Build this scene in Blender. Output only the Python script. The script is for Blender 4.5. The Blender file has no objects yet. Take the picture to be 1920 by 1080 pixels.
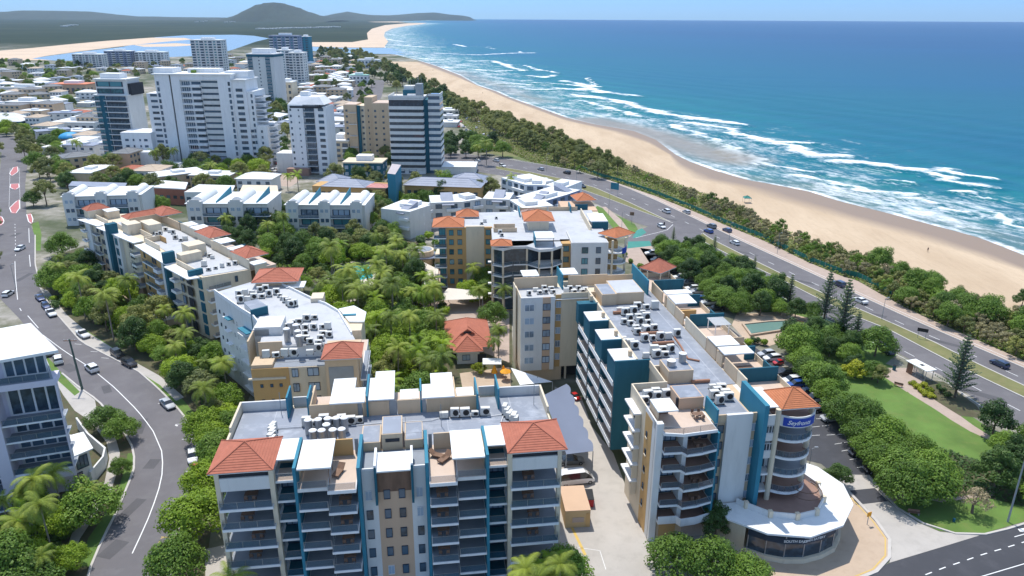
import bpy, bmesh, math, random
import numpy as np
from mathutils import Vector, Matrix
R=math.radians
sc=bpy.context.scene
# ---------------- camera, sky, sun, exposure ----------------
CF,CH,CT,CR=1400.0,75.0,R(20.05),R(0.28)
cam=bpy.data.objects.new('camera',bpy.data.cameras.new('camera')); sc.collection.objects.link(cam)
cam.data.sensor_width=36; cam.data.lens=CF/1920*36; cam.data.clip_start=1; cam.data.clip_end=60000
cam.matrix_world=Matrix.Translation((0,0,CH))@Matrix.Rotation(R(90)-CT,4,'X')@Matrix.Rotation(CR,4,'Z')
sc.camera=cam
SUNV=Vector((-0.17,0.37,1.0)).normalized()
el=math.asin(SUNV.z); az=math.atan2(SUNV.x,SUNV.y)
w=bpy.data.worlds.new("World"); sc.world=w; w.use_nodes=True
nt=w.node_tree; sky=nt.nodes.new('ShaderNodeTexSky'); sky.sky_type='NISHITA'; sky.sun_disc=False
sky.sun_elevation=el; sky.sun_rotation=az; sky.altitude=60; sky.air_density=1.0; sky.dust_density=0.3; sky.ozone_density=2.0
bg=nt.nodes['Background']; bg.inputs[1].default_value=0.15
tint=nt.nodes.new('ShaderNodeMix'); tint.data_type='RGBA'; tint.blend_type='MULTIPLY'; tint.inputs['Factor'].default_value=1; tc=nt.nodes.new('ShaderNodeTexCoord'); sp=nt.nodes.new('ShaderNodeSeparateXYZ'); nt.links.new(tc.outputs['Generated'],sp.inputs[0])
er=nt.nodes.new('ShaderNodeValToRGB'); er.color_ramp.elements[0].position=0.0; er.color_ramp.elements[0].color=(.21,.38,.74,1); er.color_ramp.elements[1].position=.30; er.color_ramp.elements[1].color=(1.0,.93,.84,1)
e_=er.color_ramp.elements.new(.05); e_.color=(.15,.33,.76,1)
nt.links.new(sp.outputs['Z'],er.inputs[0]); nt.links.new(er.outputs[0],tint.inputs['B'])
nt.links.new(sky.outputs[0],tint.inputs['A']); nt.links.new(tint.outputs['Result'],bg.inputs[0])
sl=bpy.data.lights.new('sun','SUN'); sl.energy=2.45; sl.angle=R(0.5); sl.color=(1,0.955,0.89)
so=bpy.data.objects.new('sun',sl); sc.collection.objects.link(so); so.rotation_euler=SUNV.to_track_quat('Z','Y').to_euler()
sc.view_settings.view_transform='Standard'; sc.view_settings.look='None'; sc.view_settings.gamma=1
sc.view_settings.exposure=0.86
sc.cycles.volume_bounces=1; sc.cycles.max_bounces=6; sc.cycles.transparent_max_bounces=12
# ---------------- helpers ----------------
COL=sc.collection
rnd=random.Random(7)
def P(px,py,z=0.0):
    """a surveyed point of the photograph, at its real height z, as a place in metres"""
    a=px-960;b=540-py;c,s=math.cos(CR),math.sin(CR)
    u=a*c-b*s;v=a*s+b*c
    dy=CF*math.cos(CT)+v*math.sin(CT);dz=-CF*math.sin(CT)+v*math.cos(CT)
    t=(z-CH)/dz
    return (u*t,dy*t)
def hgt(px,py,y):
    lo,hi=-50,74.9
    for _ in range(50):
        m=(lo+hi)/2
        if P(px,py,m)[1]>y: lo=m
        else: hi=m
    return m
MATS={}
def ramp(nt,fac,cols):
    r=nt.nodes.new('ShaderNodeValToRGB'); e=r.color_ramp.elements
    while len(e)<len(cols): e.new(0.5)
    for i,(p,c) in enumerate(cols):
        e[i].position=p; e[i].color=(*c,1) if len(c)==3 else c
    nt.links.new(fac,r.inputs[0]); return r.outputs[0]
def noise(nt,vec,scale,det=4,rough=0.55,dist=0):
    n=nt.nodes.new('ShaderNodeTexNoise'); n.inputs['Scale'].default_value=scale; n.inputs['Detail'].default_value=det
    n.inputs['Roughness'].default_value=rough; n.inputs['Distortion'].default_value=dist
    if vec is not None: nt.links.new(vec,n.inputs['Vector'])
    return n.outputs['Fac']
def mapping(nt,vec,scale=(1,1,1),rot=(0,0,0)):
    m=nt.nodes.new('ShaderNodeMapping'); m.inputs['Scale'].default_value=scale; m.inputs['Rotation'].default_value=rot
    nt.links.new(vec,m.inputs['Vector']); return m.outputs[0]
def mixc(nt,fac,a,b,mode='MIX'):
    m=nt.nodes.new('ShaderNodeMix'); m.data_type='RGBA'; m.blend_type=mode
    for s,x in ((m.inputs['Factor'],fac),(m.inputs['A'],a),(m.inputs['B'],b)):
        if isinstance(x,(int,float)): s.default_value=x
        elif isinstance(x,tuple): s.default_value=(*x,1)
        else: nt.links.new(x,s)
    return m.outputs['Result']
def base(name):
    m=bpy.data.materials.new(name); m.use_nodes=True; MATS[name]=m
    t=m.node_tree; b=t.nodes['Principled BSDF']; g=t.nodes.new('ShaderNodeNewGeometry')
    return m,t,b,g.outputs['Position']
def sc3(c,k): return tuple(min(1,x*k) for x in c)
def surf(name,c,rough=0.8,var=0.12,scale=0.35,streak=False,metal=0.0,c2=None,amt=0.35,bump=0.0,bscale=3.0,spec=0.3):
    m,t,b,pos=base(name)
    v=mapping(t,pos,(1,1,0.18)) if streak else pos
    n=noise(t,v,scale,6,0.6)
    col=ramp(t,n,[(0.25,sc3(c,1-var)),(0.75,sc3(c,1+var))])
    if c2:
        n2=noise(t,v,scale*3.3,5,0.65)
        f=ramp(t,n2,[(0.5,(0,0,0)),(0.72,(amt,)*3)])
        col=mixc(t,f,col,c2)
    t.links.new(col,b.inputs['Base Color'])
    b.inputs['Roughness'].default_value=rough; b.inputs['Metallic'].default_value=metal; b.inputs['Specular IOR Level'].default_value=spec
    if bump:
        bn=t.nodes.new('ShaderNodeBump'); bn.inputs['Strength'].default_value=bump; bn.inputs['Distance'].default_value=0.05
        t.links.new(noise(t,pos,bscale,4),bn.inputs['Height']); t.links.new(bn.outputs[0],b.inputs['Normal'])
    return m
def foliage(name,c1,c2,trans=0.25):
    c1=sc3(c1,1.15); c2=(c2[0]*1.3,c2[1]*1.25,c2[2]*.9)
    m,t,b,pos=base(name)
    oi=t.nodes.new('ShaderNodeObjectInfo'); n=noise(t,pos,0.55,3)
    add=t.nodes.new('ShaderNodeMath'); add.operation='MULTIPLY_ADD'; add.inputs[1].default_value=0.6; t.links.new(n,add.inputs[0])
    mu=t.nodes.new('ShaderNodeMath'); mu.operation='MULTIPLY'; mu.inputs[1].default_value=0.8; t.links.new(oi.outputs['Random'],mu.inputs[0]); t.links.new(mu.outputs[0],add.inputs[2])
    col=ramp(t,add.outputs[0],[(0.25,c1),(1.0,c2)])
    n2=noise(t,pos,4.0,2); col=mixc(t,ramp(t,n2,[(0.35,(0,)*3),(0.7,(0.5,)*3)]),col,sc3(c2,1.35))
    t.links.new(col,b.inputs['Base Color']); b.inputs['Roughness'].default_value=0.55; b.inputs['Specular IOR Level'].default_value=0.25
    tr=t.nodes.new('ShaderNodeBsdfTranslucent'); t.links.new(col,tr.inputs[0]); ms=t.nodes.new('ShaderNodeMixShader'); ms.inputs[0].default_value=trans
    t.links.new(b.outputs[0],ms.inputs[1]); t.links.new(tr.outputs[0],ms.inputs[2]); t.links.new(ms.outputs[0],t.nodes['Material Output'].inputs[0])
    return m
def glassy(name,c,rough=0.12,spec=0.7,var=0.5):
    m,t,b,pos=base(name)
    oi=t.nodes.new('ShaderNodeObjectInfo'); n=noise(t,pos,0.9,2)
    a=t.nodes.new('ShaderNodeMath'); a.operation='ADD'; t.links.new(oi.outputs['Random'],a.inputs[0]); t.links.new(n,a.inputs[1])
    col=ramp(t,a.outputs[0],[(0.5,sc3(c,1-var)),(1.1,sc3(c,1+var))])
    t.links.new(col,b.inputs['Base Color']); b.inputs['Roughness'].default_value=rough; b.inputs['Specular IOR Level'].default_value=spec
    return m
def clear(name,c,alpha):
    m,t,b,pos=base(name); b.inputs['Base Color'].default_value=(*c,1); b.inputs['Alpha'].default_value=alpha
    b.inputs['Roughness'].default_value=0.1; b.inputs['Specular IOR Level'].default_value=0.6; return m
CREAM=surf('cream_paint',(0.68,0.58,0.43),.85,.07,.3,True,c2=(0.40,0.34,0.26),amt=.3)
BEIGE=surf('beige_paint',(0.60,0.46,0.31),.85,.07,.3,True,c2=(0.36,0.28,0.2),amt=.3)
PEACH=surf('peach_paint',(0.58,0.40,0.27),.85,.06,.3,True)
OCHRE=surf('ochre_paint',(0.55,0.34,0.14),.85,.08,.3,True)
LGREY=surf('pale_grey_paint',(0.68,0.67,0.64),.85,.07,.25,True,c2=(.42,.42,.4),amt=.3)
MAUVE=surf('mauve_grey_paint',(0.62,0.59,0.66),.8,.05,.25,True)
WHITE=surf('white_paint',(0.78,0.78,0.77),.7,.06,.3,True,c2=(.5,.5,.48),amt=.3)
WROOF=surf('white_roof_sheet',(0.74,0.75,0.73),.6,.06,.2,c2=(.5,.5,.47),amt=.35)
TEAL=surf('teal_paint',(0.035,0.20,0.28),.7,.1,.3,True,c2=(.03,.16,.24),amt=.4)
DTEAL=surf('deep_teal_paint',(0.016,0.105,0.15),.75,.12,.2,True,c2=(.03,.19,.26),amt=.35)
DECK=surf('grey_blue_roof_membrane',(0.25,0.275,0.32),.55,.14,.12,c2=(.46,.49,.54),amt=.6)
DECKL=surf('pale_roof_membrane',(0.48,0.49,0.50),.6,.1,.12,c2=(.32,.33,.36),amt=.6)
TERRA=surf('terracotta_tile',(0.42,0.145,0.09),.85,.14,.9,c2=(.34,.10,.06),amt=.5)
TERRAO=surf('orange_tile',(0.48,0.175,0.08),.85,.14,.9,c2=(.38,.12,.05),amt=.5)
PFLOOR=surf('peach_floor_tile',(0.58,0.46,0.37),.8,.08,.6)
GFLOOR=surf('grey_floor_tile',(0.25,0.28,0.32),.6,.1,.6)
BFLOOR=surf('brown_floor_tile',(0.30,0.19,0.15),.7,.1,.8)
TIMB=surf('brown_timber',(0.20,0.12,0.08),.75,.3,1.5,True)
GREYR=surf('slate_grey_roof',(0.25,0.28,0.35),.55,.12,.3,c2=(.34,.36,.4),amt=.4)
METAL=surf('galvanised_metal',(0.38,0.39,0.40),.4,.1,1,metal=.6)
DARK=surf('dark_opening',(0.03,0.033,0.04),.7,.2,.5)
DFRAME=surf('dark_window_frame',(0.02,0.04,0.07),.5,.1,1)
WFRAME=surf('white_window_frame',(0.7,0.7,0.7),.5,.05,1)
GLASS=glassy('window_glass',(0.05,0.085,0.12),.1)
GLASSB=glassy('curtained_window_glass',(0.24,0.31,0.38),.2,.5,.4)
GLASST=glassy('teal_window_glass',(0.05,0.17,0.20),.1,.6,.5)
RAIL=clear('balustrade_glass',(0.04,0.12,0.18),.30)
ASPH=surf('asphalt',(0.145,0.137,0.142),.9,.16,.08,c2=(.19,.185,.185),amt=.6,bump=.3,bscale=6)
ASPHD=surf('dark_asphalt',(0.06,0.062,0.07),.9,.15,.1,c2=(.1,.1,.11),amt=.4)
CONC=surf('concrete',(0.44,0.41,0.37),.9,.1,.15,c2=(.3,.28,.25),amt=.4)
KERB=surf('kerb_concrete',(0.50,0.47,0.43),.9,.1,.5)
PAVE=surf('tan_paving',(0.48,0.37,0.27),.9,.1,.2,c2=(.36,.26,.18),amt=.4)
PATH=surf('pinkish_path',(0.42,0.33,0.27),.9,.1,.3,c2=(.3,.24,.2),amt=.4)
PAINT=surf('road_paint_white',(0.74,0.74,0.72),.7,.08,1.5)
YPAINT=surf('road_paint_yellow',(0.6,0.42,0.12),.7,.08,1.5)
PINKP=surf('pink_road_surface',(0.46,0.17,0.17),.9,.1,.4)
GREENP=surf('green_cycle_surface',(0.06,0.24,0.20),.9,.1,.4)
LAWN=surf('lawn_grass',(0.11,0.19,0.04),.95,.3,.12,c2=(.15,.19,.05),amt=.8,bump=.4,bscale=8)
DRYG=surf('dry_verge_grass',(0.17,0.17,0.07),.95,.2,.15,c2=(.24,.2,.1),amt=.7,bump=.4,bscale=6)
SOIL=surf('garden_soil',(0.10,0.09,0.05),.95,.3,.3,c2=(.05,.1,.03),amt=.8)
GREENM=surf('green_mesh_fence',(0.02,0.16,0.12),.8,.1,.8)
BARK=surf('bark',(0.16,0.12,0.09),.95,.25,2)
PBARK=surf('palm_bark',(0.28,0.24,0.2),.95,.2,2)
ACW=surf('air_conditioner_white',(0.62,0.61,0.57),.6,.08,2)
BLKP=surf('black_plastic',(0.02,0.02,0.022),.5,.2,1)
STEEL=surf('grey_steel_pole',(0.30,0.32,0.33),.5,.1,1)
RED=surf('red_paint',(0.5,0.03,0.03),.5,.1,1); YEL=surf('yellow_orange_fabric',(0.75,0.33,0.02),.7,.1,1)
BLUEP=surf('blue_sign_paint',(0.02,0.06,0.36),.5,.1,1)
TAN=surf('tan_box_panel',(0.55,0.38,0.19),.7,.08,.6)
SAIL=surf('grey_shade_cloth',(0.17,0.20,0.27),.85,.08,.15)
CREAMS=surf('cream_shade_cloth',(0.66,0.60,0.52),.8,.05,.2)
POOL=glassy('pool_water',(0.04,0.42,0.47),.08,.6,.12); POND=glassy('pond_water',(0.13,0.22,0.19),.06,.6,.15)
TILEB=surf('brick_red',(0.32,0.13,0.09),.9,.12,.8)
L_MID=foliage('leaf_mid_green',(0.03,0.075,0.016),(0.13,0.22,0.038))
L_BRT=foliage('leaf_bright_green',(0.055,0.13,0.014),(0.22,0.32,0.03))
L_DRK=foliage('leaf_dark_green',(0.022,0.055,0.018),(0.065,0.12,0.035))
L_OLV=foliage('leaf_olive_green',(0.085,0.115,0.045),(0.20,0.22,0.08))
L_GRY=foliage('leaf_grey_brown',(0.12,0.12,0.08),(0.27,0.25,0.17))
L_PALM=foliage('palm_leaf',(0.03,0.075,0.012),(0.23,0.29,0.06))
L_PINE=foliage('pine_leaf',(0.025,0.055,0.025),(0.07,0.10,0.05),.1)
L_YEL=foliage('leaf_yellow_green',(0.12,0.17,0.01),(0.27,0.30,0.03))
L_BARE=foliage('dry_twig',(0.16,0.13,0.10),(0.30,0.25,0.19),.1)
class MB:
    def __init__(s): s.v=[];s.f=[];s.m=[];s.mats=[]
    def mi(s,m):
        if m not in s.mats: s.mats.append(m)
        return s.mats.index(m)
    def add(s,vs,fs,m):
        o=len(s.v); s.v+=[tuple(x) for x in vs]; k=s.mi(m)
        for f in fs: s.f.append(tuple(i+o for i in f)); s.m.append(k)
        return s
    def box(s,x0,x1,y0,y1,z0,z1,m):
        if x0>x1:x0,x1=x1,x0
        if y0>y1:y0,y1=y1,y0
        return s.add([(x0,y0,z0),(x1,y0,z0),(x1,y1,z0),(x0,y1,z0),(x0,y0,z1),(x1,y0,z1),(x1,y1,z1),(x0,y1,z1)],
          [(0,3,2,1),(4,5,6,7),(0,1,5,4),(1,2,6,5),(2,3,7,6),(3,0,4,7)],m)
    def prism(s,poly,z0,z1,m,mtop=None,bot=True):
        a=sum(poly[i][0]*poly[(i+1)%len(poly)][1]-poly[(i+1)%len(poly)][0]*poly[i][1] for i in range(len(poly)))
        if a<0: poly=poly[::-1]
        n=len(poly); vs=[(x,y,z0) for x,y in poly]+[(x,y,z1) for x,y in poly]
        s.add(vs,[(i,(i+1)%n,(i+1)%n+n,i+n) for i in range(n)],m)
        s.add([(x,y,z1) for x,y in poly],[tuple(range(n))],mtop or m)
        if bot: s.add([(x,y,z0) for x,y in poly],[tuple(reversed(range(n)))],m)
        return s
    def wall(s,pts,t,z0,z1,m,closed=False):
        """upright wall of thickness t along a polyline"""
        n=len(pts)
        for i in range(n if closed else n-1):
            (ax,ay),(bx,by)=pts[i],pts[(i+1)%n]
            L=math.hypot(bx-ax,by-ay)
            if L<1e-6: continue
            dx,dy=(bx-ax)/L,(by-ay)/L; nx,ny=-dy*t/2,dx*t/2; e=t/2-0.003*(i%2)
            ax-=dx*e;ay-=dy*e;bx+=dx*e;by+=dy*e
            q=[(ax+nx,ay+ny),(ax-nx,ay-ny),(bx-nx,by-ny),(bx+nx,by+ny)]
            s.prism(q,z0+0.002*(i%3),z1+0.003*(i%3),m)
        return s
    def tube(s,p0,p1,r0,r1,m,n=6,cap=True):
        p0=Vector(p0);p1=Vector(p1);d=(p1-p0).normalized()
        a=d.orthogonal().normalized();b=d.cross(a)
        vs=[p0+(a*math.cos(2*math.pi*i/n)+b*math.sin(2*math.pi*i/n))*r0 for i in range(n)]+[p1+(a*math.cos(2*math.pi*i/n)+b*math.sin(2*math.pi*i/n))*r1 for i in range(n)]
        fs=[(i,(i+1)%n,(i+1)%n+n,i+n) for i in range(n)]
        if cap: fs+=[tuple(reversed(range(n))),tuple(range(n,2*n))]
        return s.add(vs,fs,m)
    def hip(s,x0,x1,y0,y1,z,h,m,courses=9,ridge=None,trim=None,th=0.18):
        """hipped tile roof in stepped courses; ridge=(rx0,rx1,ry0,ry1)"""
        mn=min(x1-x0,y1-y0)/2
        if ridge is None:
            if x1-x0>=y1-y0: ridge=(x0+mn,x1-mn,(y0+y1)/2,(y0+y1)/2)
            else: ridge=((x0+x1)/2,(x0+x1)/2,y0+mn,y1-mn)
        a,b,c,d=ridge
        E=[(x0,y0),(x1,y0),(x1,y1),(x0,y1)];T=[(a,c),(b,c),(b,d),(a,d)]
        s.box(x0+.06,x1-.06,y0+.06,y1-.06,z-th,z-0.01,trim or WFRAME)
        def ring(t,dz): return [(E[i][0]+(T[i][0]-E[i][0])*t,E[i][1]+(T[i][1]-E[i][1])*t,z+h*t+dz) for i in range(4)]
        for k in range(courses):
            lo=ring(k/courses,0.05);hi=ring((k+1)/courses,0.0); lob=ring(k/courses,-0.02)
            s.add(lob+lo+hi,[f for i in range(4) for f in ((i,(i+1)%4,4+(i+1)%4,4+i),(4+i,4+(i+1)%4,8+(i+1)%4,8+i))],m)
        for i in range(4): s.tube((E[i][0],E[i][1],z+.05),(T[i][0],T[i][1],z+h+.05),.09,.09,m,5)
        if abs(a-b)+abs(c-d)>.1: s.tube((a,c,z+h+.05),(b,d,z+h+.05),.1,.1,m,5)
        return s
    def mesh(s,name):
        me=bpy.data.meshes.new(name); me.from_pydata(s.v,[],s.f); 
        for m in s.mats: me.materials.append(m)
        me.polygons.foreach_set('material_index',s.m); me.update(); return me
    def obj(s,name,parent=None,label=None):
        o=bpy.data.objects.new(name,s.mesh(name)); COL.objects.link(o)
        if parent is not None: o.parent=parent
        if label: o['label']=label
        return o
def tag(o,label,cat,group=None):
    o['label']=label; o['category']=cat
    if group: o['group']=group
    return o
def root(name,label,cat,loc=(0,0,0),rot=0,group=None):
    o=bpy.data.objects.new(name,None); COL.objects.link(o); o.location=loc if len(loc)==3 else (*loc,0); o.rotation_euler=(0,0,rot)
    o.empty_display_size=.5
    return tag(o,label,cat,group)
def struct(name,mb,kind='structure'):
    o=mb.obj(name); o['kind']=kind; return o
def clone(o,loc=None,rot=None,parent=None,scale=None,label=None,group=None,cat=None):
    c=o.copy(); COL.objects.link(c)
    if parent is not None: c.parent=parent
    if loc is not None: c.location=loc if len(loc)==3 else (*loc,0)
    if rot is not None: c.rotation_euler=(0,0,rot)
    if scale is not None: c.scale=scale
    if label: c['label']=label
    if group: c['group']=group
    if cat: c['category']=cat
    for ch in o.children: clone(ch,parent=c)
    return c
class Fr:
    def __init__(s,ox,oy,deg): s.o=(ox,oy);s.a=R(deg);s.c=math.cos(s.a);s.s=math.sin(s.a)
    def uv(s,px,py,z=0):
        x,y=P(px,py,z);x-=s.o[0];y-=s.o[1]; return (x*s.c+y*s.s,-x*s.s+y*s.c)
    def loc(s,x,y):
        x-=s.o[0];y-=s.o[1]; return (x*s.c+y*s.s,-x*s.s+y*s.c)
    def w(s,u,v): return (s.o[0]+u*s.c-v*s.s, s.o[1]+u*s.s+v*s.c)
# one window mesh per kind, shared by its copies; pane faces -y, unit wide and high
def win_mesh(name,glass,frame,mull=1):
    m=MB(); t=.05
    m.box(-.5+t,.5-t,-.02,0.02,t,1-t,glass)
    m.box(-.5,-.5+t,-.09,.05,0,1,frame).box(.5-t,.5,-.09,.05,0,1,frame).box(-.5+t,.5-t,-.088,.05,0,t,frame).box(-.5+t,.5-t,-.088,.05,1-t,1,frame)
    for i in range(mull):
        x=-.5+(i+1)/(mull+1); m.box(x-.02,x+.02,-.06,.03,t,1-t,frame)
    return m.mesh(name)
WIN={'dark':win_mesh('window',GLASS,DFRAME,0),'two':win_mesh('window',GLASSB,DFRAME,1),'teal':win_mesh('window',GLASST,DFRAME,1),
     'white':win_mesh('window',GLASSB,WFRAME,1),'wide':win_mesh('window',GLASS,WFRAME,3),'door':win_mesh('sliding_door',GLASS,DFRAME,2),'doorb':win_mesh('sliding_door',GLASSB,DFRAME,2)}
DIRS={'S':0,'E':90,'N':180,'W':-90}
def window(rt,kind,x,y,z,w,h,face='S'):
    o=bpy.data.objects.new('sliding_door' if kind.startswith('door') else 'window',WIN[kind]); COL.objects.link(o); o.parent=rt
    o.location=(x,y,z); o.scale=(w,1,h); o.rotation_euler=(0,0,R(DIRS[face]) if isinstance(face,str) else face); return o
def rail(rt,pts,z,h=1.0,glass=True,posts=True,mat=None):
    m=MB()
    for (a,b) in zip(pts[:-1],pts[1:]):
        L=math.hypot(b[0]-a[0],b[1]-a[1])
        m.tube((a[0],a[1],z+h),(b[0],b[1],z+h),.022,.022,mat or METAL,4)
        if glass: m.wall([a,b],.02,z+.08,z+h-.05,RAIL)
        n=max(1,int(L/1.8))
        for i in range(n+1):
            x=a[0]+(b[0]-a[0])*i/n;y=a[1]+(b[1]-a[1])*i/n; m.box(x-.025,x+.025,y-.025,y+.025,z,z+h,mat or METAL)
    return m.obj('railing',rt)
def balcony(rt,x0,x1,y0,y1,z,m=None,floor=None,rl=((0,0),(1,0)),th=.35,edge=None):
    """slab with a railing sub-part; rl = corners of the rail as 0/1 fractions"""
    b=MB(); b.box(x0,x1,y0,y1,z-th,z-.03,edge or WHITE); b.box(x0+.1,x1-.1,y0+.1,y1,z-.03,z,floor or GFLOOR)
    o=b.obj('balcony',rt)
    if rl: rail(o,[(x0+.08+(x1-x0-.16)*a,y0+.08+(y1-y0-.08)*c) for a,c in rl],z)
    return o
# ---------------- ground, beach, sea, roads ----------------
def wl(pts,z=0): return [P(x,y,z) for x,y in pts]
def sheet(name,poly,z,m,kind='structure'):
    mb=MB(); 
    a=sum(poly[i][0]*poly[(i+1)%len(poly)][1]-poly[(i+1)%len(poly)][0]*poly[i][1] for i in range(len(poly)))
    if a<0: poly=poly[::-1]
    mb.add([(x,y,z) for x,y in poly],[tuple(range(len(poly)))],m)
    me=mb.mesh(name); bm=bmesh.new(); bm.from_mesh(me); bmesh.ops.triangulate(bm,faces=bm.faces[:]); bm.to_mesh(me); bm.free()
    o=bpy.data.objects.new(name,me); COL.objects.link(o); o['kind']=kind; return o
def gmat():
    m,t,b,pos=base('land'); n=noise(t,pos,.012,6,.65); n2=noise(t,pos,.09,5,.7); n3=noise(t,pos,.0016,5,.6)
    c=ramp(t,n2,[(.28,(.10,.11,.06)),(.45,(.22,.21,.16)),(.58,(.38,.35,.31))])
    c=mixc(t,ramp(t,n,[(.42,(0,)*3),(.6,(1,)*3)]),c,(.075,.095,.05))
    f=t.nodes.new('ShaderNodeSeparateXYZ'); t.links.new(pos,f.inputs[0])
    mr=t.nodes.new('ShaderNodeMapRange'); mr.inputs[1].default_value=1500; mr.inputs[2].default_value=2100; t.links.new(f.outputs[1],mr.inputs[0])
    far=ramp(t,n3,[(.35,(.018,.03,.018)),(.5,(.026,.042,.024)),(.68,(.055,.068,.042))])
    far=mixc(t,ramp(t,noise(t,pos,.006,8,.75),[(.4,(0,)*3),(.65,(.8,)*3)]),far,(.025,.04,.022))
    c=mixc(t,mr.outputs[0],c,far); t.links.new(c,b.inputs['Base Color']); b.inputs['Roughness'].default_value=.95; b.inputs['Specular IOR Level'].default_value=.1
    return m
LAND=gmat()
sheet('ground',[(-15500,-150),(15500,-150),(15500,16000),(-15500,16000)],0,LAND)
SHORE=[(1990,520),(1920,482),(1860,458),(1826,445),(1741,422),(1655,399),(1570,378),(1510,359),(1455,348),(1399,338),(1339,321),(1288,303),(1262,290),(1225,262),(1185,246),(1140,238),(1110,233),(1060,221),(1027,209),(993,197),(953,183),(927,171),(893,160),(860,141),(817,124),(780,112),(735,101),(722,92),(718,86),(722,78),(716,68),(720,60),(735,53),(762,48),(790,45),(800,43.5),(760,42),(745,40.5),(800,38.5),(850,36.8),(880,35.6)]
SW=[P(*p) for p in SHORE]
SW=[(SW[0][0]+ (SW[0][0]-SW[1][0])*8,SW[0][1]+(SW[0][1]-SW[1][1])*8)]+SW
SW.sort(key=lambda p:p[1])
sy=np.array([p[1] for p in SW]);sx=np.array([p[0] for p in SW])
def shx(y): return float(np.interp(y,sy,sx))
ST=[]
def st(o,s,w,pts,k=1): ST.append((np.array([P(o[0]+x/s,o[1]+y/s) for x,y in pts]),w,k))
c3=((1100,0),2.341);c2=((560,0),3.0)
for w_,pts in [(9,[(620,592),(760,618),(900,650),(1000,690),(1150,692)]),(5,[(700,610),(850,630),(975,635)]),(9,[(0,382),(60,410),(215,422)]),(10,[(0,425),(120,445),(220,475),(350,505),(450,520),(600,540),(670,550)]),
 (9,[(450,545),(560,560),(640,570)]),(6,[(370,555),(480,590),(600,640),(700,690),(800,730),(950,760)]),(4,[(590,650),(640,690),(740,730)]),(7,[(1550,747),(1650,775),(1765,790)]),(5,[(960,780),(1100,820),(1250,850),(1400,860)]),(3.5,[(1320,880),(1480,880)]),
 (7,[(1090,712),(1200,720),(1320,735),(1400,750),(1500,755)]),(3,[(1310,800),(1400,812)]),(3.5,[(1750,940),(1830,970),(1920,1012)]),(6,[(1500,770),(1640,810),(1780,825)]),(3,[(1500,890),(1570,900)]),(3,[(1730,877),(1765,882)]),(3,[(0,345),(40,380)]),(5,[(560,555),(700,600)]),(3,[(1520,920),(1640,940)]),(3,[(1640,850),(1700,850)])]: st(*c3,w_,pts)
for w_,pts in [(9,[(960,345),(1100,345),(1200,385),(1260,400)]),(8,[(1000,395),(1100,405),(1200,400)]),(5,[(1270,370),(1340,395),(1400,402),(1460,415)]),(8,[(1300,430),(1380,440),(1440,428)]),(8,[(1490,460),(1600,480),(1660,492)]),(9,[(1660,510),(1760,530),(1900,545)]),
 (7,[(1310,470),(1480,478),(1600,490)]),(7,[(1530,540),(1700,560),(1900,590)]),(6,[(1580,570),(1700,600),(1800,630),(1920,662)]),(8,[(700,330),(760,335)]),(12,[(780,300),(1000,310),(1200,300),(1320,298)]),(10,[(880,250),(940,262)]),(14,[(530,250),(700,265),(820,265)]),
 (12,[(455,185),(560,200),(660,190)]),(14,[(480,150),(600,140),(690,145)]),(10,[(450,210),(520,225),(600,235)]),(10,[(470,170),(540,175)]),(9,[(1100,475),(1200,475),(1290,482)]),(7,[(1260,505),(1400,510),(1500,505)]),(6,[(800,375),(870,385)]),(6,[(970,262),(1080,262)]),(5,[(1060,268),(1100,275)]),(5,[(1240,290),(1260,300)]),(10,[(1100,350),(1180,370)]),(12,[(1440,500),(1580,510),(1640,500)])]: st(*c2,w_,pts)
# wet, milky shallows between the bars
SH=[np.array([P(*p) for p in [(1110,226),(1190,243),(1260,265),(1320,284),(1375,300)]]),np.array([P(*p) for p in [(860,135),(930,160),(1010,190)]])]
def dseg(px,py,pl):
    d=np.full(px.shape,1e9)
    for (ax,ay),(bx,by) in zip(pl[:-1],pl[1:]):
        vx,vy=bx-ax,by-ay; t=np.clip(((px-ax)*vx+(py-ay)*vy)/(vx*vx+vy*vy),0,1)
        d=np.minimum(d,np.hypot(px-ax-t*vx,py-ay-t*vy))
    return d
def grid(name,rows,offs,xf,z,m,attrs):
    ny,nx=len(rows),len(offs); Y=np.repeat(np.array(rows),nx); O=np.tile(np.array(offs),ny); X=xf(Y,O)
    idx=np.arange(ny*nx).reshape(ny,nx); q=np.stack([idx[:-1,:-1],idx[:-1,1:],idx[1:,1:],idx[1:,:-1]],-1).reshape(-1,4)
    me=bpy.data.meshes.new(name); me.vertices.add(ny*nx); me.vertices.foreach_set('co',np.stack([X,Y,z(X,Y,O) if callable(z) else np.full(X.shape,z)],-1).ravel())
    me.loops.add(q.size); me.loops.foreach_set('vertex_index',q.ravel()); me.polygons.add(len(q)); me.polygons.foreach_set('loop_start',np.arange(0,q.size,4)); me.update(calc_edges=True)
    me.materials.append(m)
    for k,fn in attrs.items():
        a=me.attributes.new(k,'FLOAT','POINT'); a.data.foreach_set('value',fn(X,Y,O).astype(np.float32))
    o=bpy.data.objects.new(name,me); COL.objects.link(o); o['kind']='structure'; return o
def attr(t,n): a=t.nodes.new('ShaderNodeAttribute'); a.attribute_name=n; return a.outputs['Fac']
def mth(t,op,a,b=None,c=None,clamp=False):
    n=t.nodes.new('ShaderNodeMath'); n.operation=op; n.use_clamp=clamp
    for i,x in enumerate((a,b,c)):
        if x is None: continue
        if isinstance(x,(int,float)): n.inputs[i].default_value=x
        else: t.links.new(x,n.inputs[i])
    return n.outputs[0]
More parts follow.
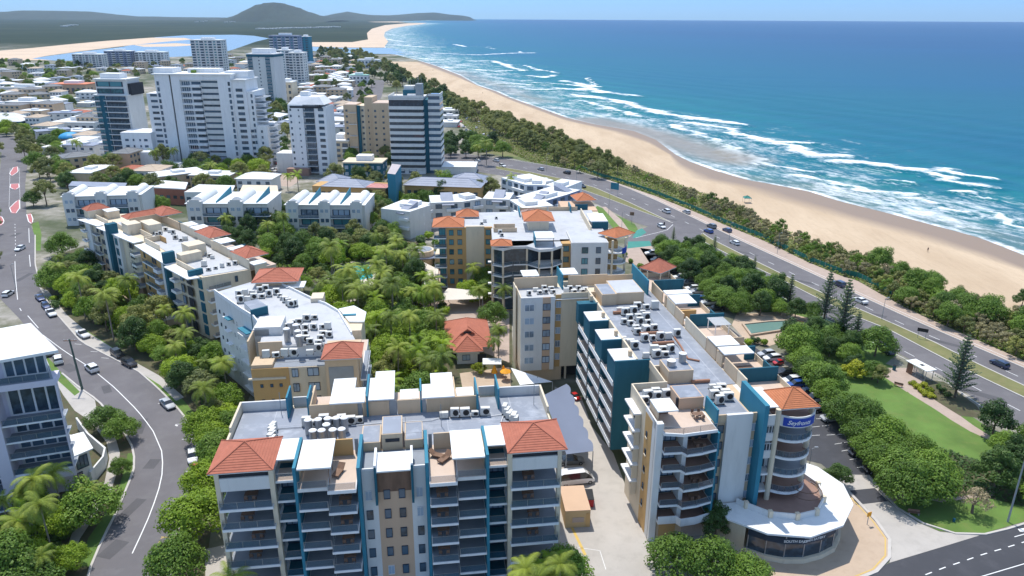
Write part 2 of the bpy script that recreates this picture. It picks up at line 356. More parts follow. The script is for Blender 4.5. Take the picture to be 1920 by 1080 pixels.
def seamat():
    m,t,b,pos=base('sea_water')
    d=attr(t,'shore'); fo=attr(t,'foam'); sh=attr(t,'shallow')
    rv=mapping(t,pos,(1,1,1),(0,0,R(-28))); 
    sv=mapping(t,rv,(.055,.012,1)); wob=noise(t,sv,1.0,6,.65)
    dd=mth(t,'MULTIPLY_ADD',mth(t,'SUBTRACT',wob,.5),150,d)
    l=mth(t,'DIVIDE',dd,1500.0)
    c=ramp(t,l,[(0,(.14,.22,.19)),(.018,(.05,.20,.20)),(.05,(.004,.165,.178)),(.14,(.0,.115,.16)),(.45,(.0,.078,.148)),(1.0,(.0,.048,.132))])
    dg=mth(t,'DIVIDE',d,9000.0)
    c=mixc(t,ramp(t,dg,[(.1,(0,)*3),(.75,(1,)*3)]),c,(.0,.036,.125))
    big=noise(t,mapping(t,pos,(.0006,.003,1)),1.0,5,.6); c=mixc(t,ramp(t,big,[(.45,(0,)*3),(.6,(.35,)*3)]),c,(.0,.08,.19))
    st_=noise(t,mapping(t,rv,(.02,.09,1)),1.0,5,.7); c=mixc(t,ramp(t,st_,[(.35,(.35,)*3),(.6,(0,)*3)]),c,sc3((.0,.10,.17),.75))
    c=mixc(t,mth(t,'MULTIPLY',sh,.85),c,(.27,.235,.19))
    # foam
    n1=noise(t,mapping(t,rv,(.35,.12,1)),1.0,9,.72); n2=noise(t,mapping(t,rv,(.05,.025,1)),1.0,6,.7)
    n4=noise(t,mapping(t,rv,(.9,.4,1)),1.0,6,.7); lace=mth(t,'MULTIPLY_ADD',n2,.8,mth(t,'MULTIPLY_ADD',n4,.35,mth(t,'MULTIPLY',n1,.75)))
    f1=mth(t,'SUBTRACT',mth(t,'MULTIPLY_ADD',fo,.85,lace),1.36); f1=mth(t,'MULTIPLY',f1,3.6,clamp=True)
    surf_=attr(t,'surfz'); f2=mth(t,'MULTIPLY',mth(t,'SUBTRACT',mth(t,'MULTIPLY_ADD',surf_,.31,lace),1.19),4.2,clamp=True)
    wc=noise(t,mapping(t,pos,(.03,.075,1)),1.0,5,.75); f3=mth(t,'MULTIPLY',mth(t,'SUBTRACT',wc,.735),14,clamp=True)
    f=mth(t,'MAXIMUM',mth(t,'MAXIMUM',f1,mth(t,'MULTIPLY',f2,.75)),f3); f=mth(t,'MULTIPLY',f,mth(t,'SUBTRACT',1.0,mth(t,'MULTIPLY',sh,.85)))
    c=mixc(t,f,c,(.84,.86,.87)); t.links.new(c,b.inputs['Base Color'])
    ro=t.nodes.new('ShaderNodeMapRange'); ro.inputs[3].default_value=.32; ro.inputs[4].default_value=.85; t.links.new(f,ro.inputs[0]); t.links.new(ro.outputs[0],b.inputs['Roughness'])
    b.inputs['Specular IOR Level'].default_value=.02
    bn=t.nodes.new('ShaderNodeBump'); bn.inputs['Strength'].default_value=.6; bn.inputs['Distance'].default_value=.6
    h=mth(t,'MULTIPLY_ADD',noise(t,mapping(t,rv,(.05,.16,1)),1.0,6,.65),1.0,mth(t,'MULTIPLY',f,.3)); t.links.new(h,bn.inputs['Height']); t.links.new(bn.outputs[0],b.inputs['Normal'])
    return m
SEA=seamat()
rows=[];y=60.0
while y<2600: rows.append(y); y+=max(2.0,y*.0052)
while y<16000: rows.append(y); y*=1.02
rows.append(16000)
offs=[0];s_=2.2
while offs[-1]<340: offs.append(offs[-1]+s_)
while offs[-1]<15000: offs.append(offs[-1]*1.12)
def foamf(X,Y,O):
    f=np.zeros(X.shape)
    m=(O<345)|(Y>1200)
    xx,yy=X[m],Y[m]; r=np.zeros(xx.shape)
    for pl,w_,k in ST:
        d=dseg(xx+2.5*np.sin(yy*.21+xx*.13)+1.5*np.sin(yy*.53),yy,pl); r=np.maximum(r,k*.86*np.clip(1.0-d/(w_*1.5),0,1)**.8)
    near=np.clip(1-np.abs(O[m]-3)/7,0,1)*.8
    r=np.maximum(r,near); f[m]=r; return f
def shal(X,Y,O):
    f=np.zeros(X.shape); m=O<345; r=np.zeros(m.sum())
    r=np.maximum(r,np.clip(1.35-dseg(X[m],Y[m],SH[0])/20,0,1)); r=np.maximum(r,.6*np.clip(1-dseg(X[m],Y[m],SH[1])/25,0,1)); f[m]=r; return f
def seaz(X,Y,O): return .02+np.clip((O-8)/20,0,1)*(1.5*foamf(X,Y,O)+.22*(np.sin((X*.9+Y*.45)*.16+np.sin(Y*.05))+1)*np.clip(1-O/900,0,1))*np.clip(2.2-Y/900,0,1)
def surfz(X,Y,O):
    w_=np.interp(Y,[60,250,400,600,900,1400,2600,4000],[75,110,150,150,140,220,300,300]); return np.clip(1.25-O/w_,0,1)*np.clip(O/8,0,1)
grid('sea',rows,offs,lambda Y,O:np.interp(Y,sy,sx)+O+.0*Y,seaz,SEA,{'shore':lambda X,Y,O:O,'foam':foamf,'shallow':shal,'surfz':surfz})
VEG=[(2000,645),(1920,603),(1850,578),(1800,563),(1740,530),(1671,503),(1632,489),(1560,464),(1492,440),(1440,415),(1400,395),(1330,366),(1240,332),(1160,303),(1100,277),(1020,250),(960,226),(900,200),(830,167),(770,138),(730,118),(700,104),(640,100)]
VW=sorted([P(*p) for p in VEG],key=lambda p:p[1]); vy=np.array([p[1] for p in VW]);vx=np.array([p[0] for p in VW])
WET=[(1990,560),(1920,507),(1826,476),(1700,440),(1560,403),(1440,370),(1380,350),(1310,335),(1270,310),(1255,290),(1215,268),(1150,247),(1060,226),(960,189),(860,146),(780,116),(722,98)]
WW=sorted([P(*p) for p in WET],key=lambda p:p[1]); wy=np.array([p[1] for p in WW]);wx=np.array([p[0] for p in WW])
def sandmat():
    m,t,b,pos=base('beach_sand'); wt=attr(t,'wet'); n=noise(t,mapping(t,pos,(.05,.014,1),(0,0,R(-28))),1,6,.6); n2=noise(t,pos,.5,5,.7)
    c=ramp(t,n,[(.35,(.46,.345,.23)),(.6,(.56,.435,.30))]); c=mixc(t,ramp(t,n2,[(.5,(0,)*3),(.75,(.35,)*3)]),c,(.42,.30,.2)); trk=noise(t,mapping(t,pos,(.9,.10,1),(0,0,R(-28))),1,5,.7); c=mixc(t,ramp(t,trk,[(.52,(0,)*3),(.7,(.4,)*3)]),c,(.36,.27,.18))
    f=mth(t,'MULTIPLY',mth(t,'SUBTRACT',mth(t,'MULTIPLY_ADD',n,.35,wt),.55),3.0,clamp=True)
    c=mixc(t,f,c,(.27,.205,.155)); t.links.new(c,b.inputs['Base Color'])
    r=t.nodes.new('ShaderNodeMapRange'); r.inputs[3].default_value=.9; r.inputs[4].default_value=.6; t.links.new(f,r.inputs[0]); t.links.new(r.outputs[0],b.inputs['Roughness']); b.inputs['Specular IOR Level'].default_value=.15
    bn=t.nodes.new('ShaderNodeBump'); bn.inputs['Strength'].default_value=.35; bn.inputs['Distance'].default_value=.15; t.links.new(n2,bn.inputs['Height']); t.links.new(bn.outputs[0],b.inputs['Normal'])
    return m
SAND=sandmat()
rowb=[r for r in rows if r<1340]
def bx_(Y,O): a=np.interp(Y,vy,vx); return a-6+(np.interp(Y,sy,sx)+1.5-a+6)*O
grid('beach',rowb,[i/40 for i in range(41)],bx_,.035,SAND,{'wet':lambda X,Y,O:np.clip((X-np.interp(Y,wy,wx))/np.maximum(3,(np.interp(Y,sy,sx)-np.interp(Y,wy,wx)))*.6+.45,0,1)})
SANDF=surf('far_sand',(.60,.46,.33),.95,.1,.01,c2=(.45,.36,.26),amt=.5)
sheet('far_beach',wl([(583,79),(660,79),(690,74),(688,62),(697,54),(722,47),(765,43.5),(800,43),(792,45.3),(762,48.5),(736,53.5),(722,60),(720,68),(728,78),(722,86),(722,89),(640,89),(583,87)]),.03,SANDF)
sheet('far_beach',wl([(745,40.2),(760,42),(700,41.6),(690,40.9)]),.03,SANDF)
EST=glassy('estuary_water',(.16,.24,.27),.25,.4,.1)
sheet('river',wl([(40,112),(150,97),(230,88),(280,76),(290,70),(350,66),(440,65),(476,67),(505,72),(480,78),(440,92),(400,104),(120,114)]),.025,EST)
sheet('river',wl([(583,87.5),(640,89.5),(722,89.5),(745,92),(770,98),(780,106),(735,101.5),(690,100.5),(640,99),(600,97),(583,95)]),.045,EST)
sheet('sand_bank',wl([(-60,113),(-60,97),(0,95),(60,90),(140,82),(200,76.5),(285,70.5),(345,71),(360,74),(300,79),(225,87),(150,96),(90,104),(60,110),(100,113)]),.036,SANDF)
sheet('sand_bank',wl([(250,84),(330,81),(380,84),(330,87),(270,88)]),.036,SANDF)
# hills beyond the plain
HILLM=surf('hill_forest',(.035,.05,.034),.95,.3,.004,c2=(.02,.03,.02),amt=.8)
def hill(name,dist,prof,depth,seed):
    rn=random.Random(seed); mb=MB(); xs=[];n=60
    px0,px1=prof[0][0],prof[-1][0]
    for j in range(9):
        v=j/8; k=math.sin(math.pi*v)**.8 if 0<v<1 else 0
        for i in range(n+1):
            px=px0+(px1-px0)*i/n; top=np.interp(px,[p[0] for p in prof],[p[1] for p in prof])
            X=(px-960)/1400*dist*1.0; x,_=P(px,500); el_=(28.5+(px-960)*.0049-top)/1400; z=max(0,75+el_*(dist)*1.06)*(1 if top<40 else 0)
            z=z*k*(1+.10*(rn.random()-.5)) if k<.999 else z
            mb.v.append((X*(1+.0*v),dist+depth*(v-.5),z-1))
    k=mb.mi(HILLM)
    for j in range(8):
        for i in range(n):
            a=j*(n+1)+i; mb.f.append((a,a+1,a+n+2,a+n+1)); mb.m.append(k)
    o=struct(name,mb)
    for p in o.data.polygons: p.use_smooth=True
hill('mountain',9000,[(455,36),(470,31.5),(490,24),(505,15.5),(520,10),(538,7.5),(556,9),(575,14.5),(592,21),(612,27.5),(632,31),(650,36)],1400,1)
hill('hills',11500,[(-60,30),(-20,24),(20,24.5),(60,23.5),(90,21.5),(110,20),(150,20.5),(200,21.5),(230,25),(270,29),(310,29.5),(360,30.5),(460,31.5),(560,34),(600,38)],2600,2)
hill('hills',12500,[(600,38),(620,31),(645,26),(668,22),(690,25.5),(710,27.5),(740,28),(760,27),(790,24.5),(822,23.5),(850,27),(872,28.5),(885,31),(893,38)],1500,3)
hill('island',9500,[(1060,45),(1068,43.5),(1090,42.5),(1098,40.6),(1110,40.2),(1122,41.2),(1126,45)],200,4)
# coastal road
SEAW=[(2000,724),(1920,690),(1788,633),(1698,594),(1589,544),(1488,497),(1383,449),(1307,412),(1233,377),(1180,354),(1127,335),(1080,321),(1027,311),(960,300),(880,290),(800,282),(740,272)]
LAND_=[(2000,838),(1920,801),(1848,762),(1767,705),(1683,662),(1600,620),(1500,571),(1400,520),(1306,470),(1215,425),(1190,417),(1120,383),(1080,362),(993,338),(907,324),(860,318),(800,310),(735,300)]
SEp=[P(*p) for p in SEAW];LAp=[P(*p) for p in LAND_]
sheet('coastal_road',SEp+LAp[::-1],.03,ASPH)
def resample(pl,n):
    pl=np.array(pl);d=np.r_[0,np.cumsum(np.hypot(*np.diff(pl,axis=0).T))];t=np.linspace(0,d[-1],n)
    return np.stack([np.interp(t,d,pl[:,0]),np.interp(t,d,pl[:,1])],1)
def strip(name,pl,w_,z,m,dash=None,zt=None,kindof=True):
    pl=np.array(pl);mb=MB();d=np.r_[0,np.cumsum(np.hypot(*np.diff(pl,axis=0).T))]
    segs=[(0,d[-1])] if not dash else [(s,min(s+dash[0],d[-1])) for s in np.arange(0,d[-1],dash[0]+dash[1])]
    for a,b in segs:
        n=max(2,int((b-a)/4)+1) if not dash else 2
        ts=np.linspace(a,b,n);x=np.interp(ts,d,pl[:,0]);y=np.interp(ts,d,pl[:,1])
        dx=np.gradient(x);dy=np.gradient(y);L=np.hypot(dx,dy)+1e-9;nx,ny=-dy/L*w_/2,dx/L*w_/2
        for i in range(n-1):
            q=[(x[i]+nx[i],y[i]+ny[i]),(x[i]-nx[i],y[i]-ny[i]),(x[i+1]-nx[i+1],y[i+1]-ny[i+1]),(x[i+1]+nx[i+1],y[i+1]+ny[i+1])]
            if zt: mb.prism(q,z,zt,m)
            else: mb.add([(*p,z) for p in q],[(0,1,2,3)],m)
    o=struct(name,mb); return o
def offpl(pl,k): # shift polyline sideways by k metres (left positive)
    pl=np.array(pl);dx=np.gradient(pl[:,0]);dy=np.gradient(pl[:,1]);L=np.hypot(dx,dy);return np.stack([pl[:,0]-dy/L*k,pl[:,1]+dx/L*k],1)
MS=[(2000,758),(1920,724),(1827,680),(1749,641),(1671,606),(1589,571),(1500,531),(1400,482),(1330,447),(1318,438)]
ML=[(2000,782),(1920,746),(1827,702),(1768,672),(1663,617),(1593,590),(1547,567),(1457,521),(1370,480),(1306,447)]
MSp=[P(*p) for p in MS];MLp=[P(*p) for p in ML]
sheet('median',MSp+MLp[::-1],.16,DRYG); strip('kerb',MSp,.35,.0,KERB,zt=.19); strip('kerb',MLp,.35,.0,KERB,zt=.19)
M2a=[(1256,416),(1180,380),(1115,352),(1060,337),(990,322),(930,312)];M2b=[(1262,419),(1200,396),(1140,373),(1060,345),(990,328),(930,317)]
A_=[P(*p) for p in M2a];B_=[P(*p) for p in M2b]; sheet('median',A_+B_[::-1],.15,DRYG); strip('kerb',A_,.35,0,KERB,zt=.18); strip('kerb',B_,.35,0,KERB,zt=.18)
sR=resample(SEp,60);lR=resample(LAp,60)
strip('kerb',SEp,.4,0,KERB,zt=.15)
strip('lane_marking',offpl(SEp,-1.6 if True else 0),.16,.036,PAINT)
strip('lane_marking',offpl(SEp,1.6),.001,.03,PAINT) if False else None
ce=[P(*p) for p in [(2000,745),(1920,711),(1870,688),(1789,649),(1700,611),(1589,560),(1490,515),(1383,463),(1307,427),(1233,392),(1160,362),(1100,342),(1040,327),(970,312),(880,300)]]
strip('lane_marking',ce,.16,.036,PAINT,dash=(3,7.5))
c2_=[P(*p) for p in [(2000,810),(1920,774),(1840,733),(1770,697),(1690,656),(1600,612)]]
strip('lane_marking',c2_,.16,.036,PAINT,dash=(3,6))
c4_=[P(*p) for p in [(1180,405),(1120,374),(1060,352),(990,333),(907,319),(840,312)]]; strip('lane_marking',c4_,.16,.036,PAINT,dash=(3,7))
strip('lane_marking',offpl(MLp,-.55),.16,.036,PAINT); strip('lane_marking',offpl(MSp,.55),.16,.036,PAINT)
strip('lane_marking',offpl(LAp[:9],.9),.14,.036,PAINT)
# verge and path on the sea side
VO=[(2000,738-28),(1920,676),(1790,619),(1740,597),(1698,577),(1640,545),(1609,527),(1574,516),(1516,492),(1434,452),(1360,422),(1307,399),(1233,369),(1160,344),(1127,333)]
sheet('footpath',[P(*p) for p in VO]+SEp[10::-1][0:]if False else [P(*p) for p in VO]+[SEp[i] for i in range(10,-1,-1)],.02,PATH)
# scrub floor between path and beach
sheet('dune_ground',[P(*p) for p in VO]+[P(*p) for p in [(1080,319),(1000,305),(905,285),(905,262),(870,235),(835,205),(820,180),(760,150),(700,120)]]+[(np.interp(y_,vy,vx)-2,y_) for y_ in np.linspace(1150,110,60)],.012,surf('dune_ground_cover',(.12,.155,.05),.95,.3,.1,c2=(.26,.23,.13),amt=.7,bump=.5,bscale=4))
rp_=random.Random(3)
for (px,py,a_,L_,w_) in [(130,690,-40,5,2.2),(200,730,-55,4,1.6),(262,800,-75,6,2),(285,870,-90,3,2),(240,960,-100,7,1.8),(212,1030,-105,4,2.4),(45,520,-88,8,1.6),(30,440,-88,5,2),(1500,527,-42,9,1.8),(1640,590,-42,6,2),(1760,640,-42,10,1.6),(1560,585,-42,7,1.7),(1840,740,-42,8,2.2),(1400,475,-42,8,1.5),(1250,410,-40,9,2),(1100,350,-35,10,2)]:
    x_,y_=P(px,py); c_,s_=math.cos(R(a_)),math.sin(R(a_)); sheet('road_patch',[(x_+u*c_-v*s_,y_+u*s_+v*c_) for u,v in ((-L_/2,-w_/2),(L_/2,-w_/2),(L_/2,w_/2),(-L_/2,w_/2))],.0335,surf('asphalt_patch',(.10,.097,.102),.9,.15,.3) if 'asphalt_patch' not in MATS else MATS['asphalt_patch'])
# grassy triangle and beach car park further north
sheet('dry_lawn',wl([(875,283),(1000,297),(1040,308),(1010,292),(985,274),(940,268),(905,270),(930,277),(880,278)]),.016,DRYG)
sheet('car_park',wl([(836,205),(870,212),(930,235),(985,262),(985,268),(935,266),(905,255),(880,240),(836,232)]),.018,CONC)
sheet('lane',wl([(700,150),(722,150),(716,180),(705,200),(690,200),(690,170)]),.02,ASPH)
sheet('lane',wl([(660,160),(690,160),(690,260),(655,260)]),.017,ASPH)
# green cycle crossing and side street at the lights
sheet('side_street',wl([(1306,470),(1215,425),(1180,440),(1175,455),(1200,462),(1250,458),(1290,470)]),.034,ASPH)
sheet('cycle_crossing',wl([(1178,453),(1218,452),(1222,461),(1176,466)]),.042,GREENP)
sheet('cycle_crossing',wl([(1192,433),(1204,428),(1212,436),(1200,444),(1186,447)]),.042,GREENP)
sheet('verge',wl([(1120,386),(1190,420),(1196,430),(1185,442),(1150,428),(1135,410),(1110,395)]),.045,LAWN)
sheet('footpath',wl([(1128,388),(1136,388),(1165,412),(1185,440),(1180,445),(1155,418)]),.05,PATH)
strip('lane_marking',[P(1192,446),P(1250,432),P(1262,421)],.2,.04,PAINT)
sheet('footpath',wl([(1176,466),(1222,461),(1226,480),(1215,500),(1195,498),(1170,490)]),.03,PATH)
# street on the left, curving round
LK=[(0,560),(35,596),(83,655),(116,700),(150,728),(185,752),(215,790),(240,822),(252,846),(251,880),(241,908),(218,962),(192,1012),(170,1064),(160,1100)]
RK=[(66,441),(66,495),(76,540),(94,575),(111,594),(153,642),(204,668),(259,696),(296,728),(333,765),(361,802),(370,839),(366,895),(352,932),(338,985),(330,1010),(322,1060),(316,1100)]
ALT=[(4,266),(2,300),(0,371),(-22,395),(-15,410),(2,425),(-10,470),(-60,520),(-60,590)]
ART=[(54,291),(50,320),(47,349),(50,405),(65,441)]
Lp=[P(*p) for p in LK];Rp=[P(*p) for p in RK]
sheet('street',[P(*p) for p in [(28,255),(4,266),(2,300),(-5,371),(-60,420),(-60,560)]]+Lp+Rp[::-1]+[P(*p) for p in ART[::-1]]+[P(45,262)],.03,ASPH)
sheet('street',wl([(-80,250),(28,255),(45,262),(30,275),(4,285),(-80,280)]),.026,ASPH)
strip('kerb',Lp[3:],.35,0,KERB,zt=.15); strip('kerb',Rp,.35,0,KERB,zt=.15)
cl=[P(*p) for p in [(80,628),(120,658),(170,690),(215,727),(258,770),(286,806),(303,845),(306,880),(296,925),(275,980),(248,1038)]]
strip('lane_marking',cl,.17,.036,PAINT)
strip('lane_marking',[P(*p) for p in [(28,490),(29,520),(33,562)]],.17,.036,PAINT); strip('lane_marking',[P(*p) for p in [(28,420),(29,455),(29,480)]],.15,.036,PAINT,dash=(2,3)); strip('lane_marking',[P(37,578),P(40,583)],.17,.036,PAINT); strip('lane_marking',[P(52,592),P(72,615)],.17,.036,PAINT)
strip('lane_marking',[P(54,428),P(55,455)],.17,.036,PAINT); strip('lane_marking',[P(55,478),P(57,500)],.17,.036,PAINT)
for (a,b) in [((19,316),(17,388)),((36,316),(38,392))]: strip('lane_marking',[P(*a),P(*b)],.16,.037,PAINT,dash=(1.2,1.2))
for pl in [[(25,314),(33,312),(34,322),(22,330),(18,325)],[(20,345),(35,344),(36,352),(28,356),(19,352)],[(18,390),(30,378),(36,374),(37,390),(30,400),(22,400)],[(-10,405),(3,406),(8,414),(4,422),(-10,426)],[(50,402),(58,400),(62,412),(60,420),(54,417)]]:
    sheet('traffic_island',wl(pl),.05,PINKP); strip('kerb',[P(*p) for p in pl+pl[:1]],.3,0,PAINT,zt=.06)
for a,b,c in [((153,646),(147,650),(140,645)),((204,672),(197,676),(190,671)),((183,660),(176,664),(170,659))]: strip('lane_marking',[P(*a),P(*b),P(*c)],.12,.036,PAINT)
for a,b,c in [((296,757),(303,758),(315,755)),((329,796),(335,796),(349,794)),((341,824),(344,824),(362,823)),((347,884),(345,884),(358,884))]: strip('lane_marking',[P(*a),P(*b),P(*c)],.12,.036,PAINT)
strip('lane_marking',[P(329,797),P(333,799)],.3,.0365,PAINT)
strip('lane_marking',[P(328,1009),P(302,1007),P(286,1052)],.12,.037,YPAINT,dash=(1,.6))
strip('lane_marking',[P(302,1007),P(326,1008)],.12,.0375,YPAINT)
# verges and footpaths along the street
sheet('verge',[Rp[i] for i in range(3,17)]+wl([(345,1060),(352,1010),(372,940),(386,890),(388,840),(378,795),(350,757),(312,718),(272,690)]),.014,LAWN)
sheet('footpath',wl([(76,540),(111,594),(153,642),(204,668),(259,696),(300,722),(330,752),(345,745),(300,705),(255,680),(215,655),(160,620),(125,590),(90,545)]),.02,CONC)
sheet('verge',wl([(116,700),(150,728),(185,752),(215,790),(240,822),(252,846),(251,880),(241,908),(218,962),(192,1012),(170,1064),(158,1100),(-60,1100),(-60,700)]),.010,SOIL)
sheet('footpath',wl([(100,690),(150,728),(178,750),(185,790),(215,815),(225,850),(218,890),(205,930),(180,965),(150,1010),(120,1080),(108,1080),(135,1000),(165,950),(196,905),(205,860),(200,830),(170,790),(140,770),(118,740),(95,700)]),.018,CONC)
sheet('verge',wl([(240,850),(249,850),(249,880),(240,905),(217,958),(190,1010),(168,1062),(150,1062),(165,1010),(200,960),(224,915),(232,880)]),.022,LAWN)
sheet('verge',wl([(88,668),(112,695),(120,705),(150,735),(140,742),(110,715),(85,690)]),.02,LAWN)
sheet('verge',wl([(60,420),(72,415),(78,440),(76,470),(68,470)]),.02,LAWN)
# resort garden, driveway between the two front blocks, car park on the right
sheet('garden',wl([(330,1080),(385,1080),(395,1000),(420,960),(432,820),(470,740),(405,600),(330,560),(260,505),(160,460),(100,480),(60,520),(130,600),(250,680),(330,745),(380,800),(380,880),(350,960)]),.009,SOIL)
sheet('garden',wl([(480,440),(700,430),(830,470),(830,545),(960,590),(960,700),(900,740),(680,740),(680,560),(500,500)]),.011,SOIL)
sheet('driveway',wl([(1040,725),(1090,745),(1110,800),(1150,850),(1180,930),(1215,1018),(1235,1100),(960,1120),(1040,900)]),.02,CONC)
sheet('driveway',wl([(385,1030),(430,1020),(440,1060),(440,1100),(385,1100)]),.02,CONC)
sheet('courtyard',wl([(862,700),(955,688),(960,740),(870,745)]),.03,PAVE)
sheet('courtyard',wl([(720,480),(830,478),(955,560),(955,680),(905,660),(820,590),(740,540)]),.015,PATH)
sheet('courtyard',wl([(1180,1100),(1215,1018),(1260,985),(1345,1000),(1380,1060),(1430,1100)]),.024,CONC)
sheet('lane_marking',wl([(1063,975),(1067,973),(1100,1040),(1095,1042)]),.03,YPAINT)
strip('lane_marking',[P(1085,1027),P(1122,1024),P(1136,1068)],.1,.03,PAINT)
# car park right of the long block
sheet('car_park',wl([(1200,465),(1240,470),(1300,560),(1400,640),(1470,690),(1560,780),(1600,830),(1640,905),(1590,912),(1540,870),(1500,860),(1380,720),(1260,560)]),.03,ASPHD)
for i,(a,b) in enumerate([((1537,816),(1520,817)),((1550,816),(1603,813)),((1565,833),(1608,826)),((1578,846),(1600,842)),((1593,862),(1618,858)),((1607,877),(1630,873)),((1523,801),(1560,797)),((1512,787),(1550,784))]): strip('lane_marking',[P(*a),P(*b)],.1,.036,PAINT,dash=(1.6,.5))
sheet('courtyard',wl([(1380,590),(1470,584),(1520,598),(1530,612),(1470,640),(1440,650),(1400,640),(1372,610)]),.045,PAVE)
pb=MB(); pp=wl([(1360+60/2.571+10,607),(1440,602),(1478,600),(1494,607),(1480,616),(1408,627)],.5)
pb.wall(pp,.5,.0,.55,PAVE,closed=True); tag(pb.obj('pool_edge'),'tan coping wall round the green rectangular pond','pool edge')
sheet('pond',wl([(1391,607),(1440,603),(1478,601),(1492,607),(1480,615),(1408,625)],.3),.3,POND)
# driveway mouth, corner paving, main street bottom right
def C6(x,y): return (1460+x/2.841,700+y/2.841)
sheet('driveway',[P(*C6(*p)) for p in [(350,540),(478,542),(520,590),(580,680),(650,735),(750,800),(860,845),(1070,865),(590,1010),(602,930),(590,880),(560,835),(470,720),(400,660),(340,600)]],.034,CONC)
sheet('driveway',[P(*C6(*p)) for p in [(380,625),(512,612),(582,682),(412,702)]],.04,ASPHD)
sheet('main_street',[P(*p) for p in [(1611,1082),(1668,1056),(1834,1005),(1925,978),(2010,950),(2010,1180),(1500,1180),(1540,1100)]],.038,ASPHD)
strip('lane_marking',[P(1735,1078),P(1772,1064),P(1808,1052),P(1842,1040),P(1880,1029),P(1925,1015)],.16,.044,PAINT,dash=(1.3,1.5))
strip('lane_marking',[P(1838,1082),P(1935,1053)],.14,.044,PAINT); strip('lane_marking',[P(1902,1007),P(1930,999)],.14,.044,PAINT); sheet('lane_marking',wl([(1908,992),(1925,990),(1925,998),(1912,997)]),.044,PAINT)
sheet('footpath',[P(*C6(*p)) for p in [(340,600),(400,665),(470,745),(555,835),(590,905),(580,980),(540,1035),(470,1075),(400,1100),(-300,1100),(-420,1060),(-350,900),(60,700)]],.03,PAVE)
kb=[P(*C6(*p)) for p in [(350,610),(402,662),(474,740),(560,828),(600,905),(588,985),(545,1042),(478,1080),(400,1105)]]; strip('kerb',kb,.5,0,KERB,zt=.15); strip('kerb_line',offpl(kb,-.55),.18,.046,YPAINT)
kb2=[P(*C6(*p)) for p in [(478,545),(525,600),(585,678),(650,732),(745,790),(860,838),(960,858),(1070,862),(1150,852),(1250,820),(1330,795)]]; strip('kerb',kb2,.35,0,KERB,zt=.15)
sheet('car_park',wl([(85,284),(190,284),(262,300),(262,322),(150,322),(85,314)]),.019,CONC)
sheet('car_park',wl([(470,345),(500,306),(560,296),(560,340),(545,350)]),.019,PATH)
sheet('lane',wl([(300,322),(480,322),(470,345),(340,344),(300,335)]),.017,PATH)
sheet('car_park',wl([(60,200),(170,205),(180,225),(90,232),(60,225)]),.0175,CONC)
# park
sheet('park_lawn',wl([(1470,650),(1560,645),(1683,690),(1770,745),(1850,800),(2000,870),(2010,950),(1920,978),(1834,1003),(1760,995),(1700,965),(1640,915),(1600,830),(1540,750)]),.02,LAWN)
sheet('planting_bed',wl([(1640,900),(1600,830),(1640,800),(1850,870),(1920,890),(1920,950),(1860,935),(1800,925),(1690,930)]),.026,SOIL)
sheet('footpath',[P(*C6(*p)) for p in [(560,10),(620,40),(700,110),(830,190),(920,250),(1020,310),(1110,350),(1180,420),(1190,410),(1120,330),(1040,280),(930,200),(840,140),(740,90),(660,40),(600,0)]],.032,PATH)
sheet('footpath',[P(*C6(*p)) for p in [(530,620),(620,640),(780,645),(880,665),(1000,650),(1130,625),(1180,620),(1160,650),(1010,668),(870,688),(760,665),(640,668),(600,690),(570,660)]],.034,PATH)
sheet('footpath',wl([(1655,690),(1720,690),(1740,730),(1700,735),(1655,705)]),.03,PATH)
sheet('verge',wl([(1215,470),(1306,472),(1400,522),(1500,573),(1600,622),(1683,664),(1650,690),(1560,645),(1480,600),(1380,570),(1300,520)]),.017,LAWN)
sheet('planting_bed',wl([(1735,712),(1770,716),(1830,760),(1850,785),(1800,780),(1760,755),(1730,735)]),.036,SOIL)
# haze: even pale air over everything
hz=MB(); hz.box(-15900,15900,-300,16400,-1,330,MATS['land'])
ho=hz.obj('haze'); ho['kind']='stuff'
hm=bpy.data.materials.new('haze'); hm.use_nodes=True; tt=hm.node_tree; tt.nodes.clear(); out=tt.nodes.new('ShaderNodeOutputMaterial'); pv=tt.nodes.new('ShaderNodeVolumePrincipled')
pv.inputs['Color'].default_value=(.62,.80,1,1); pv.inputs['Density'].default_value=0.000025; pv.inputs['Anisotropy'].default_value=0.1; tt.links.new(pv.outputs[0],out.inputs['Volume'])
ho.data.materials.clear(); ho.data.materials.append(hm)
# ---------------- buildings near the camera ----------------
TREES_HINT=[]
def wrot(fr): return fr.a
def building(name,label,fr): return root(name,label,'apartment building',(*fr.o,0),fr.a)
def walls(rt,name,*bx,label=None):
    o=None
    for b in bx: o=MB().box(*b).obj(name,rt,label)
    return o
# ---- long block across the foreground ----
F1=Fr(-37.3,80.0,7.7)
b1=building('apartment_block','seven-storey apartment block across the foreground with two terracotta hip roofs and teal fin walls',F1)
W1=44.4
LV=[1,4,7,10,13,16]
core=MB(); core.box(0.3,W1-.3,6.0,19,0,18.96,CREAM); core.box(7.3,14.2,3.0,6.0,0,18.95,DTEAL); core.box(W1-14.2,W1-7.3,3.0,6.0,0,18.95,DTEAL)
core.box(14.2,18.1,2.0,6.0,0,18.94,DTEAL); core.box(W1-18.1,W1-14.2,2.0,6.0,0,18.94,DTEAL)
core.box(18.1,W1-18.1,.25,6.0,0,18.93,CREAM); core.box(0.3,7.3,5.0,6.0,0,18.92,LGREY); core.box(W1-7.3,W1-.3,5.0,6.0,0,18.92,LGREY); core.obj('wall',b1)
dk=MB(); dk.box(-.3,W1+.3,6.2,19,18.97,19.0,DECK); dk.obj('roof_deck',b1)
def sgn(k,u): return u if k==0 else W1-u
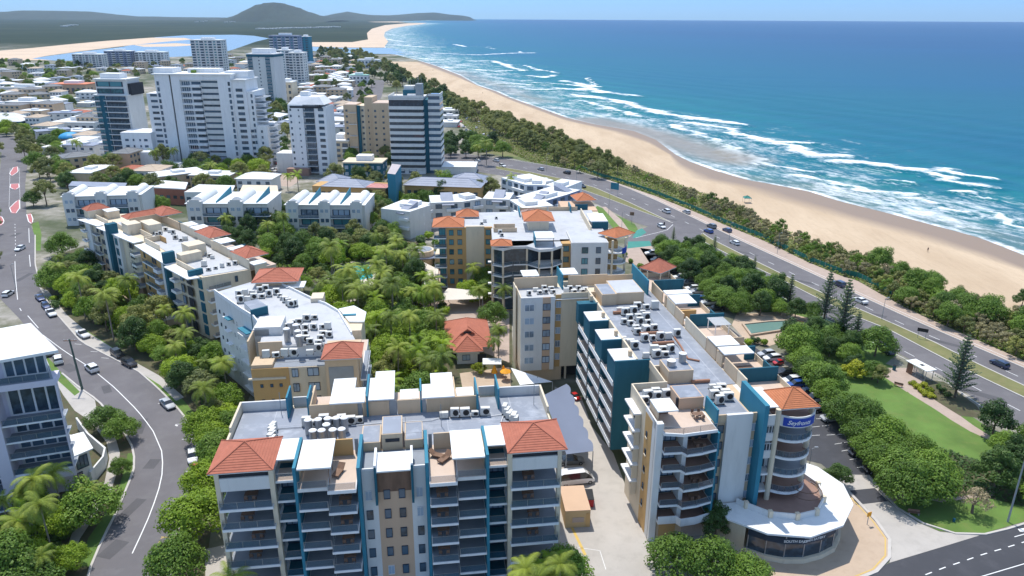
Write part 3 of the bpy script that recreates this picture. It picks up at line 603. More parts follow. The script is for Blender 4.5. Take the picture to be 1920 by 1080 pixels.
for k in (0,1):
    X=lambda a,b:(min(sgn(k,a),sgn(k,b)),max(sgn(k,a),sgn(k,b)))
    # corner bay
    c=MB(); c.box(*X(0,.55),-.35,.45,0,20.95,CREAM).box(*X(6.65,7.25),-.4,.4,0,20.95,CREAM).box(*X(0,.45),5.2,6,0,20.95,CREAM); c.obj('column',b1)
    walls(b1,'parapet',(*X(.56,6.64),-.3,-.1,18.2,20.1,LGREY),(*X(.05,.25),.46,5.2,18.2,20.1,LGREY)); walls(b1,'louvre_screen',(*X(.56,6.64),-.05,.05,20.1,20.9,DARK))
    r=MB(); r.hip(*X(-.75,7.3),-.45,7.6,21,2.0,TERRA,12); r.obj('hip_roof',b1)
    for z in LV[:]:
        o=balcony(b1,*X(.3,6.9),-1.1,5.0,z,rl=None,th=.38)
        rail(o,[(sgn(k,.2),3.5),(sgn(k,.35),-1.0),(sgn(k,6.8),-1.0)],z)
        window(b1,'door' if (z+k)%2 else 'doorb',sgn(k,3.6),4.93,z+.05,5.2,2.4)
    walls(b1,'floor_slab',(*X(.3,6.9),-.2,5,18.7,18.99,WHITE))
    # narrow recessed bay
    for i,z in enumerate(LV+[19]):
        if z==19: balcony(b1,*X(7.26,9.85),.05,3.0,z,floor=PFLOOR); continue
        balcony(b1,*X(7.26,9.85),.05,3.0,z,floor=DTEAL); window(b1,'doorb' if i%2 else 'door',sgn(k,8.55),2.93,z+.1,2.2,2.2)
    walls(b1,'flat_roof',(*X(7.3,9.75),1.8,6.95,20.85,21.02,WROOF)); walls(b1,'wall',(*X(7.3,9.8),4.2,4.4,19,20.85,BEIGE),label='beige wall under the small flat roof')
    walls(b1,'fin_wall',(*X(9.87,10.25),-1.9,5.45,0.2,22.0,TEAL))
    # middle balconies
    for i,z in enumerate(LV):
        balcony(b1,*X(10.3,13.95),-2.3,3.0,z,rl=((0,0),(1,0))); window(b1,'doorb' if i%2 else 'door',sgn(k,12.1),2.93,z+.05,3.2,2.25)
        balcony(b1,*X(14.05,17.6),-3.4,2.0,z,rl=((0,1),(0,0),(1,0)) if k==0 else ((0,0),(1,0),(1,1))); window(b1,'door' if i%2 else 'doorb',sgn(k,15.9),1.93,z+.05,2.9,2.25)
    balcony(b1,*X(10.3,14.0),-2.1,5.0,19,floor=PFLOOR,th=.5,edge=LGREY)
    balcony(b1,*X(14.05,17.6),-3.0,6.2,19,floor=PFLOOR,th=.5,edge=WHITE)
    walls(b1,'flat_roof',(*X(10.4,14.6),-1.95,4.95,21.6,21.82,WROOF))
    walls(b1,'roof_post',(*X(14.2,14.3),-1.7,-1.6,19,21.6,TIMB),(*X(14.2,14.3),1.7,1.8,19,21.6,TIMB))
    walls(b1,'terrace_wall',(*X(10.3,16.8),4.98,5.2,19,21.5,OCHRE if k==0 else BEIGE)); walls(b1,'terrace_wall',(*X(10.27,10.4),0.2,4.9,19,21.5,BEIGE))
    walls(b1,'fin_wall',(*X(17.65,18.08),-1.6,6.6,0.1,21.2,TEAL))
    walls(b1,'roof_ladder',(*X(17.0,17.5),5.3,5.36,19,21.3,STEEL))
# centre bay
walls(b1,'facade_panel',(18.1,20.0,0,.24,0,19.6,LGREY),(24.4,26.3,0,.24,0,19.6,LGREY)); walls(b1,'facade_panel',(20.003,24.397,.03,.24,0,16.2,PEACH)); walls(b1,'timber_panel',(20.003,24.397,-.02,.2,16.25,19.6,TIMB))
for z in (2.9,5.98,9.0,12.08,15.12):
    for u in (18.85,25.45,21.2,23.15): window(b1,'dark' if rnd.random()<.6 else 'white',u,-.02,z,.85,1.45)
walls(b1,'ground_band',(18.12,26.28,-.25,-.003,0,1.6,DTEAL),(18.5,26,-1.2,-.26,1.3,1.5,WHITE))
for u in (19.75,24.45): walls(b1,'fin_wall',(u,u+.3,-1.0,-.03,14.9,20.6,DTEAL)); walls(b1,'roof_upstand',(u,u+.3,-.9,3.4,20.12,20.9,WHITE))
walls(b1,'flat_roof',(20.07,24.43,-1.1,3.4,19.9,20.1,WROOF)); walls(b1,'parapet',(18.1,20,-.0,.2,19.6,19.9,WHITE),(24.6,26.3,0,.2,19.6,19.9,WHITE))
walls(b1,'terrace_floor',(18.1,26.3,.25,5.5,18.95,19.03,GFLOOR)); walls(b1,'plant_room',(20.6,23.4,5.6,10.5,19,21.5,BEIGE),(17.8,20.4,5.7,10.4,19,20.3,BEIGE),(23.7,26.2,5.6,10.4,19,20.4,BEIGE),label='beige lift and plant boxes on the roof')
walls(b1,'roof_deck',(20.75,23.25,5.75,10.35,21.5,21.53,DECK),(17.95,20.25,5.85,10.25,20.3,20.33,DECK),(23.85,26.05,5.75,10.25,20.4,20.43,DECK)); walls(b1,'vent_grille',(21.1,23,5.52,5.6,20.3,20.8,DARK))
rl=MB().obj('railing',b1); rail(rl,[(23.8,5.7),(26.1,5.7),(26.1,10.3),(23.8,10.3)],20.43,1.0,False)
# parapets round the deck and the rear penthouse row
walls(b1,'parapet',(-.75,-.45,11.8,19.3,0,20.5,CREAM),(-.44,6.5,19.0,19.3,0,20.5,LGREY),(6.9,9.6,19.8,20.05,0,20.45,LGREY),(-.75,-.45,7.7,11.79,0,19.8,CREAM))
walls(b1,'parapet',(W1+.2,W1+.5,12.2,19.3,0,20.5,CREAM),(W1-6.2,W1+.19,19.0,19.3,0,20.5,LGREY),(W1-9.3,W1-6.8,19.8,20.05,0,20.45,LGREY),(W1+.2,W1+.45,7.7,12.19,0,19.5,CREAM))
walls(b1,'wall',(.0,9.7,19.31,20.3,0,18.9,CREAM),(34.6,W1,19.31,20.3,0,18.9,CREAM),(9.72,34.5,19.01,22.5,0,18.8,CREAM))
for (u,a,b_,h) in [(6.5,16.2,20,22.4),(9.55,15.6,19.8,22.4),(18.1,15.0,22.3,22.5),(26.0,15.5,19.6,22.6),(34.35,13.8,19.4,22.4),(37.6,15,20,22.4)]: walls(b1,'fin_wall',(u,u+.25,a,b_,17,h,TEAL))
walls(b1,'penthouse_wall',(9.82,16.8,15.38,15.6,19,21.3,BEIGE),(17.5,18.08,15.38,15.6,19,21.3,BEIGE),(18.37,21.4,15.38,15.6,19,21.3,BEIGE),(22.6,25.98,15.38,15.6,19,21.3,BEIGE),(26.9,34.33,15.38,15.6,19,21.3,BEIGE),(9.82,10.1,15.61,22,18.8,21.2,BEIGE),(16.2,16.4,15.61,22.4,18.8,21.2,BEIGE),(31.2,31.4,15.61,22.4,18.8,21.2,BEIGE))
walls(b1,'roof_ladder',(16.85,17.45,15.45,15.55,19,21.3,STEEL),(21.5,22.5,15.45,15.55,19,21.3,STEEL),(26.3,26.85,15.45,15.55,19,21.3,STEEL))
for q in [[(12.9,14.6),(17.9,14.6),(17.9,19.2),(16.3,19.2),(16.3,22.6),(12.9,22.6)],[(18.4,15.0),(22.2,15.0),(22.2,24.4),(19.2,24.4),(19.2,22.2),(18.4,22.2)],[(26.3,14.7),(31.1,14.7),(31.1,22.7),(27.7,22.7),(27.7,19.1),(26.3,19.1)]]:
    m=MB(); m.prism(q,21.62,21.82,WROOF); m.obj('flat_roof',b1)
walls(b1,'flat_roof',(23,25.8,16.2,19.3,20.9,21.03,WROOF),(31.5,34.1,16.2,18.9,20.9,21.03,WROOF)); walls(b1,'terrace_floor',(9.8,34.3,15.6,22.5,18.81,18.9,PFLOOR))
for u,v in ((5.4,17.6),(43.2,15.6),(28.9,11)): walls(b1,'lightning_rod',(u-.04,u+.04,v-.04,v+.04,19,22.6,STEEL))
# ---- long block on the right with the round tower ----
F2=Fr(20.9,93.1,8.5)
b2=building('apartment_block','long L-shaped apartment block on the right with round corner tower and blue name sign',F2)
m=MB(); m.box(.25,9.2,2.6,13,0,18.97,CREAM); m.box(9.2,17.0,1.9,13,0,18.96,BEIGE); m.box(3.6,25,21,66,0,18.9,CREAM); m.box(5.7,25,13,21,0,18.91,CREAM); m.box(17,19.2,3,13,0,18.94,LGREY); m.box(19.2,25,7,13,0,18.93,CREAM)
m.box(-11.0,-4,54,62,3.2,18.98,CREAM); m.box(-4,4.6,55.1,62,3.2,18.99,BEIGE); m.box(-11,3.6,62,66,0,18.95,CREAM); m.box(-10.6,-2,55,62,0,3.2,BEIGE); m.obj('wall',b2)
walls(b2,'roof_deck',(.3,9.1,5.6,12.8,18.99,19.03,DECK)); walls(b2,'roof_deck',(9.55,15.5,1.7,13,19.0,19.04,DECK),(5.75,17.6,13.01,21,19.0,19.045,DECK),(3.6,17.6,21.01,49.7,19.0,19.05,DECK),(14.1,17.6,49.71,66,19.0,19.05,DECK),(-10.8,4.8,54.3,62,19.0,19.02,DECKL))
walls(b2,'west_wall',(0,.25,0.9,2.3,0,20.3,LGREY),label='pale grey west wall strip'); walls(b2,'west_wall',(-.02,.22,2.3,5.4,0,19.6,OCHRE),(0,.24,5.41,13,0,20.3,CREAM))
walls(b2,'parapet',(.25,5.9,12.8,13.05,19,20.3,CREAM)); walls(b2,'front_column',(0,1.0,0.3,1.2,0,20.3,LGREY))
for z in (3.6,6.6,9.6,12.6,15.6):
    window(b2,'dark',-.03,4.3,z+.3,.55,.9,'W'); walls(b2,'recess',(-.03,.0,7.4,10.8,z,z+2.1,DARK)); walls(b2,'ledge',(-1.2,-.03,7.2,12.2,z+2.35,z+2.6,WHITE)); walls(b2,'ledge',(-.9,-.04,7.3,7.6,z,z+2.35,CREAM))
    walls(b2,'ledge',(-.2,-.03,3.9,4.7,z+.05,z+.25,CREAM))
for i,z in enumerate((4,7,10,13,16)):
    m=MB(); q=[(1.0,-.55),(3.7,-.65),(4.1,-1.5),(6.4,-1.3),(8.95,-.6),(8.95,2.4),(1.0,2.4)]
    if z==4: m.prism(q,z-.35,z-.02,WHITE); m.wall(q[:5],.15,z-.02,z+1.0,WHITE)
    else: m.prism(q,z-.35,z-.02,WHITE)
    m.prism([(1.1,-.4),(3.7,-.5),(4.2,-1.3),(8.8,-.5),(8.8,2.4),(1.1,2.4)],z-.019,z,BFLOOR); o=m.obj('balcony',b2)
    if z>4: rail(o,q[:5],z)
    window(b2,'doorb',2.6,2.53,z+.05,2.6,2.3); window(b2,'door',6.8,2.53,z+.05,3.8,2.3)
    walls(b2,'balcony_wall',(4.1,4.75,.3,2.5,z,z+2.62,LGREY))
walls(b2,'balcony_wall',(8.97,9.25,-.5,1.9,3.6,18.6,TEAL))
m=MB(); m.prism([(.9,-.1),(3.6,-.8),(8.95,-.3),(8.95,6),(.9,6)],18.6,19.02,WHITE); m.prism([(1.1,.1),(3.6,-.6),(8.8,-.1),(8.8,6),(1.1,6)],19.021,19.05,PFLOOR); o=m.obj('roof_terrace',b2); rail(o,[(1,0),(3.6,-.7),(8.8,-.2)],19.05)
walls(b2,'parapet',(0,.22,.9,5.6,19,20.35,LGREY)); walls(b2,'flat_roof',(.5,3.6,1.8,5.6,21.3,21.5,WROOF)); walls(b2,'timber_screen',(.5,.7,1.9,5.4,19,21.3,BEIGE),(.71,3.4,5.2,5.4,19,21.3,TIMB))
walls(b2,'plant_room',(5.3,9.2,6.0,10.2,19,21.0,PEACH)); walls(b2,'roof_deck',(5.5,9.0,6.2,10.0,21.0,21.04,DECK)); walls(b2,'fin_wall',(9.25,9.53,1.2,5.6,17.5,21.4,TEAL)); walls(b2,'doorway',(4.9,5.25,6.1,6.4,19.05,21,DARK))
walls(b2,'facade_panel',(11.0,15.0,1.35,1.88,0,20.3,LGREY)); walls(b2,'parapet',(9.54,10.99,1.7,1.95,18.9,20.2,BEIGE),(15.01,15.8,1.7,1.95,18.9,20.2,BEIGE))
for z in (5.3,8.3,11.3,14.3,17.1): window(b2,'white',15.55,1.86,z,1.15,1.3); window(b2,'dark',10.3,1.86,z,1.1,1.3); walls(b2,'ledge',(9.4,9.75,.2,1.6,z,z+1.2,DTEAL))
m=MB(); m.prism([(15.8,-.35),(16.5,-.3),(16.5,7.7),(15.8,7.7)],4.8,22.4,TEAL); m.obj('fin_wall',b2)
# bay beside the tower
for i,z in enumerate((7,10,13,16)):
    if i<2: walls(b2,'bay_front',(16.55,18.6,1.0,3.0,z-.35,z-.02,WHITE)); 
    else: walls(b2,'bay_front',(16.55,18.7,1.0,1.2,z-.35,z+.9,LGREY)); window(b2,'wide',17.6,1.1,z+.95,1.9,1.25)
    if i<2: window(b2,'door',17.6,2.9,z+.05,1.9,2.2)
walls(b2,'bay_front',(16.55,18.7,1.0,1.2,18.3,20,LGREY)); walls(b2,'flat_roof',(16.55,19.3,1.6,7.9,20.85,21.0,WROOF)); walls(b2,'timber_screen',(16.6,19.0,2.2,2.3,20.0,20.85,TIMB))
def disc(cx,cy,r,a0,a1,n): return [(cx+r*math.cos(R(a0+(a1-a0)*i/n)),cy+r*math.sin(R(a0+(a1-a0)*i/n))) for i in range(n+1)]
TC=(21.8,3.6)
for z in (7,10,13,16,19):
    m=MB(); fr_=disc(*TC,3.75,-150,-22,18); q=fr_+[(25,6.9),(19.2,6.9)]
    m.prism(q,z-.38,z-.02,WHITE); m.prism(disc(*TC,3.5,-150,-22,16)+[(24.8,6.9),(19.3,6.9)],z-.019,z,BFLOOR if z%2 else GFLOOR); o=m.obj('curved_balcony',b2)
    if z<19: rail(o,disc(*TC,3.65,-145,-25,9),z); window(b2,'door',22,6.93,z+.05,4.6,2.4)
m=MB(); m.wall(disc(*TC,3.7,-142,-30,18),.16,18.2,20.0,LGREY); m.obj('parapet',b2)
sg=MB(); sg.wall(disc(*TC,3.84,-128,-48,14),.06,18.4,19.75,BLUEP); so_=sg.obj('name_sign',b2)
m=MB(); m.tube((18.75,1.1,5.2),(18.75,1.1,20.9),.42,.42,CREAM,10).tube((24.9,2.6,5.2),(24.9,2.6,20.9),.42,.42,CREAM,10); m.obj('column',b2)
m=MB(); m.hip(19.0,25.1,.7,6.7,21,1.9,TERRAO,11); m.obj('hip_roof',b2); walls(b2,'louvre_screen',(19.3,24.8,2.2,2.3,20,20.95,TIMB))
def text(parent,s,size,loc,rot,mat,name='lettering',shear=0,ext=.01,bend=None,bold=0):
    cu=bpy.data.curves.new('lettering','FONT'); cu.body=s; cu.size=size; cu.extrude=ext; cu.align_x='CENTER'; cu.align_y='CENTER'; cu.shear=shear; cu.offset=bold
    t=bpy.data.objects.new('lettering',cu); COL.objects.link(t); dg=bpy.context.evaluated_depsgraph_get(); me=bpy.data.meshes.new_from_object(t.evaluated_get(dg)); bpy.data.objects.remove(t)
    me.materials.clear(); me.materials.append(mat)
    if bend:
        cx,cy,r,a0=bend
        for v in me.vertices:
            a=R(a0)+v.co.x/r; rr=r+v.co.z; z=v.co.y; v.co=(cx+rr*math.cos(a),cy+rr*math.sin(a),z+loc[2])
    o=bpy.data.objects.new(name,me); COL.objects.link(o); o.parent=parent
    if not bend: o.location=loc; o.rotation_euler=rot
    return o
text(so_,'Seyfronts',.95,(0,0,19.05),None,WHITE,shear=.35,bend=(*TC,3.9,-93),bold=.012)
# podium: curved shop front with white canopy
OUT=[(10.7,.9),(10.9,-2.6),(15.2,-6.6),(21,-8.2),(27.1,-6.4),(31.4,-2),(32.8,3.1),(31.3,8.2),(27,12.5),(25.1,12.5),(25.1,6.9),(19.2,6.9),(16.6,1.2)]
INN=[(13.8,.6),(14.7,-.5),(17.3,-3.1),(21,-4.2),(24.4,-3.6),(27.1,-.8),(28.2,2.7),(27.2,5.8),(25.3,7.2)]
m=MB(); m.prism(OUT,4.9,5.2,WHITE,WROOF); m.obj('canopy_roof',b2)
m=MB(); m.prism(INN+[(19.3,6.8),(16.7,1.2)],5.21,5.3,BFLOOR); m.obj('terrace_floor',b2); m=MB(); m.wall(INN,.22,5.2,6.15,LGREY); m.obj('parapet',b2)
for p in INN[1:8]: walls(b2,'parapet_pier',(p[0]-.3,p[0]+.3,p[1]-.3,p[1]+.3,5.2,6.35,CREAM))
def inset(pl,k,c=(20,3)): return [(x+(c[0]-x)*k,y+(c[1]-y)*k) for x,y in pl]
GL=inset([(13.2,-4.6),(15.4,-6.4),(18,-7.6),(21,-8.0),(24.2,-7.4),(27.1,-6.2),(29.4,-3.8),(31,-1.2),(31.4,3)],.035)
m=MB(); m.prism(GL+[(30,8),(25,9),(18,4),(12.6,1.5),(12.0,-2)],0,.8,CREAM); m.obj('base_wall',b2)
m=MB(); m.wall(inset(GL,.05),.1,.8,4.88,GLASS); m.obj('shop_glass',b2)
m=MB(); m.wall(inset(GL,.04),.12,3.2,4.1,DFRAME); fs=m.obj('shop_fascia',b2)
gi=inset(GL,.045)
for a_,b_ in zip(gi[:-1],gi[1:]):
    for t_ in (0,): walls(b2,'mullion',(a_[0]+(b_[0]-a_[0])*t_-.07,a_[0]+(b_[0]-a_[0])*t_+.07,a_[1]+(b_[1]-a_[1])*t_-.07,a_[1]+(b_[1]-a_[1])*t_+.07,.81,4.86,METAL))
g3,g4=inset([GL[2],GL[4]],.035)
def onface(a,b,t,off): 
    L=math.hypot(b[0]-a[0],b[1]-a[1]); dx,dy=(b[0]-a[0])/L,(b[1]-a[1])/L; return (a[0]+(b[0]-a[0])*t+dy*off,a[1]+(b[1]-a[1])*t-dx*off,math.atan2(dy,dx))
for (ia,ib,s_,z_) in [(2,3,'SOUTH EAST',.6),(3,4,'ASIAN EATERY',.6),(5,6,'ASIAN EATERY',.40)]:
    pa,pb_=inset([GL[ia],GL[ib]],.04); x,y,a=onface(pa,pb_,.5,.09); text(fs,s_,z_,(x,y,3.68),(R(90),0,a),WHITE,bold=.01)
for rr,z in ((2.6,6.6),(2.0,7.4)):
    m=MB()
    c_=(24.6,.6); q=disc(*c_,rr,-200,40,14)
    for a,b in zip(q[:-1],q[1:]): m.tube((*a,z),(*b,z),.07,.07,TIMB,4)
    m.obj('ring_sculpture',b2)
m=MB(); m.prism([(10.0,1.4),(11.5,-2.0),(13.0,-4.4),(12.2,1.9)],0,4.7,CREAM); m.obj('wall',b2)
walls(b2,'garage_wall',(1.2,8.9,.6,2.5,0,3.4,BEIGE)); walls(b2,'garage_door',(1.6,4.2,.55,.6,.1,2.8,OCHRE),(5.2,8.6,.55,.6,.1,2.8,PATH))
# stepped west side of the wing
for j,v0 in enumerate((20.8,29.5,38.4,47.6)):
    u1=5.7 if j==0 else 3.6
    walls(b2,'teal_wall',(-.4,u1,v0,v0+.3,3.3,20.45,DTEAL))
    if j<3 or True:
        walls(b2,'flat_roof',(-.45,3.3,v0+.31,v0+5.0,20.3,20.5,WROOF)) if j<3 else None
        walls(b2,'teal_wall',(-.38,3.5,v0+.31,v0+(4.9 if j<3 else 2.2),16,20.28,DTEAL))
        walls(b2,'parapet',(3.3,3.62,v0+.3,v0+8.8,19,20.6,CREAM))
        walls(b2,'chimney_stack',(2.3,2.9,v0+1.4,v0+2,20.5,21.5,BEIGE))
    if j==3: continue
    for z in (4,7,10,13,16):
        bal=MB(); a,b_=v0-.4 if z<16 else v0-.4,v0+7.8
        bal.box(-.62,3.6,v0+.32 if z>=16 else v0+.32,b_+.5,z-.35,z-.03,WHITE); bal.box(-.5,3.6,v0+.33,b_+.45,z-.03,z,PFLOOR); o=bal.obj('balcony',b2)
        if z<16: rail(o,[(-.5,b_+.4),(-.5,v0+.4)],z)
        else: rail(o,[(-.5,b_+.4),(-.5,v0+5)],z)
        walls(o,'spandrel',(-.6,-.48,v0+.35,b_+.3,z-.02,z+.55,WHITE))
        if z<16: window(b2,'doorb',3.55,v0+4.3,z+.05,6.5,2.3,'W')
        else: window(b2,'door',3.25,v0+7,z+.05,2.8,2.3,'W')
        walls(b2,'louvre_screen',(1.4,1.5,v0+.4,v0+3.5,z,z+2.5,TIMB))
walls(b2,'plant_room',(6.6,10.8,14.4,18.9,19,21.3,BEIGE)); walls(b2,'roof_deck',(6.8,10.6,14.6,18.7,21.3,21.33,DECK)); walls(b2,'parapet',(5.72,6.58,18.6,18.9,19,20.3,CREAM),(5.5,5.72,13.1,20.7,19,20.3,CREAM))
m=MB(); m.box(4.9,8.0,49.6,56,19,21.5,BEIGE).box(8.0,14,50.1,58,19,21.45,BEIGE); m.obj('plant_room',b2); walls(b2,'roof_deck',(5.1,7.8,49.8,55.8,21.5,21.53,DECK),(8.2,13.8,50.3,57.8,21.45,21.49,DECKL))
SEAM=surf('roof_seam',(.42,.44,.48),.6,.1,.5)
walls(b2,'roof_seam',(15.3,15.42,2,49,19.051,19.06,SEAM),(8,15.3,25.9,26.0,19.051,19.06,SEAM),(5.8,15.3,36,36.08,19.051,19.06,SEAM),(9.6,15.3,12.2,12.3,19.046,19.056,SEAM),(11,11.08,19,33,19.052,19.06,SEAM))
walls(b1,'roof_seam',(.2,9.4,14.0,14.08,19.001,19.012,SEAM),(4.6,4.68,8,18.9,19.001,19.012,SEAM),(27,44,11.9,11.98,19.001,19.012,SEAM),(39.6,39.68,8,18.9,19.001,19.012,SEAM),(29.8,29.88,6.5,15,19.001,19.012,SEAM))
for k_,(fa,q_) in enumerate([(b2,[(7.2,24),(9,31),(8.6,40),(10.4,47)]),(b2,[(12.5,22),(13.4,28),(12.2,35),(13,44)]),(b1,[(16,12.6),(20.2,12.9),(27.5,12.7),(28.6,13.2)]),(b1,[(5.6,9.2),(5.2,13),(9.4,13.1)]),(b1,[(37,9),(38.3,13.2),(35.8,12.8)])]):
    m=MB()
    for a_,b_ in zip(q_[:-1],q_[1:]): m.tube((*a_,19.14),(*b_,19.14),.06,.06,METAL if k_%2 else WHITE,5)
    m.obj('conduit',fa)
# east terraces
segs=[(10.0,13.2),(13.3,18.2),(21.8,25.9),(26.2,36.4),(37.6,42),(42.2,46.8),(49.7,56.4)]
for a,b_ in segs: walls(b2,'penthouse_wall',(17.75,18.0,a,b_,19,21.35,BEIGE if (int(a)%2) else CREAM))
walls(b2,'penthouse_wall',(17.75,17.98,19.2,21.5,19,21.2,BEIGE),(17.75,17.98,47.4,48.2,19,21.3,BEIGE),(18.01,24.8,25.95,26.15,19,21.2,BEIGE))
for (a,b_,c_,d_) in [(17.8,23.3,47.3,49.6),(17.8,22.2,42,46.9),(17.7,22.0,21.8,25.8),(17.7,23,18.3,21.3)]: walls(b2,'flat_roof',(a,b_,c_,d_,21.6,21.8,WROOF))
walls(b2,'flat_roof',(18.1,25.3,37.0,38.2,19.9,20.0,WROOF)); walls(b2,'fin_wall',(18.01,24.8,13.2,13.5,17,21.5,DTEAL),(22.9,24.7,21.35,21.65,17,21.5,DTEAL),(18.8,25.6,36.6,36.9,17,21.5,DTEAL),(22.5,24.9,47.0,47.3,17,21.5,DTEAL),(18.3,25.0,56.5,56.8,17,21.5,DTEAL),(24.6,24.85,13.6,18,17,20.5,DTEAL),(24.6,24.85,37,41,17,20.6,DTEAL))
walls(b2,'terrace_floor',(18.0,24.9,7.0,66,18.92,18.99,PFLOOR)); walls(b2,'timber_screen',(18.3,22.5,17.0,18.1,19,19.6,TIMB),(18.4,21.8,41,41.6,19,20.6,OCHRE))
m=MB(); 
for x,y in ((21.9,31.8),(24.5,31.8),(21.9,35.2),(24.5,35.2)): m.box(x-.07,x+.07,y-.07,y+.07,19,21.2,WHITE)
for i in range(11): m.box(21.6,24.8,31.6+i*.36,31.72+i*.36,21.2,21.32,WROOF)
m.obj('pergola',b2); walls(b2,'fin_wall',(16.1,16.4,54.3,65.8,17,22.4,TEAL)); walls(b2,'parapet',(17.6,25.0,.01+66,66.2,0,20,CREAM),(24.86,25.0,7,66,0,20.0,CREAM))
# east-west wing
walls(b2,'facade_panel',(-11.2,-6.6,53.7,53.99,3.2,20.0,LGREY),(-4.9,-4.0,53.7,53.99,3.2,20,LGREY),(-11.2,-11.0,54,61.8,3.2,20,CREAM)); walls(b2,'facade_panel',(-6.59,-4.91,53.78,53.98,3.2,19.9,PEACH)); walls(b2,'facade_panel',(-3.6,-2.4,54.95,55.1,3.2,19.9,OCHRE)); walls(b2,'facade_panel',(-2.39,5.5,54.9,55.1,3.2,20.2,CREAM),(-4.0,-3.61,54.9,55.1,3.2,20.2,CREAM))
for z in (4.9,7.9,11.0,14.0,17.0): window(b2,'white',-9.4,53.66,z,2.1,1.5); window(b2,'two',-5.75,53.74,z,1.6,1.5); window(b2,'white',-3.0,54.9,z,1.1,1.5)
walls(b2,'penthouse_wall',(-11.4,-1.8,62,62.25,19,21.5,BEIGE),(.6,9.4,62,62.25,19,21.5,BEIGE),(9.41,15.2,62.1,62.3,19,21.2,BEIGE),(-11.6,-11.41,58.5,62.2,3,20.6,CREAM)); walls(b2,'flat_roof',(-9.4,-5.8,62.3,66.3,21.6,21.8,WROOF),(-.5,2.9,62.3,66.5,21.6,21.8,WROOF)); walls(b2,'fin_wall',(-1.15,-.9,60.2,66.3,17,22.4,TEAL))
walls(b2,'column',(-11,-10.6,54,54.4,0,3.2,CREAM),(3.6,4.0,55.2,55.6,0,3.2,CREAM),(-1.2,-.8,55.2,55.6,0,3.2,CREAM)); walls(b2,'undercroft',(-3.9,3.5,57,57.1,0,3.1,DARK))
TPTS=[F2.loc(*P(px,py,21)) for px,py in ((1199.7,502.3),(1240.6,513.3),(1267.3,499.9),(1227.2,489.7))]
def rothip(rt,pts,z,h,mat,courses=10,name='hip_roof'):
    cx=sum(p[0] for p in pts)/4;cy=sum(p[1] for p in pts)/4
    ax=((pts[1][0]+pts[2][0])-(pts[0][0]+pts[3][0]))/2,((pts[1][1]+pts[2][1])-(pts[0][1]+pts[3][1]))/2
    ay=((pts[3][0]+pts[2][0])-(pts[0][0]+pts[1][0]))/2,((pts[3][1]+pts[2][1])-(pts[0][1]+pts[1][1]))/2
    lx=math.hypot(*ax);ly=math.hypot(*ay);m=MB(); m.hip(-lx/2,lx/2,-ly/2,ly/2,z,h,mat,courses); o=m.obj(name,rt); o.location=(cx,cy,0); o.rotation_euler=(0,0,math.atan2(ax[1],ax[0])); return o
rothip(b2,TPTS,21,2.0,TERRA); walls(b2,'roof_post',(19.2,19.4,64,64.2,19,21,CREAM),(24.5,24.7,64.6,64.8,19,21,CREAM),(21.8,22,62.6,62.8,19,21,CREAM)); walls(b2,'terrace_wall',(18.6,24,66.3,66.5,19,20.9,TIMB))
def hip_part(rt,x0,x1,y0,y1,z,h,mat=None,n=8,name='hip_roof'):
    return MB().hip(x0,x1,y0,y1,z,h,mat or TERRA,n).obj(name,rt)
# ---- left resort wing along the curving street ----
F6=Fr(-131,219,-44.4)
b6=root('apartment_block','long cream five-storey block above the street trees with teal strips and small red roofs','apartment building',(*F6.o,0),F6.a)
m=MB(); m.prism([(0,1.2),(13,3.6),(20,1.6),(34,3.8),(36.5,5.6),(38.4,3.4),(58,3.2),(62,2.2),(76.6,3.4),(79,14.5),(60,15.6),(33,17.2),(19,15.3),(19,21),(5,20),(-2,9)],0,16,CREAM); m.obj('wall',b6)
m=MB(); m.prism([(10,6),(33,8),(38,6.5),(70,4.6),(76,4),(78.4,14),(60,15),(33,16.8),(20,15),(12,14)],16.0,16.12,DECKL); m.obj('roof_deck',b6)
for q in [[(-2,.0),(10.5,1.6),(9.8,4.6),(-1,3.4)],[(11.5,.9),(35.8,2.6),(35.6,5.4),(12,4)],[(38,2.0),(61.6,1.1),(61.6,4),(38.4,5)],[(62.2,.2),(75.6,.3),(76.4,3),(62.5,3)]]:
    m=MB(); m.prism(q,15.85,16.1,WHITE); m.obj('eave_slab',b6)
walls(b6,'facade_panel',(-.2,4.5,1.3,1.9,0,15.8,LGREY),(14.2,19.6,1.9,3.4,0,15.8,LGREY),(22.6,27,1.8,3.2,0,15.8,LGREY),(55.5,59.0,2.0,3.3,0,15.8,LGREY)); walls(b6,'teal_strip',(20,22.1,.8,3.6,0,18.9,DTEAL),(59.2,60.5,1.2,4,0,18.9,DTEAL)); walls(b6,'facade_panel',(5,14,2.4,3.2,0,5.5,PEACH),(27.3,35,3.2,3.9,0,6.5,PEACH),(40,55,2.6,3.3,0,15.7,OCHRE))
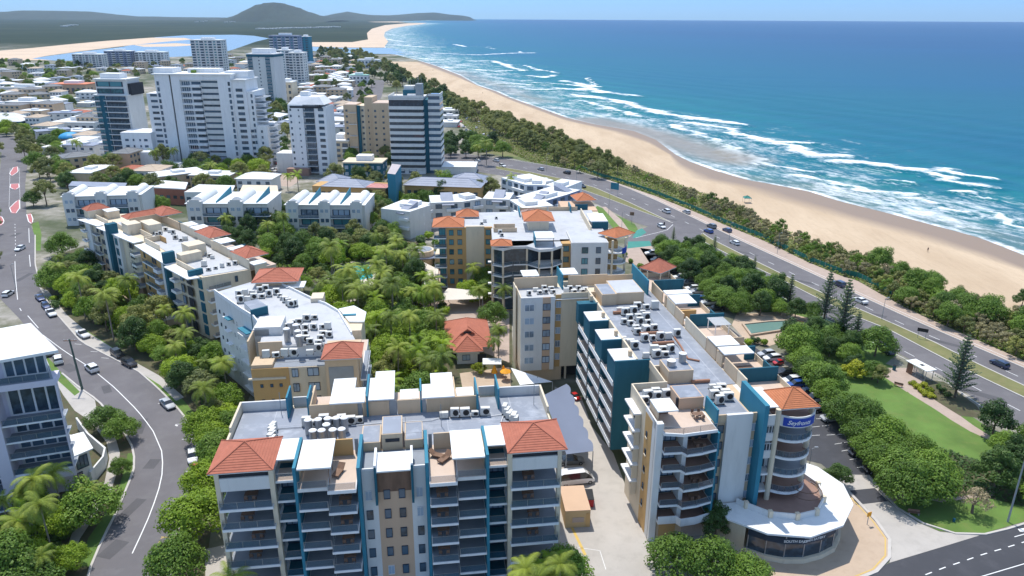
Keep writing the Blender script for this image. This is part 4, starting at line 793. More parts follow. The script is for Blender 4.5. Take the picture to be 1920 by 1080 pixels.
for i,z in enumerate((1.0,4.0,7.0,10,13)):
    for u,v in ((7.2,2.35),(10.6,2.35),(12.0,2.35),(29.3,3.15),(30.9,3.15),(32.5,3.15),(43,2.55),(48.6,2.55),(50.2,2.55)): window(b6,'dark',u,v,z+.5,.8,1.5)
    window(b6,'teal',24.6,1.78,z+.3,1.8,2); window(b6,'two',36.7,5.2,z+.3,1.2,1.9)
    if z>1:
        balcony(b6,5.4,9.2,1.2,2.4,z,rl=((0,0),(1,0)),th=.3); balcony(b6,44,51.5,1.4,2.55,z,rl=((0,0),(1,0)),th=.3); balcony(b6,-1.6,1.6,.2,1.3,z,rl=((0,0),(1,0)),th=.5); balcony(b6,52.2,55,1.0,2.55,z,rl=None,th=.9); balcony(b6,34.2,37.4,1.8,5,z,rl=((0,0),(1,0)),th=.6)
        balcony(b6,62.4,65.5,1.0,2.6,z,rl=None,th=.7)
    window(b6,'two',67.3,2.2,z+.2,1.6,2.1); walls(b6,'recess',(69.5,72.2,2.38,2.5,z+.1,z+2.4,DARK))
    walls(b6,'teal_panel',(74.6,76.4,3.05,3.6,z,z+2.3,DTEAL))
    balcony(b6,76.55,78.4,4.0,9.5,z,rl=((1,0),(1,1)),th=.4,floor=PFLOOR); window(b6,'door',77.4,9,z+.1,2,2.2,'E')
    for v in (11,13): window(b6,'dark',78.35,v,z+.5,.7,1.5,'E')
walls(b6,'parapet',(-1.5,10,4.6,4.85,16,17.2,CREAM),(12,27,5.4,5.65,16,17.3,CREAM),(27,36,7.6,7.85,16,17.4,CREAM),(35.8,36,5.5,7.6,16,17.4,CREAM),(38.4,38.65,5,9,16,17.6,CREAM),(38.4,48,4.8,5.05,16,17.6,CREAM),(62.2,74,3.4,3.65,16,17.3,CREAM),(38.66,42.4,8.8,9.0,16,17.6,OCHRE))
walls(b6,'plant_room',(22.5,27,4.6,8.4,16,19.0,CREAM),(24,31,9.0,12.5,16,18.9,CREAM),(60.8,63.6,4.2,9.5,16,18.4,CREAM),(56.3,60.7,7.5,12,16,19.4,CREAM)); walls(b6,'teal_panel',(73.2,74.2,1.5,4.9,16,17.4,DTEAL))
walls(b6,'penthouse_wall',(33,45,16.9,17.15,16,18.5,CREAM),(45.4,55.5,16.4,16.65,16,18.5,CREAM),(56,69.6,15.3,15.55,16,18.5,CREAM),(70,79,14.3,14.55,13,18.5,CREAM),(18.9,19.2,8,19,16,18.8,BEIGE),(19.3,32,17.0,17.25,16,18.4,BEIGE))
walls(b6,'terrace_floor',(33,79,14.6,21.5,15.6,15.8,PFLOOR)); walls(b6,'wall',(33,79,17.2,21.3,0,15.55,CREAM)); walls(b6,'fin_wall',(30.2,33,17.4,17.7,14,18.5,DTEAL),(63.9,64.2,15.6,21,15,18,DTEAL))
for a,b_,c_,d_ in ((44.8,54.3,15.9,22),(69.2,77.6,14.3,20.5),(-5,-.1,2.5,9.2)): hip_part(b6,a,b_,c_,d_,18.5,1.5,TERRA)
hip_part(b6,-11,-1,1.9,9.8,18.3,1.7,TERRA) if False else None
hip_part(b6,13.8,19.2,7.4,18.6,18.7,1.1,TERRA); hip_part(b6,14,23.5,15.4,21.8,19,1.5,TERRA)
walls(b6,'flat_roof',(57.3,62,15.4,19.4,18.6,18.8,WROOF),(66.8,70.5,14.7,18.8,18.6,18.8,WROOF),(40,46.3,16.6,20.8,18.6,18.8,WROOF),(33.4,38,17.3,20.2,18.3,18.5,WROOF),(77.7,81,14.6,18,17.4,17.6,WROOF),(0,4.4,6.8,10.5,18.2,18.4,WROOF)); walls(b6,'penthouse_wall',(-4.6,-.4,2.9,8.9,15.9,18.3,CREAM),(0.2,4.2,7,10.3,16,18.2,CREAM),(80.8,81,14.8,17.8,13,17.4,CREAM))
walls(b6,'entrance_canopy',(23,31,-6.2,.4,3.2,3.5,WROOF),(57,65.2,-3.8,.2,3.2,3.5,WROOF)); walls(b6,'entrance_wall',(25,30.8,-5,1.5,0,3.15,DTEAL),(58,64.8,-2.6,1.5,0,3.15,BEIGE)); walls(b6,'garden_wall',(31.5,41,-1.8,-1.4,0,1.2,PAVE),(8,21,-1.6,-1.2,0,1.2,PAVE),(45,56,-2.4,-2,0,1.2,PAVE))
# ---- left front wing with the bent flat roof ----
F5=Fr(-43.6,112.3,7)
b5=root('apartment_block','bent pale apartment block left of the palm garden with a rooftop crowded with vents','apartment building',(*F5.o,0),F5.a)
OUT5=[(-15.5,39.7),(-7.6,28.2),(-4.2,23.6),(-1.2,17.2),(-.5,9.9),(11.5,9.9),(16.8,9.9),(15.6,14),(12.1,25.5),(9,30.1),(6.4,32.7),(-.2,41.2),(-4,46),(-9,46)]
m=MB(); m.prism(OUT5,0,18.9,LGREY,DECKL); m.obj('wall',b5)
m=MB(); m.box(-1.2,11.5,5.9,10.3,0,16.5,CREAM).box(11.6,17.6,4.0,9.88,0,19.6,BEIGE); m.obj('wall',b5); walls(b5,'facade_panel',(-1.35,5.0,5.7,5.9,0,16.6,OCHRE)); walls(b5,'terrace_floor',(2.4,11.4,6.1,9.9,16.5,16.56,GFLOOR)); walls(b5,'parapet',(-1.3,2.3,6.0,9.6,16.5,17.2,BEIGE),(-.6,3.6,9.7,9.95,16.5,19.9,BEIGE)); walls(b5,'ledge',(-1.9,4.5,5.3,5.7,14.6,14.9,CREAM))
rl=MB().box(2.4,11.4,6.0,6.05,17.5,17.56,METAL).obj('railing',b5); 
hip_part(b5,11.3,18.2,1.6,8.0,19.7,1.8,TERRA,10); walls(b5,'wall',(11.9,17.4,2.6,4.0,0,19.5,BEIGE),label='beige wall under the near red roof'); walls(b5,'grey_panel',(12.4,16.6,2.5,2.59,12,17.8,STEEL))
for i,z in enumerate((3.4,6.2,9.2,11.9,14.8)): window(b5,'two',6.1,5.72,z-.1,1.1,1.6) if z>3 else None; window(b5,'two',9.2,5.88,z-.1,2.0,1.6); 
for z in (4,7,10,13):
    for u in (.2,1.9,3.5): window(b5,'dark',u,5.62,z,.5,.6)
    balcony(b5,17.6,18.7,3,15,z+2,rl=((1,0),(1,1)),th=.3)
# west wall features, laid along its own edge
def edge(rt,a,b,name,u0,u1,d0,d1,z0,z1,mat):
    L=math.hypot(b[0]-a[0],b[1]-a[1]);dx,dy=(b[0]-a[0])/L,(b[1]-a[1])/L;nx,ny=dy,-dx
    q=[(a[0]+dx*u+nx*d,a[1]+dy*u+ny*d) for u,d in ((u0,d0),(u1,d0),(u1,d1),(u0,d1))]; m=MB(); m.prism(q,z0,z1,mat); return m.obj(name,rt)
wa,wb=(-15.5,39.7),(-4.2,23.6)
for a,b_ in ((OUT5[i],OUT5[i+1]) for i in (0,1,2)): L=math.hypot(a[0]-b_[0],a[1]-b_[1]); edge(b5,a,b_,'parapet',0,L,-.25,.02,18.9,19.7,WHITE)
for a,b_ in ((OUT5[i],OUT5[i+1]) for i in (7,8,9,10,11)): L=math.hypot(a[0]-b_[0],a[1]-b_[1]); edge(b5,a,b_,'parapet',0,L,-.25,.02,18.9,19.4,WHITE)
for z in (2.2,5.2,8.2,11.2,14.2):
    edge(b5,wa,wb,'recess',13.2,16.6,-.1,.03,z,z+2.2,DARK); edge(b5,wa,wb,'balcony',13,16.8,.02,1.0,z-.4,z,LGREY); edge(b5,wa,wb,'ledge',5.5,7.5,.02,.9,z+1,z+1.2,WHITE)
    a_=-math.atan2(16.1,11.3)
    for u in (2,4.4,9.4,11):
        window(b5,'dark',wa[0]+(11.3/19.67)*u-.03,wa[1]-(16.1/19.67)*u-.03,z+.6,.5,.8,a_)
edge(b5,wa,wb,'awning',7,9.3,.02,1.2,15.6,15.75,TEAL); edge(b5,wa,wb,'awning',15,19.2,.02,1.6,15.8,16,TEAL)
m=MB(); m.prism([(-7,29.2),(-4.6,24.6),(-1.9,26.4),(-4.5,30.5)],18.9,20.5,LGREY,DECK); m.obj('plant_room',b5); m=MB(); m.prism([(-4.75,24.3),(-4.6,24.0),(-1.7,26.0),(-1.8,26.4)],8,20.6,DTEAL); m.obj('teal_panel',b5)
walls(b5,'plant_room',(-2.2,2.6,15.0,20.5,18.9,20.6,LGREY),(-2.5,.4,15,17.5,14,20.2,LGREY)); walls(b5,'parapet',(-2.6,-2.3,10.2,16,15,20,BEIGE)); walls(b5,'roof_deck',(-.6,11,10.2,14.4,18.92,18.99,DECKL))
hip_part(b5,-8,2,41.2,50.5,20.3,1.7,TERRA,9); walls(b5,'penthouse_wall',(-7.4,1.2,43,49,16,20.2,BEIGE)); walls(b5,'flat_roof',(-.6,3.2,40.5,44.5,19.0,19.2,WROOF)); walls(b5,'plant_room',(5.8,8.3,31.5,35,18.0,19.8,CREAM))
m=MB(); m.prism([(10.3,39.8),(13.5,41.4),(16.5,37.2),(16.4,31.7),(13.2,32.1)],13.8,14.1,WROOF); m.obj('flat_roof',b5); m=MB(); m.prism([(10.8,39),(13.5,40.6),(16,37),(16,28),(12.4,28)],0,13.7,CREAM); m.obj('wall',b5); walls(b5,'skylight',(11.6,14.4,35.2,36,14.1,14.3,TEAL)); walls(b5,'wall',(12.6,17.4,9.9,27,0,12,LGREY)); walls(b5,'terrace_floor',(12.8,17.3,10,26.8,12,12.06,PFLOOR))
# ---- middle block with orange hip roofs ----
F4=Fr(-21.2,205.2,3)
b4=root('apartment_block','sandy six-storey block in the middle with orange hip roofs and curved dark glass balconies','apartment building',(*F4.o,0),F4.a)
m=MB(); m.prism([(.3,0),(15.2,.8),(15.2,-16.5),(18,-18.2),(24,-17.6),(27,-14),(33,-14),(36,-13.5),(36,-6),(47,-6),(47,20),(12,18),(.3,12)],0,18,BEIGE,DECKL); m.obj('wall',b4)
walls(b4,'facade_panel',(2.5,8.0,-.25,.6,1,18.3,OCHRE),(8.01,13.2,-.3,.7,1,18.6,CREAM),(13.21,15.5,-.2,.7,1,18.3,OCHRE)); 
for z in (1.4,4.3,7.3,10.3,13.2,16.0):
    for u in (3.8,6.2): window(b4,'teal',u,-.28,z,1.3,1.6)
    window(b4,'teal',14.3,-.24,z,1.4,1.6)
    balcony(b4,-1.2,2.4,-1.2,1.5,z-.5,rl=((0,1),(0,0),(1,0))); window(b4,'teal',1.2,-.02,z,1.8,2.0)
hip_part(b4,-1.6,7.5,-1.0,8.8,18.6,1.9,TERRAO,9); hip_part(b4,4.9,11.8,10.5,16.8,18.6,1.7,TERRAO,8); hip_part(b4,14.6,20.3,-19.6,-14.2,18.5,1.2,TERRAO,7); hip_part(b4,24.2,33.0,-4,6.0,20.9,2.1,TERRAO,10)
walls(b4,'penthouse_wall',(25.6,31.4,-2.8,5.4,18,20.8,CREAM)); walls(b4,'parapet',(15.9,22,-.1,.15,18,19.2,BEIGE),(15.8,22.3,-4.5,-4.3,18,19.2,BEIGE),(15.8,16.0,-4.29,-.11,18,19.2,BEIGE),(33.5,42.5,19.4,19.7,18,19.2,BEIGE),(24,33,19.5,19.8,18,19.0,BEIGE),(24,24.25,12,19.4,17,19.6,TEAL)); hip_part(b4,24.5,31,9.5,15,19.4,1.2,BFLOOR,6)
walls(b4,'flat_roof',(26.4,31.3,-19,-12.8,20.3,20.5,WROOF)); walls(b4,'fin_wall',(26.2,26.4,-19.2,-13,18,20.6,TEAL)); walls(b4,'roof_post',(31,31.15,-18.8,-18.65,18,20.3,TIMB))
# dark glazed polygonal front with curved slabs
arc=[(15.0,-18.2),(17.8,-20.0),(20.4,-18.3),(24.2,-18.2),(27.2,-21.4),(30.6,-20.6),(33.6,-17.6)]
for i,z in enumerate((4.1,7.2,10.15,13.05,16.0)):
    if z<16: 
        m=MB(); m.prism(arc+[(33.6,-13),(15.0,-13)],z-.3,z,WHITE); o=m.obj('curved_balcony',b4); rail(o,arc,z,.9)
m=MB(); m.prism(arc+[(33.6,-13),(15.0,-13)],17.3,18.0,LGREY,DECKL); m.obj('roof_slab',b4)
for p in arc: walls(b4,'column',(p[0]-.25,p[0]+.25,p[1]+.05,p[1]+.5,0,17.3,CREAM))
m=MB(); m.wall([(15.6,-16.9),(18,-18.5),(24.2,-17.9),(27.2,-15)],.1,.3,17.2,GLASS); m.obj('glass_wall',b4); m=MB(); m.wall([(27.2,-15),(33.4,-14.3)],.1,.3,17.2,DARK); m.obj('glass_wall',b4)
for z in (4.3,7.3,10.3,13.3): walls(b4,'ledge',(13.9,14.9,-17.6,-16.6,z,z+.3,WHITE))
walls(b4,'grey_block',(36,45.8,-18,-6,0,18.7,LGREY)); walls(b4,'roof_deck',(36.2,45.6,-17.8,-6,18.71,18.76,DECKL)); walls(b4,'wall',(33.5,36,-16.2,-12,0,18,OCHRE))
for z in (3,6.8,9.8,12.8,15.8): window(b4,'teal',39.6,-18.03,z,1.7,1.7); window(b4,'dark',43.2,-18.03,z,1.3,1.7); window(b4,'teal',34.8,-16.23,z,1.6,1.6)
for z in (4,7,10,13,16):
    m=MB(); q=[(45.8,-18)]+disc(48,-15.6,3.1,-130,20,8)+[(49.5,-12),(45.8,-12)]; m.prism(q,z-.3,z,WHITE); o=m.obj('curved_balcony',b4); rail(o,disc(48,-15.6,3,-125,15,6),z,.9)
walls(b4,'column',(46.6,47.1,-18.6,-18.1,0,19.4,CREAM),(50.6,51.1,-15.8,-15.3,0,19.4,CREAM)); walls(b4,'wall',(45.8,49,-14.5,-8,0,18,OCHRE)); 
m=MB(); m.wall(disc(48,-15.6,3.1,-60,10,6),.1,15.6,17.2,BLUEP); m.obj('blue_sign_panel',b4)
R6p=[F4.loc(*P(1000+x/6,350+y/6,19.6)) for x,y in ((755,540),(980,582),(1097,520),(915,450))]; rothip(b4,R6p,19.6,1.6,TERRAO,9)
R6q=[F4.loc(*P(1000+x/6,350+y/6,19.6)) for x,y in ((450,118),(500,162),(702,152),(585,70))]; rothip(b4,R6q,19.6,1.6,TERRAO,8)
walls(b4,'penthouse_wall',(42.8,43.1,-6,15,18,19.8,CREAM)); walls(b4,'flat_roof',(43.6,48.5,-1,8,19.8,20,WROOF)); walls(b4,'fin_wall',(44,48.6,-1.3,-1.05,17,19.8,DTEAL),(42,46,21,21.3,16,19.6,DTEAL),(40,40.3,17,23,16,20,TEAL)); walls(b4,'wall',(47.01,49,-5,20,0,17.5,CREAM),(38,49,20.1,33,0,17.8,PEACH))
# ---- pool house with the broad red roof ----
PHp=[P(640+x/4.153,460+y/4.153,3.4) for x,y in ((870,835),(1160,822),(1140,570),(770,600))]
ph=root('pool_house','single-storey pool house with broad terracotta hip roof and small gablet beside the palms','house',(PHp[0][0],PHp[0][1],0),math.atan2(PHp[1][1]-PHp[0][1],PHp[1][0]-PHp[0][0]))
Lx=math.hypot(PHp[1][0]-PHp[0][0],PHp[1][1]-PHp[0][1]);Ly=math.hypot(PHp[3][0]-PHp[0][0],PHp[3][1]-PHp[0][1])
hip_part(ph,-1.5,Lx+.8,2.0,Ly,3.5,3.0,TERRA,11); hip_part(ph,0,Lx-1.6,-.2,8,3.45,2.4,TERRA,9); walls(ph,'wall',(.9,Lx-2.4,.9,Ly-1,0,3.3,LGREY)); window(ph,'two',3.0,.87,.9,1.8,1.4); walls(ph,'door',(5.6,7.6,.84,.89,.05,2.3,DARK))
MB().add([(Lx/2-2.4,5.2,5.6),(Lx/2+1.2,5.2,5.6),(Lx/2-.6,5.2,6.8),(Lx/2-.6,7.5,6.6)],[(0,1,2),(1,3,2),(0,2,3)],TERRA).obj('gablet',ph); walls(ph,'gable_vent',(Lx/2-1.5,Lx/2+.3,5.1,5.19,5.75,6.2,DARK))
# ---- white block cut by the left edge ----
F7=Fr(*P(118.5,784,15.1),0); 
pa=P(47.2,794.3,15.1); a7=math.degrees(math.atan2(F7.o[1]-pa[1],F7.o[0]-pa[0])); F7=Fr(F7.o[0],F7.o[1],a7)
b7=root('apartment_block','pale mauve apartment building with wide white flat roof at the left edge','apartment building',(*F7.o,0),F7.a)
W=-46
m=MB(); m.prism([(W,3.2),(-1.0,3.2),(-4.2,13),(W,13)],0,22.0,MAUVE); m.obj('wall',b7); m=MB(); m.prism([(W,2.6),(-2.2,2.6),(-4.5,8.5),(W,8.5)],22,25.9,MAUVE); m.obj('wall',b7,'penthouse wall')
rp=[F7.loc(*P(*p,26.3)) for p in ((-60,688),(109,658),(58,607),(-60,628))]; m=MB(); m.prism(rp,26.0,26.45,WHITE,WROOF); m.obj('flat_roof',b7)
for k,(x0,x1) in enumerate(((-8.4,.1),(-18.8,-10.2),(-29.2,-20.6),(-39.6,-31.0))):
    for z in (0.3,3.3,6.3,9.2,12.1,15.1)if k else (6.3,9.2,12.1,15.1):
        b_=MB(); b_.box(x0,x1,0.0,3.15,z-.25,z,WHITE); b_.box(x0+.05,x1-.05,.1,3.15,z,z+.02,GFLOOR); o=b_.obj('balcony',b7); rail(o,[(x0+.1,.1),(x1-.1,.1)],z)
        window(b7,'wide',(x0+x1)/2,3.17,z+.05,(x1-x0)-1.2,2.3 if z<15 else 5.6)
    walls(b7,'pier',(x0-1.8,x0,-.25,3.3,0,22,MAUVE)); walls(b7,'spandrel',(x0,x1,-.2,3.2,21.0,22.0,MAUVE)); window(b7,'wide',(x0+x1)/2,2.57,22.1,(x1-x0)-2.5,3.2)
    if k==0: walls(b7,'spandrel',(x0,x1,-.22,.1,4.7,6.05,MAUVE))
rl=MB(); o=rl.obj('railing',b7); rail(o,[(W,0.3),(-.6,.3),(-3.6,10)],22.02); MB().prism([(W,-.1),(-.1,-.1),(-4.0,12.5),(W,12.5)],21.9,22.01,GFLOOR).obj('terrace_floor',b7); MB().wall([(0,0),(-.9,3.2)],.25,5,21.85,MAUVE).obj('side_wall',b7)
MB().prism([(-1,3.3),(1.3,4.9),(-.9,10.3),(-4,12)],0,6.2,LGREY).obj('annex_wall',b7); MB().prism([(-.9,2.6),(2.1,4.6),(-.4,11),(-3.8,10)],6.3,6.5,WROOF).obj('annex_roof',b7); window(b7,'door',.2,4.05,3.4,1.9,2.3,R(35)); window(b7,'door',-.6,3.5,.6,1.4,2.3,R(35))
m=MB(); m.wall([(1.0,4.2),(2.3,8.6),(2.2,11.6),(-1.5,18),(-4.5,25)],.3,0,2.4,LGREY); m.obj('boundary_wall',b7); m=MB(); m.wall([(-3.6,13.2),(-6.2,24)],.3,0,4,LGREY); m.obj('planter_wall',b7)
# ---- mid-distance walk-up blocks ----
def frame2(pl,pr,z): 
    a=P(*pl,z);b=P(*pr,z); return Fr(a[0],a[1],math.degrees(math.atan2(b[1]-a[1],b[0]-a[0]))),math.hypot(b[0]-a[0],b[1]-a[1])
def barrel(rt,x,w_,y0,y1,z,mat,face=WHITE):
    m=MB();n=10;pts=[(x+w_/2*math.cos(math.pi*i/n),z+w_/2*math.sin(math.pi*i/n)*.95) for i in range(n+1)]
    vs=[(p[0],y0,p[1]) for p in pts]+[(p[0],y1,p[1]) for p in pts]; m.add(vs,[(i,i+1,i+n+2,i+n+1) for i in range(n)],mat); m.add([(p[0],y0,p[1]) for p in pts],[tuple(range(n+1))],face); m.add([(p[0],y1,p[1]) for p in pts],[tuple(range(n,-1,-1))],face); return m.obj('barrel_vault',rt)
def walkup(lab,pl,pr,z,depth,nb,wall=LGREY,vault=True,teal=True,floors=3):
    f,L=frame2(pl,pr,z); rt=root('apartment_block',lab,'apartment building',(*f.o,0),f.a); fh=z/(floors+.3)
    m=MB(); m.box(0,L,1.6,depth,0,z-.2,wall); m.obj('wall',rt); walls(rt,'roof',(-.3,L+.3,1.0,depth+.3,z-.2,z,WROOF))
    bw=L/nb
    for i in range(nb):
        solid=(i%2==0)
        x0=i*bw
        if solid:
            m=MB(); m.box(x0+.15*bw,x0+.85*bw,0,1.58,0,z+1.0,wall); m.obj('bay',rt)
            for k in range(floors):
                for t in (.35,.65): window(rt,'dark' if (i+k)%2 else 'white',x0+bw*t,-.03,fh*(k+.55),min(1.5,bw*.2),1.3)
            if vault: barrel(rt,x0+bw/2,bw*.62,2.5,depth-2,z+.0,WROOF,WHITE); walls(rt,'arched_panel',(x0+.25*bw,x0+.75*bw,0.05,.25,z+1,z+1.6,wall))
        else:
            for k in range(1,floors+1):
                if k<floors+0: balcony(rt,x0-.15*bw,x0+1.15*bw,-.3,1.58,fh*k,rl=((0,0),(1,0)),th=.25)
                window(rt,'doorb' if k%2 else 'teal',x0+bw*.5,1.57,fh*(k-1)+.5+.1,bw*1.1,2.1)
            if teal: 
                m=MB(); m.add([(x0+bw*.45,2.2,z),(x0+bw*.45,depth-1,z),(x0+bw*.45,depth-1,z+2.4),(x0+bw*.45,2.2,z+.5),(x0+bw*.45+.25,2.2,z),(x0+bw*.45+.25,depth-1,z),(x0+bw*.45+.25,depth-1,z+2.4),(x0+bw*.45+.25,2.2,z+.5)],[(0,3,2,1),(4,5,6,7),(0,4,7,3),(1,2,6,5),(3,7,6,2)],TEAL); m.obj('fin_wall',rt)
    return rt,f,L
walkup('pale three-storey block with white barrel vaults, farthest left of the vaulted row',(112,370),(262,366),11,17,5,teal=False)
walkup('grey block with two white barrel vaults and blue fin, middle of the vaulted row',(345,383),(498,383),11,20,4)
walkup('pale block with curved parapet gables and blue balconies beside the palm garden',(532,385),(682,386),11.5,20,5,teal=True)
def gwing(lab,pts,z,depth,wallm,roofm,nwin=8,floors=3,slate=True):
    """bent wing following several surveyed roof points"""
    w=[P(*p,z) for p in pts]; rt=root('apartment_block',lab,'apartment building',(w[0][0],w[0][1],0),0); f=Fr(w[0][0],w[0][1],0); l=[f.loc(*q) for q in w]
    for i,(a,b) in enumerate(zip(l[:-1],l[1:])):
        L=math.hypot(b[0]-a[0],b[1]-a[1]);dx,dy=(b[0]-a[0])/L,(b[1]-a[1])/L;nx,ny=-dy,dx
        q=[a,b,(b[0]+nx*depth,b[1]+ny*depth),(a[0]+nx*depth,a[1]+ny*depth)]; MB().prism(q,0,z-.01*i,wallm,roofm).obj('wall',rt); ang=math.atan2(dy,dx)
        n=max(2,int(L/4.2)); fh=z/floors
        for j in range(n):
            t=(j+.5)/n
            for k in range(floors): window(rt,['dark','two','door'][(i+j)%3],a[0]+dx*L*t+ny*-.0+nx*-.03,a[1]+dy*L*t+ny*-.03,fh*k+fh*.28,min(2.4,L/n*.6),fh*.5,ang)
        for k in range(1,floors):
            m=MB(); o_=-1.1; q=[(a[0]+dx*L*.5,a[1]+dy*L*.5),(b[0]-dx*.3,b[1]-dy*.3)]; q+= [(q[1][0]+nx*o_,q[1][1]+ny*o_),(q[0][0]+nx*o_,q[0][1]+ny*o_)]; m.prism(q,fh*k-.1,fh*k+.9,WHITE); m.obj('balcony',rt)
        if slate and i%2==0:
            m=MB(); q0=(a[0]+dx*L*.35-nx*1.0,a[1]+dy*L*.35-ny*1.0);q1=(a[0]+dx*L*.75-nx*1.0,a[1]+dy*L*.75-ny*1.0);q2=(q1[0]+nx*depth*.7,q1[1]+ny*depth*.7);q3=(q0[0]+nx*depth*.7,q0[1]+ny*depth*.7)
            m.add([(*q0,z-.9),(*q1,z-.9),(*q2,z+2.0),(*q3,z+2.0),(*q0,z-1.1),(*q1,z-1.1),(*q2,z-.05),(*q3,z-.05)],[(0,1,2,3),(3,2,6,7),(0,3,7,4),(1,5,6,2),(0,4,5,1)],GREYR); m.obj('skillion_roof',rt)
        else: MB().prism([(a[0]+dx*L*.3+nx*2,a[1]+dy*L*.3+ny*2),(a[0]+dx*L*.8+nx*2,a[1]+dy*L*.8+ny*2),(a[0]+dx*L*.8+nx*7,a[1]+dy*L*.8+ny*7),(a[0]+dx*L*.3+nx*7,a[1]+dy*L*.3+ny*7)],z,z+1.3,WHITE,WROOF).obj('roof_box',rt)
    return rt
SLWALL=surf('slate_blue_wall',(.22,.26,.36),.8,.08,.3,True)
gwing('blue-grey walk-up wing behind the orange roofs with angled slate roofs and white parapets',[(733,391),(768,397),(808,380),(866,378),(905,372),(955,374),(980,390)],10,12,LGREY,WROOF)
gwing('slate-roofed walk-up wing beside the coastal road, bending towards the traffic lights',[(980,372),(1018,378),(1062,365),(1088,356)],10,13,SLWALL,WROOF,floors=3)
gwing('white three-storey block with flat roof at the kerb of the coastal road',[(940,333),(985,346),(1022,347),(1060,352)],10,15,WHITE,WROOF,slate=False)
# ochre hotel with slate roofs and teal tower
f,L=frame2((585,347),(722,352),8.5)
oh=root('hotel','low ochre hotel with slate-grey hip roofs and one tall teal tower','hotel',(*f.o,0),f.a)
def gable(rt,x0,x1,y0,y1,z,h,mat=GREYR,name='hip_roof'): return MB().hip(x0,x1,y0,y1,z,h,mat,4,trim=OCHRE).obj(name,rt)
m=MB(); m.box(0,L,0,11,0,8.2,OCHRE); m.obj('wall',oh); gable(oh,4,L-8,-.8,11.5,8.3,2.2); gable(oh,-2,10,9,20,8.0,2.5); m=MB(); m.box(-1,9,10,19,0,7.9,OCHRE); m.obj('wall',oh)
hip_part(oh,L-8,L+1,-1,6,8.6,1.0,surf('pink_roof',(.6,.28,.25),.8,.1,.5),4)
for i in range(11):
    for z in (1.2,4.6): window(oh,'dark' if (i+z)%2 else 'two',2+i*(L-4)/10,-.03,z,1.6,1.4)
tw_=[f.loc(*P(*p,15.0)) for p in ((726,325),(741,327),(752,309),(735,307))]; m=MB(); m.prism(tw_,0,15,TEAL,surf('pinkish_roof',(.45,.4,.4),.8,.1,.5)); m.obj('tower',oh)
q0=f.loc(*P(758,345,8.5));q1=f.loc(*P(905,345,8.5)); 
m=MB(); m.box(q0[0],q1[0],q0[1],q0[1]+11,0,8.1,OCHRE); m.obj('wall',oh); gable(oh,q0[0]-.5,q1[0]+.5,q0[1]-.9,q0[1]+12,8.2,2.4); gable(oh,q1[0]-16,q1[0]+1,q0[1]+9,q0[1]+22,8.2,2.8); m=MB(); m.box(q1[0]-15,q1[0],q0[1]+11.1,q0[1]+21,0,8.1,OCHRE); m.obj('wall',oh)
for i in range(11):
    for z in (1.2,4.6): window(oh,'dark' if (i+z)%2 else 'two',q0[0]+2+i*(q1[0]-q0[0]-4)/10,q0[1]-.03,z,1.6,1.4)
# ---------------- towers and the town beyond ----------------
def twr_frame(pxl,pxr,yt,yb,rot=0):
    xc=(pxl+pxr)/2; gx,gy=P(xc,yb); h=hgt(xc,yt,gy); dep=gy*math.cos(CT)+(CH-h/2)*math.sin(CT); w_=(pxr-pxl)/CF*dep
    return (gx,gy),h,w_
def strips(rt,w_,v,z0,n,fh,x0,x1,kind,h,y=-.03,cols=1,face='S'):
    for k in range(n):
        for c in range(cols): window(rt,kind,x0+(x1-x0)*(c+.5)/cols,y,z0+fh*k,(x1-x0)/cols*.86,h,face)
TG='high-rise towers of the beach town'
# the big white one
(gx,gy),H,W_=twr_frame(300,480,140,306); f=Fr(-182,392,-2); 
t=root('white_tower','broad bright white tower with stepped right shoulder, dark balcony stack and one narrow vertical slot','tower',(*f.o,0),f.a,TG)
def wb(*a): return walls(t,*a)
wb('wall',(0,7.5,0,16,0,46,WHITE),(8.3,12.7,0,16,0,46,WHITE),(32.2,39,0,18,0,46,WHITE),(7.5,8.3,.8,16,0,45.5,DARK),(12.7,32.2,1.5,17,0,46,WHITE),(12.7,32.2,0,1.5,43.5,46,WHITE),(39,46,1,18,0,43.5,WHITE),(46,49.5,2,18,0,38,WHITE),(49.5,55,1,17,0,21,WHITE),(-7,0,3,15,0,36.5,WHITE))
wb('roof',(-1,40,-.8,17,46,46.6,WROOF),(38.8,47,0,18,43.5,44,WROOF)); wb('roof_box',(-2,8,4,14,46.6,49,WHITE),(14,30,8,15,46.6,48.6,WHITE),(34,46,6,15,44,47.6,WHITE),(17,19,5,7,46.6,48,L_MID))
for k in range(14):
    z=2.5+k*2.95; window(t,'wide',15.2,1.4,z,4.6,2.0); wb('spandrel',(12.75,17.9,.2,1.45,z-.8,z-.1,WHITE)); wb('balcony',(18,23.0,-.8,1.45,z-.9,z+.4,WHITE)); window(t,'dark',20.5,1.42,z+.45,4.6,1.3)
    wb('louvre_panel',(23.2,32.1,.6+.5*math.sin(k*2.1),1.45,z-.6,z+1.2,LGREY)); wb('recess',(23.2,32.1,1.3,1.47,z+1.25,z+2.2,GLASS))
    window(t,'dark',1.4,-.03,z,1.1,1.9); window(t,'dark',38.0,-.03,z,1.1,1.9)
    if k<13: window(t,'dark',42.5,.97,z,3.4,1.5)
    if k<6: window(t,'dark',46.5,1.97,z,2.0,1.4); window(t,'dark',52,.97,z,.9,1.3)
    if 2<k<12: window(t,'dark',48.2,1.97,z,.9,1.6); 
    if k<12: window(t,'dark',-3.2,2.97,z,3.6,1.2)
    if 6<k<12: balcony(t,46,54,3,14,z,rl=((0,0),(1,0)),th=.5)
    if k<7: balcony(t,52,57.5,4,14,z,rl=((0,0),(1,0)),th=.5)
wb('podium',(-22,-6,-1,14,0,17,WHITE),(-14,6,-9,-.9,0,8,WHITE),(-10,2,-8.5,-.8,8,8.4,WROOF))
